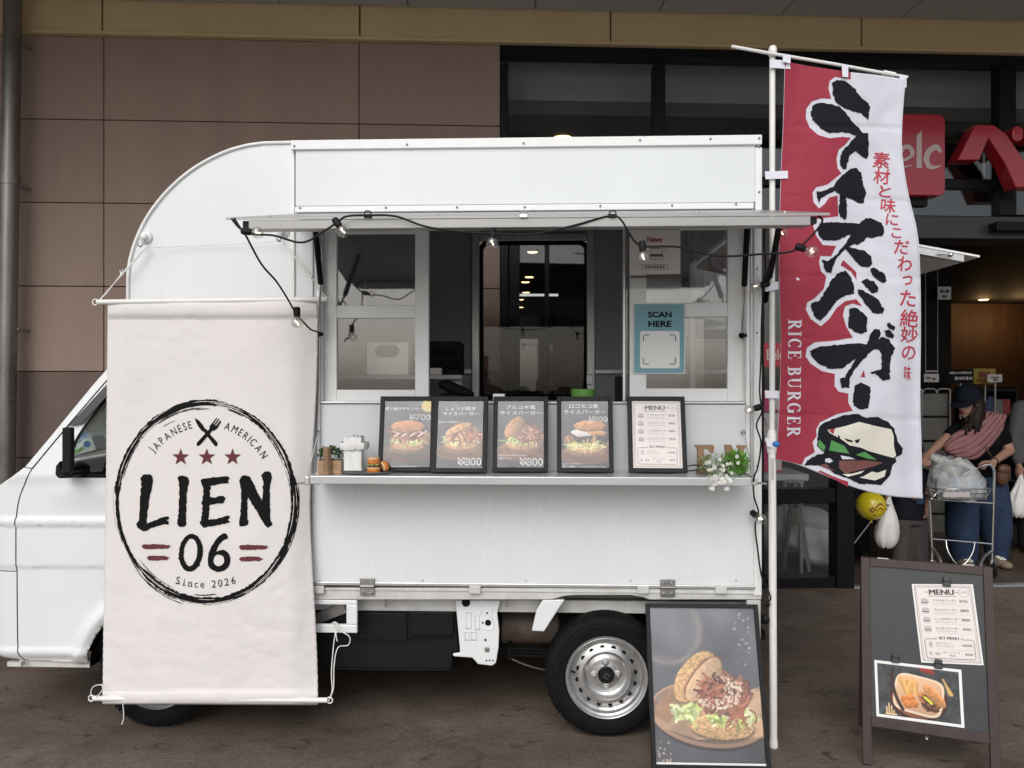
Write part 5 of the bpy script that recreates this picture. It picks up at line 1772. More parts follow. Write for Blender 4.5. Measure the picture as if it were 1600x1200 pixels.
patch([(256, 796), (290, 786), (282, 818)], 'flag_red', 'burger_mark', -0.0045)
# small vertical line of red lettering
for ch, x, y, h, sk in (('素', 1377, 250, 25, 0), ('材', 1378, 275.5, 24, 0), ('と', 1383, 299, 18, 0), ('味', 1388, 321, 22, 0), ('に', 1394, 343, 18, 0), ('こ', 1401, 364, 15, 0), ('だ', 1409, 386, 22, 0), ('わ', 1414, 412, 23, 0), ('っ', 1418, 438, 15, 0), ('た', 1419, 466, 25, 0), ('絶', 1421, 497, 27, 0), ('妙', 1421, 523, 25, 0), ('の', 1420, 551, 22, 0)):
    Print().text(ch, x, y, h, h * (1.06 if ch not in 'のたわ' else 0.98), rot=0.09, bold=0.010, res=2).build('lettering', 'flag_text_red', fcl, fl(-0.002), cut=14)
Print().text('味', 1418, 583, 24, 11, rot=0.03, bold=0.010, res=2).build('lettering', 'flag_text_red', fcl, fl(-0.002), cut=14)
# serif RICE BURGER, reading downwards
def serif(ch):
    """Strokes of a roman capital in a box 1 high: list of (points, widths)."""
    th, tn = 0.17, 0.055
    def stem(x): return [([(x, 0), (x, 1)], th)]
    def ser(x, y, w=0.34): return [([(x - w / 2, y), (x + w / 2, y)], tn)]
    def bow(cx, cy, rx, ry, a0, a1, w0=tn, w1=th):
        n = 16
        pts, ws = [], []
        for i in range(n + 1):
            a = R(a0 + (a1 - a0) * i / n)
            pts.append((cx + rx * math.cos(a), cy + ry * math.sin(a)))
            ws.append(w0 + (w1 - w0) * abs(math.cos(a)))
        return [(pts, ws)]
    if ch == 'I': return stem(0.2) + ser(0.2, 0.03) + ser(0.2, 0.97), 0.4
    if ch == 'R': return stem(0.2) + ser(0.17, 0.03) + ser(0.2, 0.97) + bow(0.3, 0.745, 0.26, 0.225, 90, -90) + [([(0.22, 0.97), (0.32, 0.97)], tn), ([(0.22, 0.52), (0.32, 0.52)], tn), ([(0.36, 0.52), (0.66, 0.03)], th), ([(0.56, 0.03), (0.78, 0.03)], tn)], 0.76
    if ch == 'B': return stem(0.2) + ser(0.13, 0.03, 0.26) + ser(0.13, 0.97, 0.26) + bow(0.3, 0.755, 0.22, 0.215, 90, -90) + bow(0.3, 0.275, 0.27, 0.245, 90, -90) + [([(0.2, 0.97), (0.32, 0.97)], tn), ([(0.2, 0.53), (0.32, 0.53)], tn), ([(0.2, 0.03), (0.32, 0.03)], tn)], 0.68
    if ch == 'C': return bow(0.40, 0.5, 0.30, 0.475, 48, 312) + [([(0.63, 0.96), (0.63, 0.70)], tn), ([(0.66, 0.16), (0.60, 0.10)], tn)], 0.72
    if ch == 'G': return bow(0.40, 0.5, 0.30, 0.475, 48, 330) + [([(0.63, 0.96), (0.63, 0.70)], tn), ([(0.66, 0.04), (0.66, 0.45)], th), ([(0.50, 0.45), (0.80, 0.45)], tn)], 0.82
    if ch == 'E': return stem(0.2) + ser(0.2, 0.03) + ser(0.2, 0.97) + [([(0.2, 0.97), (0.60, 0.97)], tn), ([(0.2, 0.03), (0.62, 0.03)], tn), ([(0.2, 0.52), (0.46, 0.52)], tn), ([(0.59, 1.0), (0.59, 0.74)], tn), ([(0.62, 0.0), (0.62, 0.28)], tn), ([(0.46, 0.40), (0.46, 0.64)], tn)], 0.68
    if ch == 'U': return [([(0.2, 0.97), (0.2, 0.34)], th)] + ser(0.2, 0.97) + [([(0.66, 0.97), (0.66, 0.34)], tn)] + ser(0.66, 0.97, 0.26) + bow(0.43, 0.34, 0.23, 0.31, 180, 360, tn, 0.11), 0.86
P = Print()
yc = 499.0
H = 20.5
for ch in 'RICE BURGER':
    if ch == ' ':
        yc += 9
        continue
    ss, adv = serif(ch)
    for pts, w in ss:
        xx = 1232.0 - (yc - 498) * 0.012
        pp = [(xx + p[1] * H, yc + p[0] * H) for p in pts]
        P.line(pp, [k * H for k in w] if isinstance(w, list) else w * H)
    yc += adv * H + 3.1
P.build('lettering', 'flag_white', fcl, fl(-0.0028), cut=10)
# free-edge hem
P = Print().line([(p[0] - 1.0, p[1]) for p in FR], 1.6)
P.build('hem', 'flag_white', fcl, fl(-0.002), cut=14)
# pole
PD = 3.08
def wp(px, py, D=PD):
    return W.at(px, py, D)
pl = MB().tube([wp(1206.5, 690), wp(1208.5, 1166)], 0.0150, 16).build('lower_pole', 'pole_white', nob, smooth=40)
MB().lathe([(0.017, 0), (0.017, 0.022), (0.0155, 0.03)], (wp(1208.5, 1166).x, PD, 0.0), n=16).build('foot_cap', 'pole_white', pl, smooth=40)
pu = MB().tube([wp(1206.5, 690), wp(1206.8, 82)], 0.0115, 16).build('upper_pole', 'pole_white', nob, smooth=40)
MB().lathe([(0.014, -0.05), (0.020, -0.035), (0.020, 0.03), (0.014, 0.05)], tuple(wp(1206.5, 691)), n=18).build('clamp_collar', 'pole_white', pl, smooth=30)
MB().lathe([(0.012, -0.02), (0.0165, -0.012), (0.0165, 0.012), (0.012, 0.022), (0.0, 0.024)], tuple(wp(1207.3, 81)), n=18, cap=False).build('top_cap', 'pole_white', pu, smooth=40)
MB().tube([wp(1143, 72.5, 3.05), wp(1207, 84, 3.06), wp(1300, 99.5, 3.06), wp(1418, 121, 3.06)], 0.0065, 10).build('cross_bar', 'pole_white', nob, smooth=40)
MB().tube([wp(1380, 113.5, 3.052), wp(1398, 117, 3.052)], 0.010, 8).build('size_tag', 'paper_white', nob)
def strap(pts, D, m='strap_white', th=0.002):
    MB().prism([(wp(x, y, D).x, wp(x, y, D).z) for x, y in pts], D - th, D).build('strap', m, nob)
strap([(1203, 93), (1233, 95), (1235, 108), (1203, 106)], 3.058)
strap([(1223, 84), (1235, 86), (1235, 99), (1223, 97)], 3.047)
strap([(1315, 100), (1325, 102), (1325, 121), (1316, 120)], 3.045)
strap([(1405, 116), (1416, 118), (1416, 137), (1406, 136)], 3.045)
for y, dy in ((267, 0), (440, -3), (610, 1)):
    strap([(1195, y + 1 - dy), (1231, y + dy), (1231, y + 12 + dy), (1196, y + 13 - dy)], 3.060)
strap([(1195, 683), (1213, 690), (1216, 703), (1198, 697)], 3.058)
MB().ball(wp(1213, 694, 3.055), 0.016, 0.010, 0.012, 10, 8).build('blue_tie', 'tissue_blue', nob, smooth=60)
Print().rect(1205, 716, 1209.5, 750).build('pole_label', 'paper_grey', pl, lambda x, y: W.at(x, y, PD - 0.0158))

# ================================================================== STRING OF LIGHTS
stl = thing('string_lights', 'black cable of clear globe bulbs looped along the awning and down both sides', 'string lights')
E = 2.43
def cable(pts, r_=0.0034):
    P3 = [W.at(x, y, D) for x, y, D in pts]
    MB().tube(spline(P3, 7), r_, 8).build('cable', 'cord_black', stl, smooth=60)
cable([(362, 342, E + 0.02), (376, 358, E), (395, 366, E - 0.01), (428, 368, E - 0.01), (472, 379, E - 0.01), (505, 362, E - 0.01), (526, 348, E - 0.01), (542, 338, E - 0.01), (575, 336.5, E - 0.01), (618, 338, E - 0.01), (665, 354, E - 0.01), (720, 362, E - 0.01), (772, 365, E - 0.01), (838, 365, E - 0.01), (898, 352, E - 0.01), (955, 337, E - 0.01), (972, 346, E - 0.01), (984, 366, E - 0.01), (1003, 384, E - 0.01), (1060, 386, E - 0.01), (1120, 400, E - 0.01), (1190, 397, E - 0.01), (1232, 394, E - 0.01), (1252, 384, E - 0.01), (1274, 362, E - 0.01), (1285, 345, E - 0.01), (1278, 337, E + 0.02)])
cable([(366, 341, E + 0.02), (374, 354, E + 0.01), (384, 368, E + 0.01), (408, 412, E + 0.1), (432, 440, E + 0.2), (450, 468, E + 0.32), (462, 489, E + 0.40), (474, 503, E + 0.46), (486, 515, E + 0.52), (495, 518, E + 0.58), (501, 525, E + 0.62)])
cable([(1196, 346, 3.00), (1194, 380, 3.02), (1196, 420, 3.04), (1193, 445, 3.06), (1190, 500, 3.06), (1189, 560, 3.06), (1187, 610, 3.06), (1190, 636, 3.06), (1190, 645, 3.06), (1182, 665, 3.06), (1189, 692, 3.06), (1184, 730, 3.07), (1178, 746, 2.88), (1178, 775, 3.06), (1185, 800, 3.07), (1180, 822, 3.08), (1184, 860, 3.08), (1190, 900, 3.08), (1199, 920, 3.08), (1204, 935, 3.06), (1197, 943, 3.05)])
cable([(1216, 345, 2.72), (1206, 400, 2.9), (1196, 440, 3.04)], 0.005)
MB().tube([wp(1194, 942, 3.05), wp(1202, 946, 3.05)], 0.009, 8).ball(wp(1197, 968, 3.05), 0.014, 0.012, 0.018, 10, 8).build('plug', 'cord_black', stl, smooth=60)
bulb_proto = None
def bulb(px, py, D, dirv, s=1.0):
    """Globe whose centre is at the pixel; dirv points from socket to globe."""
    global bulb_proto
    if bulb_proto is None:
        so = MB().lathe([(0.0, -0.052), (0.0095, -0.051), (0.0115, -0.046), (0.0115, -0.026), (0.0095, -0.020), (0.0, -0.020)], n=14, cap=False).build('lamp_socket', 'cord_black', stl, smooth=40)
        MB().lathe([(0.008, -0.022), (0.0085, -0.017), (0.014, -0.014), (0.0185, -0.006), (0.0195, 0.001), (0.0180, 0.009), (0.0130, 0.0155), (0.006, 0.0188), (0.0, 0.0195)], n=22, cap=False).build('globe', 'bulb_glass', so, smooth=60)
        m_ = MB()
        m_.tube([(0, 0, -0.02), (0, 0, -0.006)], 0.0028, 6)
        for a in (0.4, 2.5, 4.6):
            m_.tube([(0.002 * math.cos(a), 0.002 * math.sin(a), -0.008), (0.006 * math.cos(a), 0.006 * math.sin(a), 0.007)], 0.0005, 4)
        m_.build('filament_stem', 'steel', so)
        MB().tube([(-0.004, 0.0, -0.005), (0.001, 0, 0.0), (0.0035, 0.001, 0.008)], 0.0013, 6).build('filament', 'filament', so)
        bulb_proto = so
        o = so
    else:
        o = copy_tree(bulb_proto, stl)
    c = W.at(px, py, D)
    o.matrix_local = Matrix.Translation(c) @ Vector(dirv).to_track_quat('Z', 'Y').to_matrix().to_4x4() @ Matrix.Scale(s, 4)
for px, py, D, dv in ((402, 363.5, E - 0.012, (1, -0.1, -0.12)), (535.5, 361, E - 0.015, (0.5, -0.2, -0.7)), (769, 379.5, E - 0.015, (-0.05, -0.4, -0.8)), (1004.5, 401.5, E - 0.015, (0.02, -0.15, -1)),
                      (1268, 392.5, E - 0.015, (1, -0.1, -0.35)), (464, 504, E + 0.39, (0.05, -0.15, -1)), (1221, 363, 2.78, (0.1, -0.3, -1)), (1181, 447, 3.04, (-1, -0.2, -0.2)), (1171, 640.5, 3.04, (-1, -0.25, -0.25)), (1188, 810.5, 3.04, (0.3, -0.9, -0.3))):
    bulb(px, py, D, dv, 1.0 if D < 2.7 else 1.12)
# ================================================================== FOOD PICTURES
def bun_rice(cv, cx, cy, rx, ry, ang=0.0, c=(206, 168, 124), keep=None, grains=260):
    cv.blob(cx, cy + 0.012, rx * 1.02, ry * 1.05, np.array(c) * 0.55, ang, 0.03, 14, 0.10, keep=keep)
    cv.blob(cx, cy, rx, ry, c, ang, 0.035, 16, 0.07, tex=0.22, tn=46, shade=0.22, keep=keep)
    ca, sa = math.cos(ang), math.sin(ang)
    for _ in range(grains):
        a = cv.rng.random() * 6.28
        q = math.sqrt(cv.rng.random()) * 0.9
        u, v_ = rx * q * math.cos(a), ry * q * math.sin(a)
        if keep is not None and float(keep(np.array(u / rx), np.array(v_ / ry))) < 0.5:
            continue
        x, y = cx + u * ca - v_ * sa, cy + u * sa + v_ * ca
        d = cv.rng.random() * 3.14
        ln = 0.011
        k = 0.78 + 0.45 * cv.rng.random()
        cv.stroke([(x, y), (x + ln * math.cos(d), y + ln * math.sin(d))], 0.0075, np.clip(np.array(c) * k, 0, 255))

def food_scene(style, w, h, seed, big=False):
    cv = Canvas(w, h, (104, 107, 115), (56, 58, 65), seed)  # backdrop paler towards the top: reflection in the glass painted in
    cv.a += (cv.noise(3) * 34 + cv.noise(9) * 10)[..., None]
    A = cv.asp
    gr = 1.0 if big else 0.22
    if style == 'big':
        for k, (al, dr) in enumerate(((0.30, 0), (0.22, 0.02), (0.16, -0.025))):
            d = np.hypot(cv.X - 0.16, cv.Y - 0.20) - 0.30 - dr
            m = np.clip(1 - np.abs(d) / (0.022 + 0.02 * k), 0, 1) * al * (0.7 + 1.2 * cv.noise(7)) * (cv.Y > 0.0)
            cv.put(m * 1.4, (186, 166, 150))
        cv.put(np.clip(1 - np.hypot(cv.X - 0.2, cv.Y - 0.2) / 0.32, 0, 1) * 0.25, (170, 176, 188))
        cv.specks(26, 0.86, 0.28, 0.13, 0.24, (172, 178, 188), 0.009)
        cv.specks(26, 0.08, 1.30, 0.07, 0.14, (214, 190, 170), 0.008)
        X0, Y0 = cv.X, cv.Y
        cv.X, cv.Y = 0.56 + (X0 - 0.56) / 1.13, 0.95 + (Y0 - 0.95 + 0.045) / 1.13
        px_, py_, prx, pry = 0.52, 0.98, 0.50, 0.255
        cv.blob(px_, py_ + 0.04, prx, pry, (54, 46, 46), 0.10, soft=0.06)
        cv.blob(px_, py_ + 0.012, prx, pry, (186, 146, 120), 0.10, soft=0.03)
        cv.blob(px_, py_, prx * 0.955, pry * 0.93, (128, 106, 94), 0.10, soft=0.05, tex=0.08)
        # paper
        def poly(pts, c, tex=0.0, soft=0.02):
            P_ = np.array(pts, float)
            ins = np.zeros(cv.X.shape, bool)
            j = len(P_) - 1
            for i in range(len(P_)):
                xi, yi = P_[i]
                xj, yj = P_[j]
                ins ^= ((yi > cv.Y) != (yj > cv.Y)) & (cv.X < (xj - xi) * (cv.Y - yi) / (yj - yi + 1e-12) + xi)
                j = i
            k = 1 + tex * 2 * cv.noise(6) + tex * cv.noise(18)
            cv.put(ins.astype(float), np.clip(np.asarray(c, float)[None, None] * k[..., None], 0, 255))
        poly([(0.03, 1.02), (0.20, 0.78), (0.45, 0.92), (0.74, 0.84), (1.0, 0.76), (1.0, 1.16), (0.72, 1.18), (0.40, 1.18), (0.14, 1.10)], (188, 154, 124), 0.22)
        poly([(0.05, 1.00), (0.20, 0.80), (0.24, 1.00), (0.18, 1.06)], (146, 108, 84), 0.2)
        poly([(0.80, 0.86), (1.0, 0.78), (1.0, 0.96), (0.86, 1.02)], (206, 170, 138), 0.15)
        poly([(0.80, 1.06), (1.0, 1.02), (1.0, 1.15), (0.78, 1.16)], (204, 166, 128), 0.15)
        bun_rice(cv, 0.62, 1.085, 0.27, 0.10, 0.04, (204, 164, 118), grains=420)
        # lettuce
        for (a, b, c_) in ((0.32, 0.98, 0.10), (0.38, 0.94, 0.09), (0.58, 0.99, 0.12), (0.84, 1.00, 0.10), (0.76, 1.04, 0.10)):
            cv.blob(a, b, c_, 0.052, (186, 198, 118), cv.rng.normal() * 0.5, 0.22, 12, 0.12, tex=0.16, tn=22)
        cv.squiggles(46, 0.34, 0.98, 0.10, 0.07, [(214, 224, 160), (176, 192, 112), (228, 232, 190)], 0.06, 0.022)
        cv.squiggles(60, 0.70, 1.015, 0.20, 0.045, [(206, 218, 140), (172, 188, 104), (228, 232, 190)], 0.06, 0.022)
        # meat
        cv.blob(0.63, 0.83, 0.255, 0.17, (106, 68, 58), 0.12, 0.16, 12, 0.10, tex=0.35, tn=26)
        cv.squiggles(340, 0.63, 0.83, 0.215, 0.135, [(142, 94, 76), (98, 62, 52), (172, 124, 100), (190, 146, 124), (122, 80, 64)], 0.060, 0.022)
        cv.squiggles(26, 0.76, 0.92, 0.10, 0.09, [(184, 116, 88), (168, 100, 76)], 0.13, 0.014)
        cv.specks(320, 0.60, 0.82, 0.20, 0.13, (236, 218, 198), 0.0085)
        # leaning lid
        bun_rice(cv, 0.42, 0.70, 0.25, 0.135, -0.86, (208, 166, 118), keep=lambda u, v_: np.where(v_ < 0.55, 1.0, 0.0), grains=620)
        cv.blob(0.485, 0.715, 0.235, 0.10, (120, 84, 66), -0.86, 0.05, 14, 0.08, tex=0.10)
        cv.blob(0.495, 0.72, 0.225, 0.095, (204, 168, 134), -0.86, 0.05, 14, 0.08, tex=0.08)
        cv.squiggles(60, 0.56, 0.80, 0.10, 0.07, [(150, 84, 66), (176, 112, 88), (92, 50, 44)], 0.08, 0.016)
        cv.X, cv.Y = X0, Y0
        for k in range(3):
            cv.stroke(spline([(0.28 + 0.1 * k, 1.47), (0.36 + 0.12 * k, 1.43), (0.5 + 0.1 * k, 1.45)], 4), 0.02, (40, 42, 48), 0.02)
        cv.stroke(spline([(0.86, 1.47), (0.92, 1.43), (1.0, 1.46)], 4), 0.03, (34, 36, 42), 0.02)
        cv.stroke(spline([(0.22, 1.46), (0.4, 1.42), (0.62, 1.43), (0.8, 1.46)], 4), 0.016, (44, 46, 52), 0.02)
    elif style in ('teri', 'ginger', 'bulgogi', 'loco'):
        cy = 0.80 if style != 'loco' else 0.86
        cv.blob(0.5, cy + 0.32, 0.56, 0.20, (112, 62, 56) if style == 'teri' else (134, 96, 78), 0.02, soft=0.05)
        cv.blob(0.5, cy + 0.295, 0.53, 0.18, (92, 78, 76) if style == 'teri' else (120, 88, 74), 0.02, soft=0.06, tex=0.15, tn=9)
        cv.blob(0.48, cy + 0.22, 0.42, 0.15, (154, 118, 98), 0.0, 0.2, 6, 0.1, tex=0.15, tn=8)
        cv.blob(0.9, cy + 0.05, 0.16, 0.16, (146, 112, 94), 0.4, 0.2, 6, 0.2, tex=0.15, tn=8)
        # base bun, lettuce
        bun_rice(cv, 0.52, cy + 0.18, 0.34, 0.115, 0.02, (196, 150, 116), grains=60)
        cv.blob(0.50, cy + 0.07, 0.37, 0.075, (178, 186, 120), 0.02, 0.22, 10, 0.14, tex=0.2, tn=18)
        cv.squiggles(90, 0.50, cy + 0.08, 0.37, 0.075, [(212, 220, 150), (152, 168, 92), (226, 228, 186), (196, 190, 130)], 0.11, 0.018)
        if style == 'teri':
            cv.blob(0.5, cy - 0.06, 0.36, 0.115, (126, 78, 72), 0.0, 0.1, 9, 0.1, tex=0.3, tn=16)
            cv.squiggles(70, 0.5, cy - 0.05, 0.33, 0.10, [(104, 62, 60), (150, 96, 84), (176, 118, 104)], 0.14, 0.03)
            for k in range(4):
                x = 0.20 + k * 0.17
                cv.stroke(spline([(x, cy - 0.14), (x + 0.10, cy - 0.10), (x + 0.02, cy - 0.02), (x + 0.14, cy - 0.10), (x + 0.20, cy - 0.14)], 5), 0.026, (238, 214, 204))
            bun_rice(cv, 0.5, cy - 0.24, 0.36, 0.135, 0.0, (204, 142, 104), grains=40)
            cv.blob(0.93, 0.11, 0.14, 0.14, (238, 210, 120), soft=0.06, shade=0.05)
        elif style == 'ginger':
            cv.squiggles(190, 0.60, cy - 0.06, 0.30, 0.12, [(190, 142, 118), (150, 98, 82), (212, 172, 150), (126, 80, 68)], 0.16, 0.028)
            cv.blob(0.76, cy + 0.0, 0.13, 0.07, (178, 112, 84), -0.3, 0.1, 9, 0.12, tex=0.1)
            bun_rice(cv, 0.46, cy - 0.17, 0.31, 0.105, -0.42, (212, 166, 122), keep=lambda u, v_: np.where(v_ < 0.45, 1.0, 0.0), grains=60)
        elif style == 'bulgogi':
            cv.squiggles(230, 0.64, cy - 0.08, 0.28, 0.15, [(156, 104, 92), (112, 72, 66), (186, 136, 118), (134, 86, 76)], 0.13, 0.024)
            cv.specks(60, 0.62, cy - 0.08, 0.24, 0.13, (226, 204, 188), 0.011)
            bun_rice(cv, 0.35, cy - 0.22, 0.28, 0.15, -0.92, (196, 148, 112), keep=lambda u, v_: np.where(v_ < 0.35, 1.0, 0.0), grains=60)
            cv.blob(0.42, cy - 0.19, 0.26, 0.10, (172, 134, 108), -0.92, 0.06, 10, 0.1)
        else:
            cv.blob(0.16, cy - 0.02, 0.11, 0.10, (164, 118, 88), -0.5, 0.2, 6, 0.1, tex=0.15)
            cv.blob(0.48, cy - 0.02, 0.20, 0.115, (78, 66, 68), 0.0, 0.06, 12, 0.08, tex=0.35, tn=26)
            cv.blob(0.86, cy - 0.03, 0.15, 0.115, (78, 66, 68), 0.0, 0.06, 12, 0.08, tex=0.35, tn=26)
            cv.blob(0.40, cy - 0.17, 0.24, 0.085, (236, 230, 226), 0.05, 0.22, 8, 0.1, shade=0.12)
            cv.blob(0.75, cy - 0.17, 0.22, 0.06, (214, 164, 112), 0.05, 0.2, 8, 0.1)
            cv.stroke([(0.68, cy - 0.14), (0.70, cy - 0.02), (0.66, cy + 0.06)], 0.05, (206, 152, 104), 0.02)
            cv.squiggles(60, 0.50, cy + 0.09, 0.36, 0.06, [(222, 210, 140), (190, 178, 100), (236, 226, 180)], 0.11, 0.018)
            bun_rice(cv, 0.60, cy - 0.32, 0.35, 0.115, 0.0, (206, 152, 108), grains=50)
    elif style == 'lunchbox':
        cv.a = cv.a * 0 + np.array((58, 62, 66.0))
        cv.a += (cv.noise(14) * 30 + cv.noise(40) * 26)[..., None]
        cv.blob(0.50, 0.44, 0.36, 0.30, (66, 30, 24), -0.1, soft=0.03)
        cv.blob(0.50, 0.43, 0.33, 0.27, (150, 92, 66), -0.1, soft=0.04)
        cv.blob(0.50, 0.38, 0.31, 0.27, (238, 216, 192), 0.16, soft=0.04, sup=4.5, shade=0.05)
        cv.blob(0.50, 0.375, 0.285, 0.245, (214, 172, 136), 0.16, soft=0.05, sup=4.5, shade=0.12)
        for k in range(22):
            x0 = 0.29 + cv.rng.random() * 0.17
            cv.stroke([(x0 + 0.03, 0.36 + cv.rng.random() * 0.02), (x0 - 0.05 + 0.13 * cv.rng.random(), 0.14 + cv.rng.random() * 0.10)], 0.026, np.array((232, 176, 104)) * (0.85 + 0.25 * cv.rng.random()), 0.008)
        for (a, b) in ((0.34, 0.46), (0.40, 0.43), (0.44, 0.50), (0.37, 0.52)):
            cv.blob(a, b, 0.065, 0.055, (204, 124, 62), 0.3, 0.08, 12, 0.1, tex=0.12)
        cv.blob(0.62, 0.46, 0.17, 0.085, (190, 126, 76), 0.85, 0.05, 10, 0.08, tex=0.15)
        cv.squiggles(90, 0.66, 0.45, 0.10, 0.13, [(92, 56, 40), (130, 84, 58), (66, 40, 32)], 0.06, 0.016)
        cv.blob(0.70, 0.37, 0.19, 0.075, (206, 142, 88), 0.85, 0.05, 10, 0.08, tex=0.12)
        cv.stroke([(0.58, 0.40), (0.63, 0.44), (0.66, 0.47)], 0.035, (214, 214, 70), 0.01)
        for k in range(16):
            cv.stroke([(0.80 + 0.02 * cv.rng.random(), 0.12), (0.86 + 0.06 * cv.rng.random(), 0.30 + 0.04 * cv.rng.random())], 0.010, np.array((206, 166, 104)) * (0.8 + 0.4 * cv.rng.random()))
        for k, hh in enumerate((0.09, 0.14, 0.11, 0.05)):
            cv.stroke([(0.10 + 0.03 * k, 0.68), (0.10 + 0.03 * k, 0.68 - hh)], 0.018, (228, 196, 150), 0.004)
        cv.stroke([(0.09, 0.68), (0.22, 0.68)], 0.02, (228, 196, 150), 0.004)
        cv.stroke(spline([(0.20, 0.05), (0.18, 0.2), (0.22, 0.42), (0.30, 0.60)], 5), 0.04, (46, 26, 24), 0.02)
        cv.blob(0.62, 0.03, 0.10, 0.04, (150, 46, 38), 0.2, 0.2, 8, 0.1)
    if style != 'lunchbox':
        cv.a = cv.a * 0.91 + np.array((160, 160, 164.0)) * 0.09  # grey veil of glass reflection mixed into the print colours
    return cv

# ================================================================== FRAMED POSTERS ON THE COUNTER
def menu_prints(asp=1.41):
    """The printed menu, in a sheet 1 wide and asp high: (dark print, grey print)."""
    D, G = Print(), Print()
    D.frame(0.035, 0.03, 0.965, asp - 0.03, 0.006)
    D.frame(0.06, 0.055, 0.94, asp - 0.055, 0.004)
    for dx in (-0.007, 0.0, 0.007):
        D.text('MENU', 0.475 + dx, 0.145 + dx * 0.2, 0.095, 0.40)
    D.rect(0.20, 0.14, 0.25, 0.15).rect(0.70, 0.14, 0.75, 0.15)
    D.rect(0.25, 0.215, 0.71, 0.222)
    for k in range(24):
        a0, a1 = 2 * math.pi * k / 24, 2 * math.pi * (k + 1) / 24
        G.line([(0.84 + 0.085 * math.cos(a), 0.145 + 0.085 * math.sin(a)) for a in (a0, a1)], 0.010)
    G.text('LIEN', 0.84, 0.145, 0.042, 0.115, bold=0.02)
    rows_ = (('てりやきバーガー', '¥700'), ('ブルコギバーガー', '¥800'), ('しょうがやきバーガー', '¥800'), ('ロコモコバーガー', '¥900'))
    for i, (s, p) in enumerate(rows_):
        y = 0.315 + i * 0.165
        G.loops([(0.12 + 0.0, y), (0.125, y - 0.035), (0.155, y - 0.055), (0.205, y - 0.055), (0.235, y - 0.035), (0.24, y)])
        D.rect(0.118, y + 0.008, 0.242, y + 0.024)
        G.loops([(0.125, y + 0.034), (0.235, y + 0.034), (0.225, y + 0.055), (0.135, y + 0.055)])
        D.text(s, 0.31, y - 0.018, 0.048, 0.40, align='l', bold=0.006, res=2)
        D.text(p, 0.88, y - 0.008, 0.052, 0.135, align='r', bold=0.01, res=2)
        x = 0.32
        r_ = random.Random(i)
        while x < 0.66:
            w = r_.uniform(0.012, 0.022)
            G.rect(x, y + 0.030, x + w, y + 0.046)
            x += w + 0.006
        G.rect(0.31, y + 0.072, 0.88, y + 0.0755)
    for dx in (-0.003, 0.003):
        D.text('SET MENU', 0.5 + dx, 0.965, 0.048, 0.32)
    D.rect(0.27, 0.962, 0.31, 0.968).rect(0.69, 0.962, 0.73, 0.968)
    lp = rrect(0.105, 0.985, 0.895, 1.325, 0.03, 3)
    D.line([(0.30, 0.985), (0.135, 0.985)], 0.009).line([(0.70, 0.985), (0.865, 0.985)], 0.009)
    D.line(lp[:4][::-1][:1] + lp[4:8] + [], 0.009)
    D.line([(0.135, 0.985), (0.105, 1.01), (0.105, 1.30), (0.135, 1.325), (0.865, 1.325), (0.895, 1.30), (0.895, 1.01), (0.865, 0.985)], 0.009)
    G.loops([(0.16, 1.06), (0.23, 1.06), (0.218, 1.135), (0.172, 1.135)]).disc(0.195, 1.052, 0.032, 0.016)
    D.text('ポテトセット', 0.29, 1.055, 0.036, 0.24, align='l', res=2)
    D.text('ドリンクセット', 0.29, 1.105, 0.036, 0.27, align='l', res=2)
    D.text('+¥300', 0.86, 1.085, 0.044, 0.17, align='r', bold=0.010, res=2)
    G.rect(0.29, 1.165, 0.86, 1.168)
    G.loops([(0.15, 1.21), (0.205, 1.21), (0.196, 1.275), (0.159, 1.275)]).disc(0.27, 1.245, 0.026).disc(0.31, 1.245, 0.026)
    D.text('ポテトドリンク', 0.38, 1.215, 0.034, 0.27, align='l', res=2)
    D.text('単品', 0.48, 1.268, 0.034, 0.09, align='l', res=2)
    D.text('¥500', 0.86, 1.24, 0.044, 0.13, align='r', bold=0.010, res=2)
    return D, G

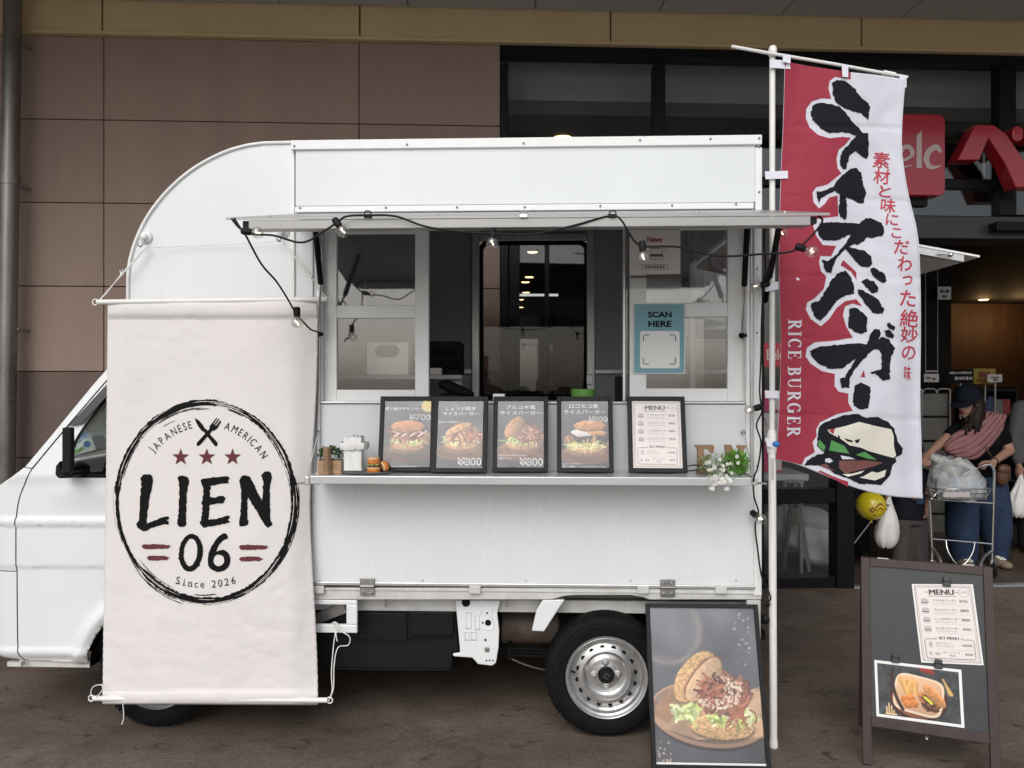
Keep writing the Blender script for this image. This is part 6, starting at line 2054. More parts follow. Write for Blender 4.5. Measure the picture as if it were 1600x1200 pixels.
LEAN = R(15)
FRD = -0.112
def counter_frame(px_mid, w_px, style, lb, seed, yaw=0.0, dd=0.0):
    c = T.at(px_mid, 740, FRD + dd)
    wf = w_px / FPX * (3.16 + FRD)
    hf = 0.308
    M = TM @ Matrix.Translation((c.x, FRD + dd, SHZ + 0.004)) @ Matrix.Rotation(yaw, 4, 'Z') @ Matrix.Rotation(-LEAN, 4, 'X')
    t = thing('picture_frame', lb, 'picture frame', M, 'black frames standing on the counter')
    b = 0.0175
    m_ = MB().box(-wf / 2, -wf / 2 + b, -0.012, 0.008, 0, hf).box(wf / 2 - b, wf / 2, -0.012, 0.008, 0, hf)
    m_.box(-wf / 2 + b + 1e-4, wf / 2 - b - 1e-4, -0.012, 0.008, 0, b).box(-wf / 2 + b + 1e-4, wf / 2 - b - 1e-4, -0.012, 0.008, hf - b, hf)
    m_.build('frame_border', 'frame_black', t, bevel=0.0015)
    MB().box(-wf / 2 + 0.004, wf / 2 - 0.004, 0.0005, 0.006, 0.004, hf - 0.004).build('backing_board', 'frame_black', t)
    x0, x1, z0, z1 = -wf / 2 + b, wf / 2 - b, b, hf - b
    iw, ih = x1 - x0, z1 - z0
    asp = ih / iw
    fn = lambda y: (lambda u, v_: Vector((x0 + u * iw, y, z1 - v_ * iw)))
    if style == 'menu':
        MB().box(x0 - 0.002, x1 + 0.002, -0.003, -0.0005, z0 - 0.002, z1 + 0.002).build('menu_sheet', 'paper_pink', t)
        D, G = menu_prints()
        sc = asp / 1.41
        f2 = lambda y: (lambda u, v_: Vector((x0 + u * iw, y, z1 - v_ * sc * iw)))
        D.build('lettering', 'ink_grey', t, f2(-0.0036))
        G.build('printed_marks', 'paper_grey', t, f2(-0.0034))
    else:
        cv = food_scene(style, 110, int(110 * asp), seed)
        cv.build('food_picture', 'food_print', t, (x0, -0.003, z1), (x1, -0.003, z1), (x1, -0.003, z0), (x0, -0.003, z0))
        P, K = Print(), Print()
        if style == 'teri':
            P.text('照り焼きチキンバーガー', 0.5, 0.175, 0.078, 0.96, bold=0.010, res=2)
            P.text('¥700', 0.76, 0.36, 0.125, 0.46, bold=0.03)
            K.text('¥700', 0.76, 0.36, 0.095, 0.42, bold=-0.004)
            P.text('で挟んだ王道照り焼き', 0.44, 1.43, 0.05, 0.56, res=2)
        elif style == 'ginger':
            P.text('しょうが焼き', 0.5, 0.17, 0.095, 0.66, bold=0.010, res=2)
            P.text('ライスバーガー', 0.5, 0.285, 0.085, 0.78, bold=0.010, res=2)
            P.text('旨だれで香ばしく', 0.02, 0.47, 0.05, 0.52, align='l', res=2)
            P.text('¥800', 0.72, 1.34, 0.17, 0.52, bold=0.03)
            K.text('¥800', 0.72, 1.34, 0.135, 0.48, bold=-0.004)
        elif style == 'bulgogi':
            P.text('ブルコギ風', 0.5, 0.14, 0.095, 0.64, bold=0.010, res=2)
            P.text('ライスバーガー', 0.5, 0.265, 0.09, 0.90, bold=0.010, res=2)
            P.text('甘辛だれの牛肉をのせた', 0.03, 1.20, 0.045, 0.62, align='l', res=2)
            P.text('特製バーガー', 0.03, 1.265, 0.045, 0.30, align='l', res=2)
            P.text('¥800', 0.73, 1.34, 0.17, 0.50, bold=0.03)
            K.text('¥800', 0.73, 1.34, 0.135, 0.46, bold=-0.004)
        else:
            P.text('ロコモコ風', 0.48, 0.115, 0.095, 0.62, bold=0.010, res=2)
            P.text('ライスバーガー', 0.5, 0.24, 0.09, 0.90, bold=0.010, res=2)
            P.text('¥900', 0.78, 0.40, 0.125, 0.40, bold=0.03)
            K.text('¥900', 0.78, 0.40, 0.095, 0.36, bold=-0.004)
            P.text('とろーりチーズ', 0.03, 1.36, 0.045, 0.36, align='l', res=2)
            P.text('卵と特製ソースのライスバーガー', 0.03, 1.42, 0.045, 0.92, align='l', res=2)
        P.build('lettering', 'ink_white', t, fn(-0.0036))
        K.build('price_fill', 'ink_grey', t, fn(-0.0042))
    MB().box(x0 - 0.001, x1 + 0.001, -0.0075, -0.0058, z0 - 0.001, z1 + 0.001).build('glazing', 'poster_glass', t)
    return t
counter_frame(634.5, 88, 'teri', 'leftmost framed burger poster priced 700 beside the small orange burgers', 3, R(3), -0.004)
counter_frame(717, 86, 'ginger', 'framed ginger pork burger poster priced 800 overlapping the leftmost frame', 5, R(-1), -0.028)
counter_frame(813, 87, 'bulgogi', 'framed burger poster priced 800 in the middle of the counter', 6, 0)
counter_frame(914.5, 88, 'loco', 'framed burger poster priced 900 with white egg, left of the menu', 8, R(-1))
counter_frame(1028, 90, 'menu', 'framed pale menu sheet right of the four burger posters', 1, R(-2))

# ================================================================== SMALL THINGS ON THE COUNTER
def on_shelf(px, d):
    return TM @ Matrix.Translation((T.at(px, 742, d).x, d, SHZ + 0.001))
rp = random.Random(21)
def leaf(mb, p, dirv, L, wd):
    d = Vector(dirv).normalized()
    s = d.cross(Vector((0, 0, 1)))
    s = s.normalized() if s.length > 0.01 else Vector((1, 0, 0))
    n = s.cross(d)
    p = Vector(p)
    mb.add([p, p + d * L * 0.35 + s * wd, p + d * L * 0.8 + s * wd * 0.7 + n * wd * 0.3, p + d * L, p + d * L * 0.8 - s * wd * 0.7 + n * wd * 0.3, p + d * L * 0.35 - s * wd],
           [(0, 1, 5), (1, 2, 4, 5), (2, 3, 4)])
t = thing('potted_plant', 'little dark green plant in a square wooden planter at the left end of the counter', 'plant', on_shelf(519, -0.13))
MB().box(-0.048, 0.048, -0.035, 0.035, 0, 0.052).build('planter_box', 'wood_box', t, bevel=0.002)
m_, m2 = MB(), MB()
for k in range(260):
    x, y = rp.uniform(-0.05, 0.05), rp.uniform(-0.036, 0.03)
    z = 0.05 + rp.random() ** 0.8 * (0.058 - 0.4 * abs(x))
    leaf(m2 if rp.random() < 0.22 else m_, (x, y, z), (rp.gauss(0, 1), rp.gauss(0, 1) - 0.4, rp.gauss(0.5, 0.7)), rp.uniform(0.010, 0.017), rp.uniform(0.004, 0.0065))
m_.build('foliage', 'leaf_dark', t)['kind'] = 'stuff'
m2.build('pale_foliage', 'leaf_pale', t)['kind'] = 'stuff'
for k in range(9):
    MB().tube([(rp.uniform(-0.03, 0.03), rp.uniform(-0.02, 0.02), 0.045), (rp.uniform(-0.04, 0.04), rp.uniform(-0.03, 0.02), 0.10)], 0.001, 4).build('stem', 'leaf_dark', t)

def wood_letter(px, d, loops_, th, lb, yaw=0.0):
    t_ = MB()
    for lp in loops_:
        t_.prism(lp, -th / 2, th / 2)
    o = t_.build('wooden_letter', 'wood_letter', bevel=0.0018)
    o.matrix_world = on_shelf(px, d) @ Matrix.Rotation(yaw, 4, 'Z')
    return tag(o, lb, 'letter', 'wooden letters on the counter')
# I with flared ends, E and N, slab serif
wood_letter(511, -0.183, [[(-0.016, 0), (0.016, 0), (0.015, 0.012), (0.012, 0.018), (0.0125, 0.092), (0.017, 0.100), (0.018, 0.107), (-0.014, 0.107), (-0.014, 0.100), (-0.011, 0.092), (-0.011, 0.018), (-0.0155, 0.012)]], 0.02, 'wooden letter with flared ends standing before the planter', R(-32))
EL = [(-0.036, 0), (0.032, 0), (0.036, 0.032), (0.028, 0.034), (0.014, 0.016), (-0.006, 0.016), (-0.006, 0.050), (0.008, 0.050), (0.012, 0.042), (0.018, 0.042), (0.018, 0.074), (0.012, 0.074), (0.008, 0.066), (-0.006, 0.066), (-0.006, 0.096), (0.010, 0.094), (0.022, 0.078), (0.032, 0.080), (0.034, 0.106), (0.030, 0.112), (-0.040, 0.112), (-0.044, 0.106), (-0.036, 0.100), (-0.032, 0.092), (-0.032, 0.018), (-0.036, 0.010)]
wood_letter(1102, -0.085, [EL], 0.016, 'wooden letter E standing right of the framed menu')
NL = [(-0.044, 0), (-0.016, 0), (-0.020, 0.010), (-0.022, 0.066), (0.018, 0), (0.034, 0), (0.032, 0.094), (0.042, 0.104), (0.042, 0.110), (0.006, 0.110), (0.004, 0.104), (0.014, 0.094), (0.014, 0.052), (-0.018, 0.112), (-0.044, 0.112), (-0.042, 0.102), (-0.038, 0.012)]
wood_letter(1149, -0.075, [NL], 0.016, 'wooden letter N half behind the flowers at the right end')

# glass jar of paper napkins
t = thing('napkin_jar', 'square clear jar stuffed with white paper napkins on the small grey tray', 'jar', on_shelf(554, -0.150) @ Matrix.Translation((0, 0, 0.010)))
m_ = MB()
for a, b in (((-0.046, -0.038), (0.046, -0.0365)), ((-0.046, 0.0365), (0.046, 0.038)), ((-0.046, -0.0365), (-0.0445, 0.0365)), ((0.0445, -0.0365), (0.046, 0.0365))):
    m_.box(a[0], b[0], a[1], b[1], 0, 0.112)
m_.box(-0.0445, 0.0445, -0.0365, 0.0365, 0, 0.003)
m_.build('jar_glass', 'jar_glass', t)
for k in range(16):
    x = -0.034 + 0.068 * k / 15
    hgt = 0.138 + rp.uniform(-0.004, 0.004)
    v = []
    n = 7
    for j in range(n):
        z = 0.004 + (hgt - 0.004) * j / (n - 1)
        for s_ in (-1, 1):
            v.append((x + rp.uniform(-0.002, 0.002) + 0.0015 * math.sin(z * 60 + k), s_ * (0.030 + rp.uniform(-0.002, 0.003)), z))
    fs = [(2 * j, 2 * j + 1, 2 * j + 3, 2 * j + 2) for j in range(n - 1)]
    o = MB().add(v, fs).build('napkin', 'paper_white', t)
    s_ = o.modifiers.new('thick', 'SOLIDIFY')
    s_.thickness = 0.0038
v, f = [], []
nn, mm = 13, 10
for j in range(mm):
    z = 0.005 + 0.128 * j / (mm - 1)
    for i in range(nn):
        x = -0.034 + 0.068 * i / (nn - 1)
        v.append((x, -0.0335 + 0.0022 * math.sin(x * 190 + z * 25) + rp.uniform(-0.0008, 0.0008), z + (0.004 * math.sin(i * 1.9) if j == mm - 1 else 0)))
for j in range(mm - 1):
    for i in range(nn - 1):
        k = j * nn + i
        f.append((k, k + 1, k + nn + 1, k + nn))
o = MB().add(v, f).build('napkin', 'paper_white', t, smooth=180)
# crumpled collar of thin film round the neck
v, f = [], []
for j in range(6):
    z = 0.086 + 0.030 * j / 5
    for i in range(64):
        a = 2 * math.pi * i / 64
        k = 1.02 + (0.09 * math.sin(math.pi * j / 5)) * (0.6 + 0.4 * math.sin(i * 2.3)) + rp.uniform(-0.01, 0.02)
        cx_, cy_ = math.cos(a), math.sin(a)
        q = max(abs(cx_), abs(cy_)) ** 0.7
        v.append((0.050 * cx_ / q * k, 0.042 * cy_ / q * k, z + rp.uniform(-0.003, 0.003)))
for j in range(5):
    for i in range(64):
        k, k2 = j * 64 + i, j * 64 + (i + 1) % 64
        f.append((k, k2, k2 + 64, k + 64))
MB().add(v, f).build('ruffled_collar', 'bag_white', t, smooth=180)
# tray
trM = on_shelf(572, -0.140)
t = thing('small_tray', 'thin grey oval tray under the napkin jar and toy burgers', 'tray', trM)
MB().lathe([(0.062, 0.0), (0.100, 0.003), (0.106, 0.0085), (0.104, 0.0095), (0.097, 0.006), (0.0, 0.0055)], n=40).build('dish', 'tray_grey', t, smooth=40).scale = (1.0, 0.62, 1.0)
def toy_burger(px, d, z, tilt, lb, lid_only=False):
    t = thing('toy_burger', lb, 'toy burger', on_shelf(px, d) @ Matrix.Translation((0, 0, z)) @ Matrix.Rotation(tilt, 4, 'Y') @ Matrix.Rotation(R(-25) if lid_only else 0, 4, 'X'), 'toy burgers on the tray')
    if lid_only:
        MB().lathe([(0.0, 0.022), (0.012, 0.0205), (0.020, 0.014), (0.0225, 0.006), (0.0215, 0.001), (0.0, 0.0)], n=24, cap=False).build('bun_top', 'bun_orange', t, smooth=50)
        MB().lathe([(0.0205, 0.0005), (0.019, -0.004), (0.0, -0.0045)], n=24, cap=False).build('bun_cut', 'bun_pale', t, smooth=50)
        return
    MB().lathe([(0.0, 0.0), (0.023, 0.0), (0.0265, 0.006), (0.0265, 0.014), (0.024, 0.020), (0.0, 0.021)], n=28, cap=False).build('bun_base', 'bun_orange', t, smooth=50)
    MB().lathe([(0.0262, 0.0155), (0.0272, 0.0185), (0.025, 0.0215)], n=28, cap=False).build('bun_crumb', 'bun_pale', t, smooth=50)
    MB().lathe([(0.0, 0.021), (0.025, 0.0215), (0.026, 0.025), (0.0245, 0.029), (0.0, 0.029)], n=28, cap=False).build('patty', 'patty', t, smooth=50)
    m_ = MB()
    n = 36
    v = []
    for i in range(n):
        a = 2 * math.pi * i / n
        r_ = 0.0255 + 0.0022 * math.sin(7 * a)
        v += [(0.018 * math.cos(a), 0.018 * math.sin(a), 0.033), (r_ * math.cos(a), r_ * math.sin(a), 0.031 + 0.0025 * math.sin(9 * a)), (r_ * math.cos(a), r_ * math.sin(a), 0.035 + 0.0025 * math.sin(9 * a))]
    f = []
    for i in range(n):
        j = (i + 1) % n
        f += [(3 * i, 3 * i + 1, 3 * j + 1, 3 * j), (3 * i + 1, 3 * i + 2, 3 * j + 2, 3 * j + 1), (3 * i, 3 * j, 3 * j + 2, 3 * i + 2)]
    m_.add(v, f).build('lettuce', 'lettuce', t)
    MB().lathe([(0.0, 0.036), (0.0245, 0.037), (0.0255, 0.041), (0.024, 0.050), (0.0, 0.051)], n=28, cap=False).build('bun_middle', 'bun_orange', t, smooth=50)
    MB().lathe([(0.0, 0.0505), (0.0215, 0.051), (0.0225, 0.056), (0.022, 0.060), (0.0, 0.0605)], n=28, cap=False).build('bun_slice', 'bun_pale', t, smooth=50)
toy_burger(584, -0.165, 0.006, 0, 'stack of orange toy burger pieces beside the napkin jar')
toy_burger(599, -0.165, 0.030, R(70), 'orange toy bun leaning against the toy burger stack', True)
# flowers
t = thing('flower_bunch', 'loose bunch of tiny white flowers and bright green sprigs on the right counter end', 'flowers', on_shelf(1124, -0.135) @ Matrix.Scale(1.28, 4))
m_ = MB()
for k in range(900):
    a, q = rp.uniform(0, 6.28), rp.random() ** 0.5
    x, z = 0.050 + 0.042 * q * math.cos(a), 0.033 + 0.036 * q * math.sin(a)
    leaf(m_, (x, rp.uniform(-0.02, 0.03), max(0.004, z)), (rp.gauss(0.1, 1), rp.gauss(-0.3, 0.8), rp.gauss(0.7, 0.7)), rp.uniform(0.008, 0.015), rp.uniform(0.0012, 0.0026))
m_.build('green_sprig', 'leaf_bright', t)['kind'] = 'stuff'
m_ = MB()
for k in range(420):
    x = rp.uniform(-0.062, 0.03)
    leaf(m_, (x, rp.uniform(-0.05, 0.03), rp.uniform(0.006, 0.055)), (rp.gauss(0, 1), rp.gauss(-0.4, 0.8), rp.gauss(0.3, 0.7)), rp.uniform(0.008, 0.014), rp.uniform(0.0018, 0.003))
m_.build('sage_leaves', 'leaf_pale', t)['kind'] = 'stuff'
fm = MB()
for k in range(5):
    a = 2 * math.pi * k / 5
    u, s_ = Vector((math.cos(a), math.sin(a), 0)), Vector((-math.sin(a), math.cos(a), 0))
    fm.add([u * 0.0008, u * 0.0035 + s_ * 0.0022, u * 0.0062 + s_ * 0.0012 + Vector((0, 0, 0.001)), u * 0.0062 - s_ * 0.0012 + Vector((0, 0, 0.001)), u * 0.0035 - s_ * 0.0022], [(0, 1, 2, 3, 4)])
fme = fm.mesh('blossom')
eme = MB().ball((0, 0, 0.0008), 0.0014, n=6, m=4).mesh('blossom_eye')
for k in range(58):
    a, q = rp.uniform(0, 6.28), rp.random() ** 0.6
    x, z = -0.016 + 0.050 * q * math.cos(a), 0.024 + 0.032 * q * math.sin(a)
    y = -0.045 - 0.035 * (1 - q)
    if k < 16:
        continue
    if k % 9 == 0:
        x, z, y = rp.uniform(0.02, 0.05), rp.uniform(0.02, 0.06), -0.04
    if k > 42:
        x, z, y = rp.uniform(-0.05, 0.012), rp.uniform(-0.030, 0.004), -0.105
    b = obj('blossom', fme, 'petal', t)
    b.location = (x, y, z)
    b.rotation_euler = Vector((rp.gauss(0, 0.45), -1, rp.gauss(0.25, 0.4))).to_track_quat('Z', 'Y').to_euler()
    b.scale = (1.0,) * 3
    e_ = obj('blossom_eye', eme, 'flower_eye', b)
m_ = MB()
for k in range(16):
    x = rp.uniform(-0.05, 0.03)
    m_.tube(spline([(0.03, 0.0, 0.006), (x * 0.5, -0.03, 0.03), (x, -0.085, 0.02 + rp.uniform(-0.04, 0.03))], 4), 0.0008, 4)
m_.build('stalks', 'leaf_pale', t)['kind'] = 'stuff'
o = MB().tube(spline([T.at(1072, 729, -0.13), T.at(1082, 727, -0.13), T.at(1094, 727, -0.12)], 4), 0.0025, 6).tube(spline([T.at(1073, 736, -0.13), T.at(1083, 735, -0.13), T.at(1096, 733, -0.12)], 4), 0.0025, 6).build('easel_foot', 'cord_black')
o.matrix_world = TM
tag(o, 'thin black wire feet showing between the menu frame and the flowers', 'wire stand')

# ================================================================== THINGS INSIDE THE KITCHEN
t = thing('plastic_crate', 'black slotted plastic crate on the kitchen shelf behind the counter', 'crate', TM)
x0, x1, z0, z1 = T.rect(668, 534, 718, 586, 0.40)
z0 = ks + 0.001
m_ = MB()
for x in (x0, x1 - 0.006):
    m_.box(x, x + 0.006, 0.40, 0.62, z0, z1)
m_.box(x0, x1, 0.40, 0.62, z0, z0 + 0.005).box(x0 + 0.006, x1 - 0.006, 0.614, 0.62, z0 + 0.005, z1).box(x0 + 0.006, x1 - 0.006, 0.40, 0.406, z0 + 0.005, z0 + 0.02).box(x0 + 0.006, x1 - 0.006, 0.40, 0.406, z1 - 0.03, z1)
m_.box(x0 + 0.006, x1 - 0.006, 0.40, 0.406, z0 + 0.07, z0 + 0.08)
m_.build('crate_body', 'matte_black', t)
n = 14
for k in range(n):
    x = x0 + 0.012 + (x1 - x0 - 0.024) * k / (n - 1)
    MB().bar((x - 0.008, 0.403, z0 + 0.02), (x + 0.008, 0.403, z1 - 0.03), 0.005, 0.004, (0, 1, 0)).build('slat', 'matte_black', t)
MB().box(x0 - 0.004, x1 + 0.004, 0.395, 0.398, z1 - 0.020, z1 + 0.002).build('rim', 'matte_black', t)
t = thing('glove_box', 'white dispenser box with an oval opening behind the left lower pane', 'box', TM)
x0, x1, z0, z1 = T.rect(573, 535, 638, 585, 0.37)
MB().box(x0, x1, 0.37, 0.50, ks + 0.001, z1).build('carton', 'paper_white', t, bevel=0.002)
a, b, c_, e_ = T.rect(586, 539, 624, 558, 0.369)
Print().loops(rrect(a, c_, b, e_, 0.026)).build('opening', 'interior_dark', t, lambda x, y: Vector((x, 0.3685, y)))
o = MB()
x0, x1, z0, z1 = T.rect(672, 575, 690, 586, 0.36)
o.box(x0, x1, 0.355, 0.39, ks + 0.001, z1)
o = o.build('small_carton', 'paper_grey', bevel=0.002)
o.matrix_world = TM
tag(o, 'small cream carton in front of the black crate', 'box')
v = []
o = MB()
c = T.at(712, 612, 0.25)
o.tube(spline([T.at(688, 603, 0.25), T.at(697, 602, 0.24), T.at(712, 608, 0.23), T.at(732, 614, 0.22), T.at(740, 619, 0.22)], 5), [0.012, 0.016, 0.020, 0.022, 0.024, 0.026, 0.027, 0.026, 0.026, 0.024, 0.024, 0.024, 0.022, 0.020, 0.018, 0.018, 0.016, 0.014, 0.012, 0.010, 0.008], 12, sq=1.6)
o.tube(spline([T.at(690, 622, 0.25), T.at(700, 618, 0.24), T.at(720, 621, 0.23), T.at(738, 624, 0.22)], 5), 0.014, 12, sq=1.8)
o = o.build('oven_mitt', 'matte_black', smooth=180)
o.matrix_world = TM
tag(o, 'crumpled black kitchen mitt lying behind the second poster frame', 'mitt')
t = thing('green_bowl', 'small plain green bowl on the kitchen counter above the fourth frame', 'bowl', TM @ Matrix.Translation((T.at(911.5, 612, 0.12).x, 0.17, CZ + 0.001)))
MB().lathe([(0.0, 0.0), (0.046, 0.0), (0.049, 0.006), (0.051, 0.058), (0.049, 0.060), (0.047, 0.056), (0.045, 0.010), (0.0, 0.008)], n=36, cap=False).build('bowl', 'green_bowl', t, smooth=40)
o = MB().pprism(T, rrect(961, 588, 973, 629, 3), 0.13, 0.145).build('card_reader', 'matte_black', bevel=0.003)
o.matrix_world = TM
tag(o, 'slim black upright card reader beside the right window stile', 'card reader')
o = MB().box(*[T.at(p, 618, 0.15).x for p in (770, 789)], 0.15, 0.20, CZ + 0.001, T.at(780, 615, 0.15).z).build('clip_rail', 'aluminium', bevel=0.003)
o.matrix_world = TM
tag(o, 'tiny grey metal clip rail on the kitchen counter behind the third frame', 'clip')

# notices on the right window
def notice(name, lb, q, d, m):
    t = thing(name, lb, 'notice', TM)
    pts = [T.at(x, y, d) for x, y in q]
    MB().prism([(p.x, p.z) for p in pts], d, d + 0.0012).build('sheet', m, t)
    return t
nd = 0.034
t = notice('news_notice', 'pale News notice in a clear sleeve at the top of the right window', [(984, 352), (1063, 351), (1063, 428), (984, 429)], nd, 'paper_pink')
P = Print().rect(985, 356.5, 1062, 359).rect(985, 431, 1062, 434.0)
P.line([(1016, 388.5), (1035, 388.5)], 0.8).line([(1016, 388.5), (1016, 405)], 0.6).line([(1035, 388.5), (1035, 405)], 0.6).line([(1016, 405), (1036, 405)], 0.6).rect(1016, 397, 1036, 401)
P.frame(1003, 413, 1044, 421, 0.5)
P.line([(1040, 393), (1042, 388), (1043, 389)], 0.7)
r_ = random.Random(2)
for k in range(7):
    P.rect(1008 + k * 4.6, 415, 1010.6 + k * 4.6, 419)
P.build('printed_marks', 'ink_grey', t, lambda x, y: T.at(x, y, nd - 0.0012))
Print().text('News', 1023, 374, 9, 24, bold=0.03, skew=0.12).build('lettering', 'ink_red', t, lambda x, y: T.at(x, y, nd - 0.0012))
MB().prism([(T.at(x, y, nd).x, T.at(x, y, nd).z) for x, y in ((983.5, 429.5), (1063.5, 428.5), (1064, 450), (984, 451))], nd - 0.001, nd).build('sleeve_foot', 'poly_bag', t)
t = notice('scan_notice', 'blue SCAN HERE notice stuck on the middle rail of the right window', [(991, 475), (1070.5, 474), (1070, 584), (989.5, 584)], nd - 0.006, 'paper_teal')
f_ = lambda off: (lambda x, y: T.at(x, y, nd - 0.006 - off))
P = Print().text('SCAN', 1031, 491.5, 9.5, 37, bold=0.035).text('HERE', 1031, 506, 9.5, 36, bold=0.035)
P.build('lettering', 'ink_black', t, f_(0.0012))
Print().loops(rrect(1000, 517, 1062, 575.5, 4)).build('white_panel', 'paper_white', t, f_(0.0012))
P = Print()
for x, y, sx_, sy_ in ((1005.5, 523.5, 1, 1), (1055.5, 523.5, -1, 1), (1005, 569, 1, -1), (1055.5, 569, -1, -1)):
    P.line([(x + 9 * sx_, y), (x + 2 * sx_, y), (x, y + 2 * sy_), (x, y + 10 * sy_)], 1.1)
P.build('corner_marks', 'ink_black', t, f_(0.0024))
P = Print().frame(990.0, 474.2, 1070.2, 583.8, 1.0)
P.build('white_border', 'paper_white', t, f_(0.0012))

# ================================================================== THINGS IN THE CAB
t = thing('tissue_box', 'white and green tissue box on the dashboard behind the cab window', 'box', TM)
d0 = 0.30
q = [(112, 712), (116, 696), (142, 682), (150, 702), (113, 713)]
MB().pprism(T, [(110, 714), (115, 697), (142, 681), (150, 703)], d0, d0 + 0.1).build('carton', 'paper_white', t, bevel=0.003)
Print().loops([(113, 706), (130, 697), (131, 702), (113, 711)]).build('green_band', 'tissue_green', t, lambda x, y: T.at(x, y, d0 - 0.002))
Print().disc(136, 694, 5.5, 5).build('blue_mark', 'tissue_blue', t, lambda x, y: T.at(x, y, d0 - 0.002))
o = MB().ball(T.at(130, 683, 0.36), 0.035, 0.05, 0.025, 18, 12)
o.v = [(a + 0.005 * math.sin(60 * c), b, c + 0.006 * math.sin(70 * a + 30 * c)) for a, b, c in o.v]
o = o.build('blue_pouch', 'tissue_blue', smooth=180)
o.matrix_world = TM
tag(o, 'crumpled blue pouch on top of the tissue box in the cab', 'pouch')

# ================================================================== LARGE POSTER LEANING ON THE TRUCK
pb_l, pb_r = W.at(1018.5, 1201, 2.90), W.at(1204, 1201, 2.885)
pw_ = (pb_r - pb_l).length
yaw = math.atan2(pb_r.y - pb_l.y, pb_r.x - pb_l.x)
lean = R(17.5)
PM = Matrix.Translation(Vector(((pb_l.x + pb_r.x) / 2, (pb_l.y + pb_r.y) / 2, 0.003))) @ Matrix.Rotation(yaw, 4, 'Z') @ Matrix.Rotation(-lean, 4, 'X')
t = thing('large_poster', 'large black framed burger poster leaning against the rear of the truck', 'poster', PM)
hh, bb = 0.600, 0.016
m_ = MB().box(-pw_ / 2, -pw_ / 2 + bb, -0.014, 0.006, 0, hh).box(pw_ / 2 - bb, pw_ / 2, -0.014, 0.006, 0, hh).box(-pw_ / 2 + bb + 1e-4, pw_ / 2 - bb - 1e-4, -0.014, 0.006, 0, bb).box(-pw_ / 2 + bb + 1e-4, pw_ / 2 - bb - 1e-4, -0.014, 0.006, hh - bb, hh)
m_.build('frame_border', 'frame_black', t, bevel=0.002)
MB().box(-pw_ / 2 + 0.004, pw_ / 2 - 0.004, 0.0005, 0.005, 0.004, hh - 0.004).build('backing_board', 'frame_black', t)
x0, x1, z0, z1 = -pw_ / 2 + bb, pw_ / 2 - bb, bb, hh - bb
cv = food_scene('big', 200, int(200 * (z1 - z0) / (x1 - x0)), 4, True)
cv.build('food_picture', 'food_print', t, (x0, -0.003, z1), (x1, -0.003, z1), (x1, -0.003, z0), (x0, -0.003, z0))
MB().box(x0, x1, -0.0062, -0.0034, z0, z0 + 0.007).build('white_edge', 'paper_white', t)
MB().box(x0 - 0.001, x1 + 0.001, -0.0095, -0.0075, z0 - 0.001, z1 + 0.001).build('glazing', 'poster_glass', t)

# ================================================================== FOLDING MENU BOARD
ay, al = R(-22), R(12)
ab = W.at(1348, 1194, 2.94)
AM = Matrix.Translation((ab.x, ab.y, 0.0)) @ Matrix.Rotation(ay, 4, 'Z') @ Matrix.Rotation(-al, 4, 'X')
AF = Frame(AM)
t = thing('menu_board', 'dark brown folding pavement board with a clipped menu and meal photo', 'signboard', AM)
aw, ah, bs_ = 0.455, 0.775, 0.032
z_low = AF.at(1363, 1132, 0).z - 0.005
for a in (0, aw - bs_):
    MB().box(a, a + bs_, -0.012, 0.012, 0.004, ah).build('side_stile', 'board_brown', t, bevel=0.002)
MB().box(bs_ + 2e-4, aw - bs_ - 2e-4, -0.012, 0.012, ah - bs_, ah).build('top_rail', 'board_brown', t, bevel=0.002)
MB().box(bs_ + 2e-4, aw - bs_ - 2e-4, -0.012, 0.012, z_low, z_low + bs_ * 1.15).build('bottom_rail', 'board_brown', t, bevel=0.002)
MB().box(bs_ - 0.004, aw - bs_ + 0.004, -0.004, 0.004, z_low + 0.02, ah - bs_ + 0.01).build('slate_panel', 'board_slate', t)
c = AF.at(1448, 1152, -0.012)
MB().tube([(c.x + 0.004 * math.cos(k * 0.7), -0.014, c.z + 0.006 * math.sin(k * 0.7)) for k in range(9)], 0.0012, 5, closed=True).build('hook', 'chrome', t)
# back leaf
rot = Matrix.Translation((0, 0.02, ah - 0.02)) @ Matrix.Rotation(R(26), 4, 'X') @ Matrix.Translation((0, 0, -(ah - 0.02)))
m_ = MB()
m_.box(0, bs_, -0.006, 0.014, 0.0, ah, rot).box(aw - bs_, aw, -0.006, 0.014, 0.0, ah, rot).box(bs_, aw - bs_, -0.006, 0.014, ah - bs_, ah, rot).box(bs_, aw - bs_, -0.006, 0.014, z_low, z_low + bs_, rot)
m_.box(bs_, aw - bs_, 0.0, 0.006, z_low + bs_, ah - bs_, rot)
m_.build('back_leaf', 'board_brown', t)
for x in (0.06, aw - 0.10):
    MB().box(x, x + 0.04, -0.008, 0.03, ah + 0.0005, ah + 0.004).build('hinge', 'steel', t)
def quad_fn(q, y, asp):
    P4 = [AF.at(px, py, y) for px, py in q]
    def fn(u, v_):
        v_ /= asp
        return (P4[0] * (1 - u) + P4[1] * u) * (1 - v_) + (P4[3] * (1 - u) + P4[2] * u) * v_
    return fn
mq = [(1424.5, 912.5), (1520, 913), (1537, 1039.5), (1439.5, 1035)]
sheet_ = thing('menu_sheet', 'cream menu sheet clipped to the upper right of the folding board', 'menu', AM)
P4 = [AF.at(x, y, -0.0052) for x, y in mq]
MB().prism([(p.x, p.z) for p in P4], -0.0065, -0.0052).build('paper', 'paper_pink', sheet_)
D_, G_ = menu_prints()
D_.build('lettering', 'ink_grey', sheet_, quad_fn(mq, -0.0072, 1.41))
G_.build('printed_marks', 'paper_grey', sheet_, quad_fn(mq, -0.0070, 1.41))
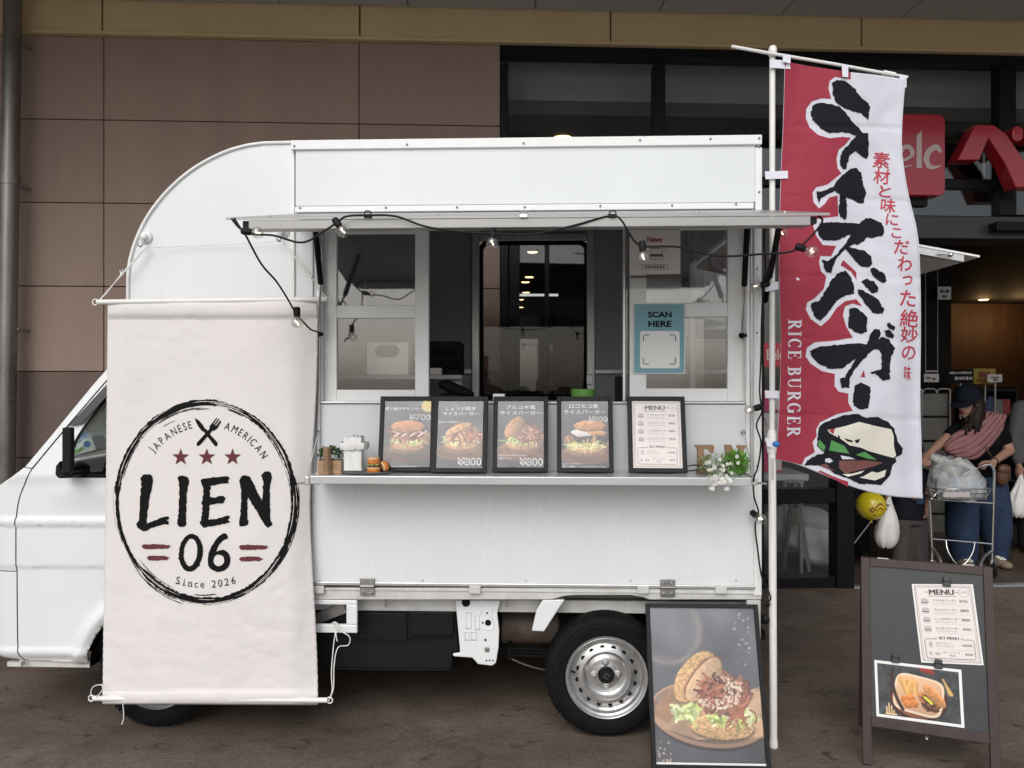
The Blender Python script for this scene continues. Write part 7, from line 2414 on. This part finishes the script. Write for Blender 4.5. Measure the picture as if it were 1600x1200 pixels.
Print().rect(0, 0, 1, 0.022).rect(0, 1.388, 1, 1.41).rect(0, 0.022, 0.022, 1.388).rect(0.978, 0.022, 1, 1.388).build('white_margin', 'paper_white', sheet_, quad_fn(mq, -0.0068, 1.41))
fq = [(1366, 1031), (1502, 1046.5), (1507, 1137.5), (1369.5, 1119)]
ph = thing('meal_photo', 'white bordered photo of a boxed burger meal clipped to the board', 'photo', AM)
P4 = [AF.at(x, y, -0.0052) for x, y in fq]
MB().prism([(p.x, p.z) for p in P4], -0.0065, -0.0052).build('paper', 'paper_white', ph)
fn = quad_fn(fq, -0.0072, 1.0)
cv = food_scene('lunchbox', 180, 126, 9, True)
cv.build('food_picture', 'food_print', ph, fn(0.033, 0.05), fn(0.967, 0.05), fn(0.967, 0.95), fn(0.033, 0.95))
for (px, py, lb) in ((1479, 910, 'dark clip at the top edge of the menu sheet'), (1399, 1029, 'dark clip at the top left of the meal photo'), (1466, 1038, 'dark clip between the menu sheet and the meal photo')):
    k = thing('paper_clip', lb, 'clip', AM, 'dark clips on the folding board')
    c = AF.at(px, py, -0.008)
    MB().box(c.x - 0.014, c.x + 0.014, -0.016, -0.0078, c.z - 0.016, c.z + 0.010).build('jaw', 'clip_black', k, bevel=0.003)
    MB().box(c.x - 0.012, c.x + 0.012, -0.022, -0.0165, c.z + 0.002, c.z + 0.020).build('lever', 'clip_black', k, bevel=0.003)
# ================================================================== PEOPLE AND CART
def remesh(o, vox=0.010, it=6):
    r_ = o.modifiers.new('join', 'REMESH')
    r_.mode = 'VOXEL'
    r_.voxel_size = vox
    r_.use_smooth_shade = True
    s_ = o.modifiers.new('smooth', 'SMOOTH')
    s_.factor = 0.5
    s_.iterations = it
    return o
def limb(mb, a, b, ra, rb, n=14):
    a, b = Vector(a), Vector(b)
    mb.ball(a, ra, n=12, m=8)
    mb.ball(b, rb, n=12, m=8)
    mb.tube([a, a.lerp(b, 0.35), b], [ra, ra * 0.62 + rb * 0.42, rb], n)
def hand(mb, wrist, dirv, palm_n, s=1.0, curl=0.5, side=1):
    """Palm and five bent fingers; palm_n points out of the palm."""
    d = Vector(dirv).normalized()
    n = Vector(palm_n)
    n = (n - d * n.dot(d)).normalized()
    w = d.cross(n) * side
    wr = Vector(wrist)
    mb.tube([wr, wr + d * 0.035 * s, wr + d * 0.082 * s], [0.022 * s, 0.034 * s, 0.036 * s], 12, sq=0.5, side=w)
    for k, (off, L) in enumerate(((-0.029, 0.066), (-0.010, 0.074), (0.010, 0.070), (0.028, 0.055))):
        b = wr + d * 0.078 * s + w * off * s
        d1 = (d + n * curl * 0.5).normalized()
        d2 = (d + n * curl * 1.3).normalized()
        d3 = (d * 0.6 + n * curl * 1.9).normalized()
        p1 = b + d1 * L * 0.45 * s
        p2 = p1 + d2 * L * 0.32 * s
        p3 = p2 + d3 * L * 0.25 * s
        mb.tube([b, p1, p2, p3], [0.0095 * s, 0.009 * s, 0.0085 * s, 0.007 * s], 8)
    b = wr + d * 0.026 * s - w * 0.028 * s
    p1 = b + (d * 0.7 - w * 0.7 + n * 0.3).normalized() * 0.036 * s
    p2 = p1 + (d * 0.9 - w * 0.2 + n * 0.6).normalized() * 0.030 * s
    mb.tube([b, p1, p2], [0.013 * s, 0.0105 * s, 0.008 * s], 8)
def head(parent, c, face, up, s=1.0, skin='skin'):
    """Head mesh pieces added to mb by the caller's body; returns matrix for hair and cap."""
    f = Vector(face).normalized()
    u = Vector(up)
    u = (u - f * u.dot(f)).normalized()
    r_ = f.cross(u)
    M = Matrix((r_, f, u)).transposed()
    return M
def add_head(mb, c, M, s=1.0):
    c = Vector(c)
    mb.ball(c + M @ Vector((0, -0.005, 0.02)) * s, 0.076 * s, 0.092 * s, 0.100 * s, 20, 14, M)
    mb.ball(c + M @ Vector((0, 0.022, -0.045)) * s, 0.056 * s, 0.066 * s, 0.070 * s, 16, 10, M)
    mb.ball(c + M @ Vector((0, 0.066, -0.092)) * s, 0.022 * s, 0.020 * s, 0.018 * s, 10, 8, M)
    mb.tube([c + M @ Vector((0, 0.082, 0.015)) * s, c + M @ Vector((0, 0.104, -0.022)) * s, c + M @ Vector((0, 0.086, -0.030)) * s], [0.008 * s, 0.013 * s, 0.009 * s], 8)
    for sx in (-1, 1):
        mb.ball(c + M @ Vector((sx * 0.077, -0.008, -0.010)) * s, 0.008 * s, 0.018 * s, 0.030 * s, 10, 8, M)
        mb.ball(c + M @ Vector((sx * 0.028, 0.082, 0.014)) * s, 0.013 * s, 0.008 * s, 0.008 * s, 8, 6, M)
def face_bits(parent, c, M, s=1.0):
    c = Vector(c)
    for sx in (-1, 1):
        MB().ball(c + M @ Vector((sx * 0.030, 0.087, 0.012)) * s, 0.009 * s, 0.006 * s, 0.005 * s, 10, 6, M).build('eye', 'hair', parent, smooth=180)
        MB().tube([c + M @ Vector((sx * 0.016, 0.092, 0.030)) * s, c + M @ Vector((sx * 0.044, 0.082, 0.032)) * s], 0.004 * s, 6).build('eyebrow', 'hair', parent)
    MB().tube([c + M @ Vector((-0.018, 0.086, -0.058)) * s, c + M @ Vector((0, 0.092, -0.057)) * s, c + M @ Vector((0.018, 0.086, -0.058)) * s], 0.005 * s, 6).build('mouth', 'ink_red', parent, smooth=180)

# ---- woman bending over the cart
P_ = wpt
wo_ = thing('person', 'woman in dark cap, black tee, pink sling and wide jeans bending over the cart', 'person')
DW = 6.10
sh_l, sh_r = P_(1500, 668, 6.02), P_(1560, 664, 6.05)
el_l, wr_l = P_(1470, 692, 5.93), P_(1454, 706, 5.84)
el_r, wr_r = P_(1577, 704, 6.02), P_(1552, 722, 5.84)
chest, pelv = P_(1530, 690, 6.05), P_(1527, 742, 6.16)
hd = P_(1511, 628, 5.92)
HM = head(None, hd, (-0.80, -0.45, -0.36), (-0.30, -0.25, 1), 1.0)
b = MB()
limb(b, sh_l, el_l, 0.046, 0.036)
limb(b, el_l, wr_l, 0.036, 0.024)
hand(b, wr_l, (P_(1449, 716, 5.80) - wr_l), (0.5, 0.5, -0.3), 1.0, 0.7, 1)
limb(b, sh_r, el_r, 0.048, 0.038)
limb(b, el_r, wr_r, 0.038, 0.025)
hand(b, wr_r, (P_(1536, 724, 5.80) - wr_r), (0.2, 0.3, -1), 1.0, 0.8, -1)
b.tube([P_(1530, 672, 6.03), P_(1522, 654, 5.98), hd + Vector((0.02, 0.02, -0.05))], [0.062, 0.050, 0.048], 14)
add_head(b, hd, HM, 0.98)
limb(b, sh_l, sh_r, 0.05, 0.05)
b.tube([chest + Vector((0, 0, 0.08)), chest, pelv], [0.10, 0.125, 0.12], 18, sq=0.75, side=(1, 0, 0))
for kx, (kp, an) in enumerate(((P_(1508, 812, 6.08), P_(1506, 880, 6.10)), (P_(1552, 812, 6.12), P_(1556, 878, 6.16)))):
    limb(b, pelv + Vector((-0.07 if kx == 0 else 0.07, 0, -0.02)), kp, 0.085, 0.058)
    limb(b, kp, an, 0.055, 0.034)
body = remesh(b.build('body', 'skin', wo_), 0.0075, 4)
face_bits(wo_, hd, HM, 0.98)
tee = MB()
limb(tee, sh_l + Vector((0.02, 0, 0.0)), sh_l.lerp(el_l, 0.52), 0.066, 0.054)
limb(tee, sh_r + Vector((-0.02, 0, 0.0)), sh_r.lerp(el_r, 0.58), 0.070, 0.056)
limb(tee, sh_l, sh_r, 0.066, 0.070)
tee.tube([chest + Vector((0, 0, 0.11)), chest + Vector((0, -0.01, 0)), (chest + pelv) / 2, pelv + Vector((0, 0, -0.04))], [0.13, 0.165, 0.155, 0.165], 20, sq=0.72, side=(1, 0, 0))
remesh(tee.build('tee_shirt', 'tee_black', wo_), 0.010, 8)
# sling wrap: broad band from her left shoulder across the front
up_ = spline([(1543, 645), (1538, 650), (1524, 662), (1504, 673), (1489, 681), (1477, 694), (1476, 702)], 6)
lo_ = spline([(1572, 650), (1568, 662), (1553, 686), (1527, 713), (1507, 716), (1490, 712), (1480, 704)], 6)
v, f = [], []
n = len(up_)
NQ = 22
for i in range(n):
    t_ = i / (n - 1)
    for q in range(NQ + 1):
        s_ = q / NQ
        px = up_[i][0] + (lo_[i][0] - up_[i][0]) * s_
        py = up_[i][1] + (lo_[i][1] - up_[i][1]) * s_
        D_ = 5.90 - 0.05 * math.sin(math.pi * s_) + 0.07 * (1 - t_) * (1 - t_) + 0.05 * sstep(0.8, 1.0, t_)
        D_ += 0.007 * math.sin(s_ * 34 + 2.2 * math.sin(t_ * 5) + t_ * 3) + 0.004 * math.sin(s_ * 61 + t_ * 7)
        v.append(P_(px, py, D_))
for i in range(n - 1):
    for q in range(NQ):
        k = i * (NQ + 1) + q
        f.append((k, k + 1, k + NQ + 2, k + NQ + 1))
o = MB().add(v, f).build('sling_wrap', 'sling_pink', wo_, smooth=180)
s_ = o.modifiers.new('thick', 'SOLIDIFY')
s_.thickness = 0.02
jn = MB()
jn.tube([pelv + Vector((0, 0, 0.05)), pelv + Vector((0, 0, -0.06))], [0.165, 0.185], 20, sq=0.75, side=(1, 0, 0))
jn.tube([pelv + Vector((-0.08, -0.02, -0.02)), P_(1503, 790, 6.08), P_(1503, 830, 6.08), P_(1508, 880, 6.10)], [0.115, 0.122, 0.120, 0.088], 18)
jn.tube([pelv + Vector((0.09, -0.02, -0.02)), P_(1552, 790, 6.12), P_(1556, 830, 6.14), P_(1558, 878, 6.16)], [0.118, 0.128, 0.118, 0.070], 18)
remesh(jn.build('jeans', 'jeans', wo_), 0.011, 6)
for c, dx in ((P_(1507, 884, 6.04), -0.3), (P_(1558, 884, 6.10), 0.15)):
    z = 0.045
    m_ = MB().ball((c.x, c.y, z), 0.048, 0.11, 0.045, 16, 10).ball((c.x + dx * 0.1, c.y - 0.08, z - 0.008), 0.044, 0.06, 0.034, 14, 8)
    m_.v = [(a, b_, max(0.008, c_)) for a, b_, c_ in m_.v]
    sh = m_.build('shoe', 'shoe_tan', wo_, smooth=180)
    m_ = MB()
    for k in range(3):
        m_.tube([(c.x - 0.025, c.y - 0.07 + k * 0.025, 0.078 + k * 0.006), (c.x + 0.025, c.y - 0.07 + k * 0.025, 0.078 + k * 0.006)], 0.005, 6)
    m_.build('laces', 'paper_white', sh)
# hair: long, hanging forward
hr = MB()
HC = Vector(hd)
hr.ball(HC + HM @ Vector((0, -0.025, 0.022)), 0.088, 0.098, 0.102, 20, 14, HM)
rh = random.Random(4)
for k in range(34):
    sx = -1 if k % 3 else 1
    st0 = HC + HM @ Vector((sx * rh.uniform(0.05, 0.082), -0.045 + rh.uniform(-0.045, 0.018), rh.uniform(-0.03, 0.03)))
    e_ = P_(1506 + rh.uniform(-6, 32), 668 + rh.uniform(-6, 18), 5.87 + rh.uniform(-0.02, 0.06))
    mid = st0.lerp(e_, 0.5) + Vector((rh.uniform(-0.015, 0.02), -0.01, -0.01))
    hr.tube(spline([st0, mid, e_], 5), [0.016, 0.017, 0.017, 0.016, 0.015, 0.014, 0.013, 0.011, 0.009, 0.007, 0.004], 6)
remesh(hr.build('hair', 'hair', wo_, smooth=180), 0.006, 2)
cp = MB()
v, f = [], []
for i in range(9):
    th = (math.pi / 2) * i / 8 * 1.05
    for k in range(28):
        ph_ = 2 * math.pi * k / 28
        v.append(HC + HM @ Vector((0.094 * math.sin(th) * math.cos(ph_), -0.012 + 0.108 * math.sin(th) * math.sin(ph_), 0.038 + 0.098 * math.cos(th))))
for i in range(8):
    for k in range(28):
        k2 = (k + 1) % 28
        f.append((i * 28 + k, (i + 1) * 28 + k, (i + 1) * 28 + k2, i * 28 + k2))
cp.add(v, f)
cap_ = cp.build('cap', 'cap_navy', wo_, smooth=180)
v, f = [], []
for i in range(5):
    for k in range(13):
        a = math.pi * (0.12 + 0.76 * k / 12)
        rr_ = 0.0 + 0.075 * i / 4
        v.append(HC + HM @ Vector((0.092 * math.cos(a), -0.012 + 0.106 * math.sin(a) + rr_ * math.sin(a), 0.036 - 0.010 * (i / 4) - 0.016 * abs(math.cos(a)) * i / 4)))
for i in range(4):
    for k in range(12):
        q = i * 13 + k
        f.append((q, q + 1, q + 14, q + 13))
o = MB().add(v, f).build('cap_peak', 'cap_navy', cap_, smooth=180)
o.modifiers.new('thick', 'SOLIDIFY').thickness = 0.006
m_ = MB().lathe([(0.027, -0.008), (0.030, 0.0), (0.027, 0.008)], tuple(wr_r.lerp(el_r, 0.06)), tuple(el_r - wr_r), 16)
m_.build('wrist_band', 'matte_black', wo_, smooth=60)
t = thing('shoulder_bag', 'small brown leather shoulder bag hanging at the woman\'s right hip', 'bag')
c = P_(1566, 742, 5.98)
MB().ball(c, 0.055, 0.04, 0.085, 16, 12).build('pouch', 'purse', t, smooth=180)
MB().ball(c + Vector((0, -0.02, 0.045)), 0.053, 0.03, 0.042, 14, 10).build('flap', 'purse', t, smooth=180)
MB().tube(spline([c + Vector((-0.02, 0, 0.08)), P_(1548, 712, 5.90), P_(1536, 690, 5.90), P_(1530, 668, 5.98)], 5), 0.006, 6).build('strap', 'purse', t, smooth=60)

# ---- children
def child(lb, px, D, hgt, shirt, pants, face, arm_r=None, arm_l=None, seed=0, dz=0.0):
    t = thing('person', lb, 'person')
    x = (px - 800) / FPX * D
    s = hgt / 1.08
    def p(a, b_, c_):
        return Vector((x + a * s, D + b_ * s, 0.006 + c_ * s))
    hd_ = p(0.0, -0.01, 0.955)
    M = head(None, hd_, face, (0, 0, 1))
    b = MB()
    add_head(b, hd_, M, 0.95 * s)
    b.tube([p(0, 0, 0.74), p(0, 0, 0.80), hd_ + Vector((0, 0, -0.05 * s))], [0.05 * s, 0.036 * s, 0.036 * s], 12)
    b.tube([p(0, 0, 0.76), p(0, 0, 0.64), p(0, 0, 0.46)], [0.075 * s, 0.088 * s, 0.088 * s], 16, sq=0.72, side=(1, 0, 0))
    shr, shl = p(0.115, 0, 0.765), p(-0.115, 0, 0.765)
    er, wr = arm_r or (p(0.155, 0.0, 0.60), p(0.165, -0.03, 0.47))
    el, wl = arm_l or (p(-0.155, 0.0, 0.60), p(-0.165, -0.03, 0.46))
    for sh_, e, w_, sd in ((shr, er, wr, -1), (shl, el, wl, 1)):
        limb(b, sh_, e, 0.036 * s, 0.028 * s)
        limb(b, e, w_, 0.028 * s, 0.020 * s)
        hand(b, w_, (w_ - e), (-sd * -0.3, -0.2, -0.1), 0.78 * s, 0.45, sd)
    limb(b, shl, shr, 0.036 * s, 0.036 * s)
    for sx in (-1, 1):
        limb(b, p(sx * 0.05, 0, 0.46), p(sx * 0.06, -0.01, 0.26), 0.062 * s, 0.046 * s)
        limb(b, p(sx * 0.06, -0.01, 0.26), p(sx * 0.062, 0.0, 0.06), 0.044 * s, 0.028 * s)
    remesh(b.build('body', 'skin', t), 0.007, 4)
    face_bits(t, hd_, M, 0.95 * s)
    k = MB()
    limb(k, shr, shr.lerp(er, 0.72), 0.052 * s, 0.050 * s)
    limb(k, shl, shl.lerp(el, 0.72), 0.052 * s, 0.050 * s)
    limb(k, shl, shr, 0.050 * s, 0.050 * s)
    k.tube([p(0, 0, 0.80), p(0, 0, 0.70), p(0, 0, 0.55), p(0, 0, 0.42)], [0.075 * s, 0.118 * s, 0.122 * s, 0.135 * s], 20, sq=0.74, side=(1, 0, 0))
    remesh(k.build('shirt', shirt, t), 0.010, 6)
    k = MB()
    k.tube([p(0, 0, 0.48), p(0, 0, 0.38)], [0.115 * s, 0.122 * s], 18, sq=0.74, side=(1, 0, 0))
    for sx in (-1, 1):
        k.tube([p(sx * 0.058, 0, 0.42), p(sx * 0.066, 0, 0.24), p(sx * 0.074, 0, 0.06)], [0.076 * s, 0.070 * s, 0.068 * s], 16)
    remesh(k.build('trousers', pants, t), 0.010, 5)
    for sx in (-1, 1):
        c = p(sx * 0.068, -0.04, 0.035)
        m_ = MB().ball(c, 0.040 * s, 0.085 * s, 0.038 * s, 14, 10)
        m_.v = [(a, b_, max(0.007, c_)) for a, b_, c_ in m_.v]
        m_.build('shoe', 'shoe_black', t, smooth=180)
    hr_ = MB().ball(hd_ + M @ Vector((0, -0.022, 0.030)) * s, 0.085 * s, 0.094 * s, 0.094 * s, 20, 14, M)
    r2 = random.Random(seed)
    for q in range(26):
        a = r2.uniform(-2.5, 2.5)
        o_ = hd_ + M @ (Vector((0.08 * math.sin(a), -0.02 - 0.08 * math.cos(a), 0.06)) * s)
        hr_.tube([o_, o_ + M @ (Vector((0.02 * math.sin(a), -0.02 * math.cos(a), -0.05)) * s), o_ + M @ (Vector((0.012 * math.sin(a), -0.01 * math.cos(a), -0.10)) * s)], [0.018 * s, 0.018 * s, 0.006 * s], 6)
    hr_.build('hair', 'hair', t, smooth=180)
    return t, p
DC = 5.92
ch_, cp_ = child('child in a dark navy shirt and grey trousers standing between flag and cart', 1421, DC, 1.06, 'shirt_navy', 'pants_grey', (0.35, -0.9, 0),
                 arm_r=(P_(1449, 757, DC - 0.02), P_(1448, 789, DC - 0.06)), arm_l=(P_(1394, 752, DC), P_(1387, 778, DC - 0.06)), seed=1)
o = Print().rect(1432, 772, 1446, 788).build('shirt_print', 'jeans', ch_, lambda x, y: P_(x, y, DC - 0.105))
o = Print().rect(1426, 776, 1434, 781).build('shirt_patch', 'purse', ch_, lambda x, y: P_(x, y, DC - 0.108))
child('second child hidden behind flag and door post, only a dark shoe showing', 1334, 6.45, 1.0, 'shirt_navy', 'shirt_navy', (0.2, -0.9, 0), seed=2)

def sag_bag(name, lb, top, c, rx, ry, rz, m, seed):
    t = thing(name, lb, 'bag')
    rb_ = random.Random(seed)
    n_, m__ = 40, 22
    v, f = [], []
    top, c = Vector(top), Vector(c)
    for j in range(m__ + 1):
        s_ = j / m__
        # neck gathers to a point, belly round, flat foot
        w = (0.10 + 0.90 * math.sin(min(1.0, s_ / 0.72) * math.pi / 2) ** 1.4) if s_ < 0.72 else math.sqrt(max(0.0, 1 - ((s_ - 0.72) / 0.30) ** 2.6))
        q = top.lerp(c - Vector((0, 0, rz)), s_)
        for i in range(n_):
            a = 2 * math.pi * i / n_
            k = 1 + (0.10 * math.sin(5 * a + seed) + 0.06 * math.sin(11 * a + 3 * s_)) * (1 - 0.7 * s_)
            v.append(q + Vector((rx * w * k * math.cos(a), ry * w * k * math.sin(a), 0.008 * math.sin(7 * a + 9 * s_))))
    for j in range(m__):
        for i in range(n_):
            i2 = (i + 1) % n_
            f.append((j * n_ + i, (j + 1) * n_ + i, (j + 1) * n_ + i2, j * n_ + i2))
    MB().add(v, f).build('bag_body', m, t, smooth=180)
    return t
b_ = sag_bag('carrier_bag', 'white plastic carrier bag hanging from the child\'s hand', P_(1390, 776, DC - 0.08), P_(1384, 822, DC - 0.10), 0.088, 0.07, 0.16, 'bag_white', 2)
MB().tube(spline([P_(1389, 778, DC - 0.08), P_(1386, 786, DC - 0.12), P_(1391, 788, DC - 0.11)], 4), 0.010, 8).build('handle', 'bag_white', b_, smooth=60)
t = thing('balloon', 'yellow balloon with a small red print beside the bottom of the flag', 'balloon')
bc = P_(1361, 790, 5.75)
MB().ball(bc, 0.106, 0.106, 0.108, 32, 24).build('skin', 'balloon', t, smooth=180)
MB().lathe([(0.004, 0.0), (0.010, -0.012), (0.012, -0.018)], tuple(bc - Vector((0, 0, 0.106))), n=12).build('neck', 'balloon', t, smooth=60)
MB().tube([bc - Vector((0, 0, 0.118)), bc + Vector((-0.05, 0.3, -0.42))], 0.004, 6).build('stick', 'trim_white', t)
P = Print()
for pts, w in (([(1350, 794), (1354, 790), (1358, 793), (1354, 797), (1350, 794)], 2.2), ([(1358, 790), (1363, 785), (1369, 784)], 2.0), ([(1360, 795), (1365, 790), (1371, 794)], 1.8), ([(1355, 802), (1359, 801)], 1.6), ([(1364, 783), (1372, 788)], 1.4)):
    P.line(pts, w)
def on_ball(x, y):
    q = P_(x, y, 5.75)
    dx, dz_ = q.x - bc.x, q.z - bc.z
    return Vector((q.x, bc.y - math.sqrt(max(0, 0.1075 ** 2 - dx * dx - dz_ * dz_)), q.z))
P.build('red_print', 'goods_red', t, on_ball, cut=2)

# ---- shopping cart
ct = thing('shopping_cart', 'silver tube shopping cart under a filled plastic bag in front of the woman', 'cart')
CD = 5.72
def tube(pts, r_, nm='frame_tube', m='chrome', k=5):
    MB().tube(spline([P_(*p) for p in pts], k), r_, 10).build(nm, m, ct, smooth=60)
tube([(1534, 728, CD), (1545, 726, CD), (1552, 732, CD), (1553.5, 745, CD), (1552, 790, CD), (1550, 868, CD), (1549, 884, CD)], 0.011)
tube([(1452, 782, CD), (1454, 812, CD), (1456, 866, CD)], 0.011)
tube([(1456, 780, CD), (1500, 783, CD), (1552, 786.5, CD)], 0.008)
tube([(1456, 842, CD), (1500, 845.5, CD), (1550, 850, CD)], 0.007)
tube([(1534, 728, CD), (1505, 742, CD + 0.05), (1470, 765, CD), (1455, 780, CD)], 0.008)
tube([(1478, 844, CD), (1480, 858, CD - 0.03), (1487, 872, CD - 0.05), (1494, 880, CD - 0.05)], 0.006)
tube([(1523, 847, CD), (1520, 862, CD - 0.03), (1512, 876, CD - 0.05), (1506, 882, CD - 0.05)], 0.006)
tube([(1457, 856, CD), (1463, 864, CD - 0.06), (1468, 872, CD - 0.12), (1471, 884, CD - 0.16)], 0.012, m='steel')
tube([(1549, 862, CD), (1540, 868, CD - 0.06), (1534, 876, CD - 0.12), (1532, 886, CD - 0.16)], 0.012, m='steel')
for px, D in ((1456, CD), (1549, CD), (1471, CD - 0.16), (1532, CD - 0.16)):
    x = (px - 800) / FPX * D
    wl = MB().lathe([(0.0, -0.014), (0.050, -0.014), (0.056, -0.008), (0.056, 0.008), (0.050, 0.014), (0.0, 0.014)], (x, D, 0.063), (1, 0, 0), 20, cap=False).build('caster', 'matte_black', ct, smooth=40)
    m_ = MB().box(x - 0.022, x - 0.017, D - 0.02, D + 0.02, 0.06, 0.135).box(x + 0.017, x + 0.022, D - 0.02, D + 0.02, 0.06, 0.135).box(x - 0.022, x + 0.022, D - 0.02, D + 0.02, 0.1352, 0.142)
    m_.build('caster_fork', 'chrome', wl)
    top_z = {1456: 866, 1549: 884, 1471: 884, 1532: 886}[px]
    MB().tube([(x, D, 0.14), (x, D, P_(px, top_z, D).z + 0.02)], 0.010, 8).build('caster_post', 'chrome', wl)
m_ = MB()
p, q = P_(1466, 780, CD - 0.10), P_(1540, 764, CD - 0.10)
m_.box(p.x, q.x, CD - 0.10, CD + 0.22, p.z, p.z + 0.006)
m_.build('basket_tray', 'steel', ct)
for k in range(3):
    z = p.z + 0.006 + k * 0.036
    e_ = 0.015 * k
    MB().tube([(p.x - e_, CD - 0.10 - e_, z), (q.x + e_, CD - 0.10 - e_, z), (q.x + e_, CD + 0.22, z), (p.x - e_, CD + 0.22, z)], 0.004, 6, closed=True).build('basket_wire', 'chrome', ct, smooth=60)
for k in range(9):
    x = p.x + (q.x - p.x) * k / 8
    MB().tube([(x, CD - 0.10, p.z), (x + (k - 4) * 0.006, CD - 0.13, p.z + 0.08)], 0.003, 5).build('basket_wire', 'chrome', ct)
Print().rect(1474, 769, 1516, 777).build('basket_label', 'paper_grey', ct, lambda x, y: P_(x, y, CD - 0.142))
for k, (a, b__, c_, e_) in enumerate(((1482, 745, 1512, 762), (1514, 748, 1536, 762))):
    pp, qq = P_(a, e_, CD - 0.02), P_(c_, b__, CD - 0.02)
    o = MB().box(pp.x, qq.x, CD - 0.02, CD + 0.14, p.z + 0.03, qq.z).build('grocery_pack', 'goods_pack', bevel=0.008)
    tag(o, ('larger' if k == 0 else 'smaller') + ' pale blue grocery pack inside the plastic bag on the cart', 'package')
bg_ = thing('shopping_bag', 'translucent white plastic bag of groceries lying on the cart basket', 'bag')
v, f = [], []
n_, m__ = 44, 20
b0, b1 = P_(1500, 779, CD + 0.03), P_(1478, 722, CD + 0.03)
for j in range(m__ + 1):
    s_ = j / m__
    cx_ = b0.x + (b1.x + 0.05 - b0.x) * s_ ** 1.6
    z = b0.z + (b1.z + 0.03 - b0.z) * s_
    w = 0.205 * math.sqrt(max(0.02, 1 - (s_ * 0.92) ** 2.6)) * (0.93 + 0.07 * min(1, s_ * 6))
    for i in range(n_):
        a = 2 * math.pi * i / n_
        k = 1 + 0.05 * math.sin(7 * a + 4 * s_) + 0.035 * math.sin(13 * a - 6 * s_) + 0.02 * math.sin(23 * a + 11 * s_)
        v.append((cx_ + w * k * math.cos(a), CD + 0.05 + 0.145 * (w / 0.205) * k * math.sin(a), z + 0.012 * math.sin(5 * a + 8 * s_)))
for j in range(m__):
    for i in range(n_):
        i2 = (i + 1) % n_
        f.append((j * n_ + i, (j + 1) * n_ + i, (j + 1) * n_ + i2, j * n_ + i2))
MB().add(v, f).build('bag_body', 'film', bg_, smooth=180)
MB().tube(spline([P_(1474, 722, CD + 0.03), P_(1463, 716, CD + 0.02), P_(1455, 712, CD + 0.04)], 5), [0.05, 0.046, 0.042, 0.04, 0.036, 0.032, 0.03, 0.028, 0.026, 0.024, 0.02], 12, sq=0.5).build('handle', 'film', bg_, smooth=180)

# ---- third person at the right edge
t3 = thing('person', 'person in a grey long sleeved top cut off by the right edge', 'person')
D3 = 6.6
x3 = (1622 - 800) / FPX * D3
def p3(a, b_, c_):
    return Vector((x3 + a, D3 + b_, 0.006 + c_))
h3 = p3(0, 0, 1.46)
M3 = head(None, h3, (-0.2, 1, 0), (0, 0, 1))
b = MB()
add_head(b, h3, M3, 1.0)
b.tube([p3(0, 0, 1.24), p3(0, 0, 1.36)], [0.06, 0.05], 12)
b.tube([p3(0, 0, 1.26), p3(0, 0, 1.10), p3(0, 0, 0.82)], [0.12, 0.13, 0.13], 16, sq=0.7, side=(1, 0, 0))
w3 = p3(-0.20, -0.05, 0.76)
for sx in (-1, 1):
    e3 = p3(sx * 0.21, 0, 0.98)
    w_ = w3 if sx < 0 else p3(0.22, -0.05, 0.76)
    limb(b, p3(sx * 0.16, 0, 1.24), e3, 0.046, 0.036)
    limb(b, e3, w_, 0.036, 0.025)
    hand(b, w_, (0, -0.1, -1), (0.4 * -sx, 0.2, 0), 1.0, 0.9, sx)
    limb(b, p3(sx * 0.08, 0, 0.80), p3(sx * 0.09, 0, 0.45), 0.085, 0.055)
    limb(b, p3(sx * 0.09, 0, 0.45), p3(sx * 0.09, 0, 0.08), 0.052, 0.034)
remesh(b.build('body', 'skin', t3), 0.008, 4)
k = MB()
for sx in (-1, 1):
    w_ = w3 if sx < 0 else p3(0.22, -0.05, 0.76)
    limb(k, p3(sx * 0.16, 0, 1.24), p3(sx * 0.21, 0, 0.98), 0.064, 0.052)
    limb(k, p3(sx * 0.21, 0, 0.98), p3(sx * 0.21, 0, 0.98).lerp(w_, 0.85), 0.052, 0.040)
limb(k, p3(-0.15, 0, 1.25), p3(0.15, 0, 1.25), 0.062, 0.062)
k.tube([p3(0, 0, 1.29), p3(0, 0, 1.12), p3(0, 0, 0.78)], [0.13, 0.168, 0.172], 18, sq=0.7, side=(1, 0, 0))
remesh(k.build('top', 'sleeve_grey', t3), 0.011, 6)
k = MB().tube([p3(0, 0, 0.86), p3(0, 0, 0.72)], [0.16, 0.17], 18, sq=0.7, side=(1, 0, 0))
for sx in (-1, 1):
    k.tube([p3(sx * 0.085, 0, 0.76), p3(sx * 0.09, 0, 0.45), p3(sx * 0.09, 0, 0.06)], [0.10, 0.085, 0.075], 16)
remesh(k.build('trousers', 'shirt_navy', t3), 0.011, 5)
for sx in (-1, 1):
    c = p3(sx * 0.09, 0.03, 0.04)
    m_ = MB().ball(c, 0.046, 0.12, 0.042, 14, 10)
    m_.v = [(a, b_, max(0.007, c_)) for a, b_, c_ in m_.v]
    m_.build('shoe', 'shoe_black', t3, smooth=180)
MB().ball(h3 + M3 @ Vector((0, -0.02, 0.02)), 0.092, 0.104, 0.112, 20, 14, M3).build('hair', 'hair', t3, smooth=180)
sag_bag('carrier_bag', 'pale carrier bag held by the person at the right edge', w3 + Vector((0, -0.03, -0.08)), w3 + Vector((-0.02, -0.03, -0.30)), 0.10, 0.07, 0.14, 'sack', 5)
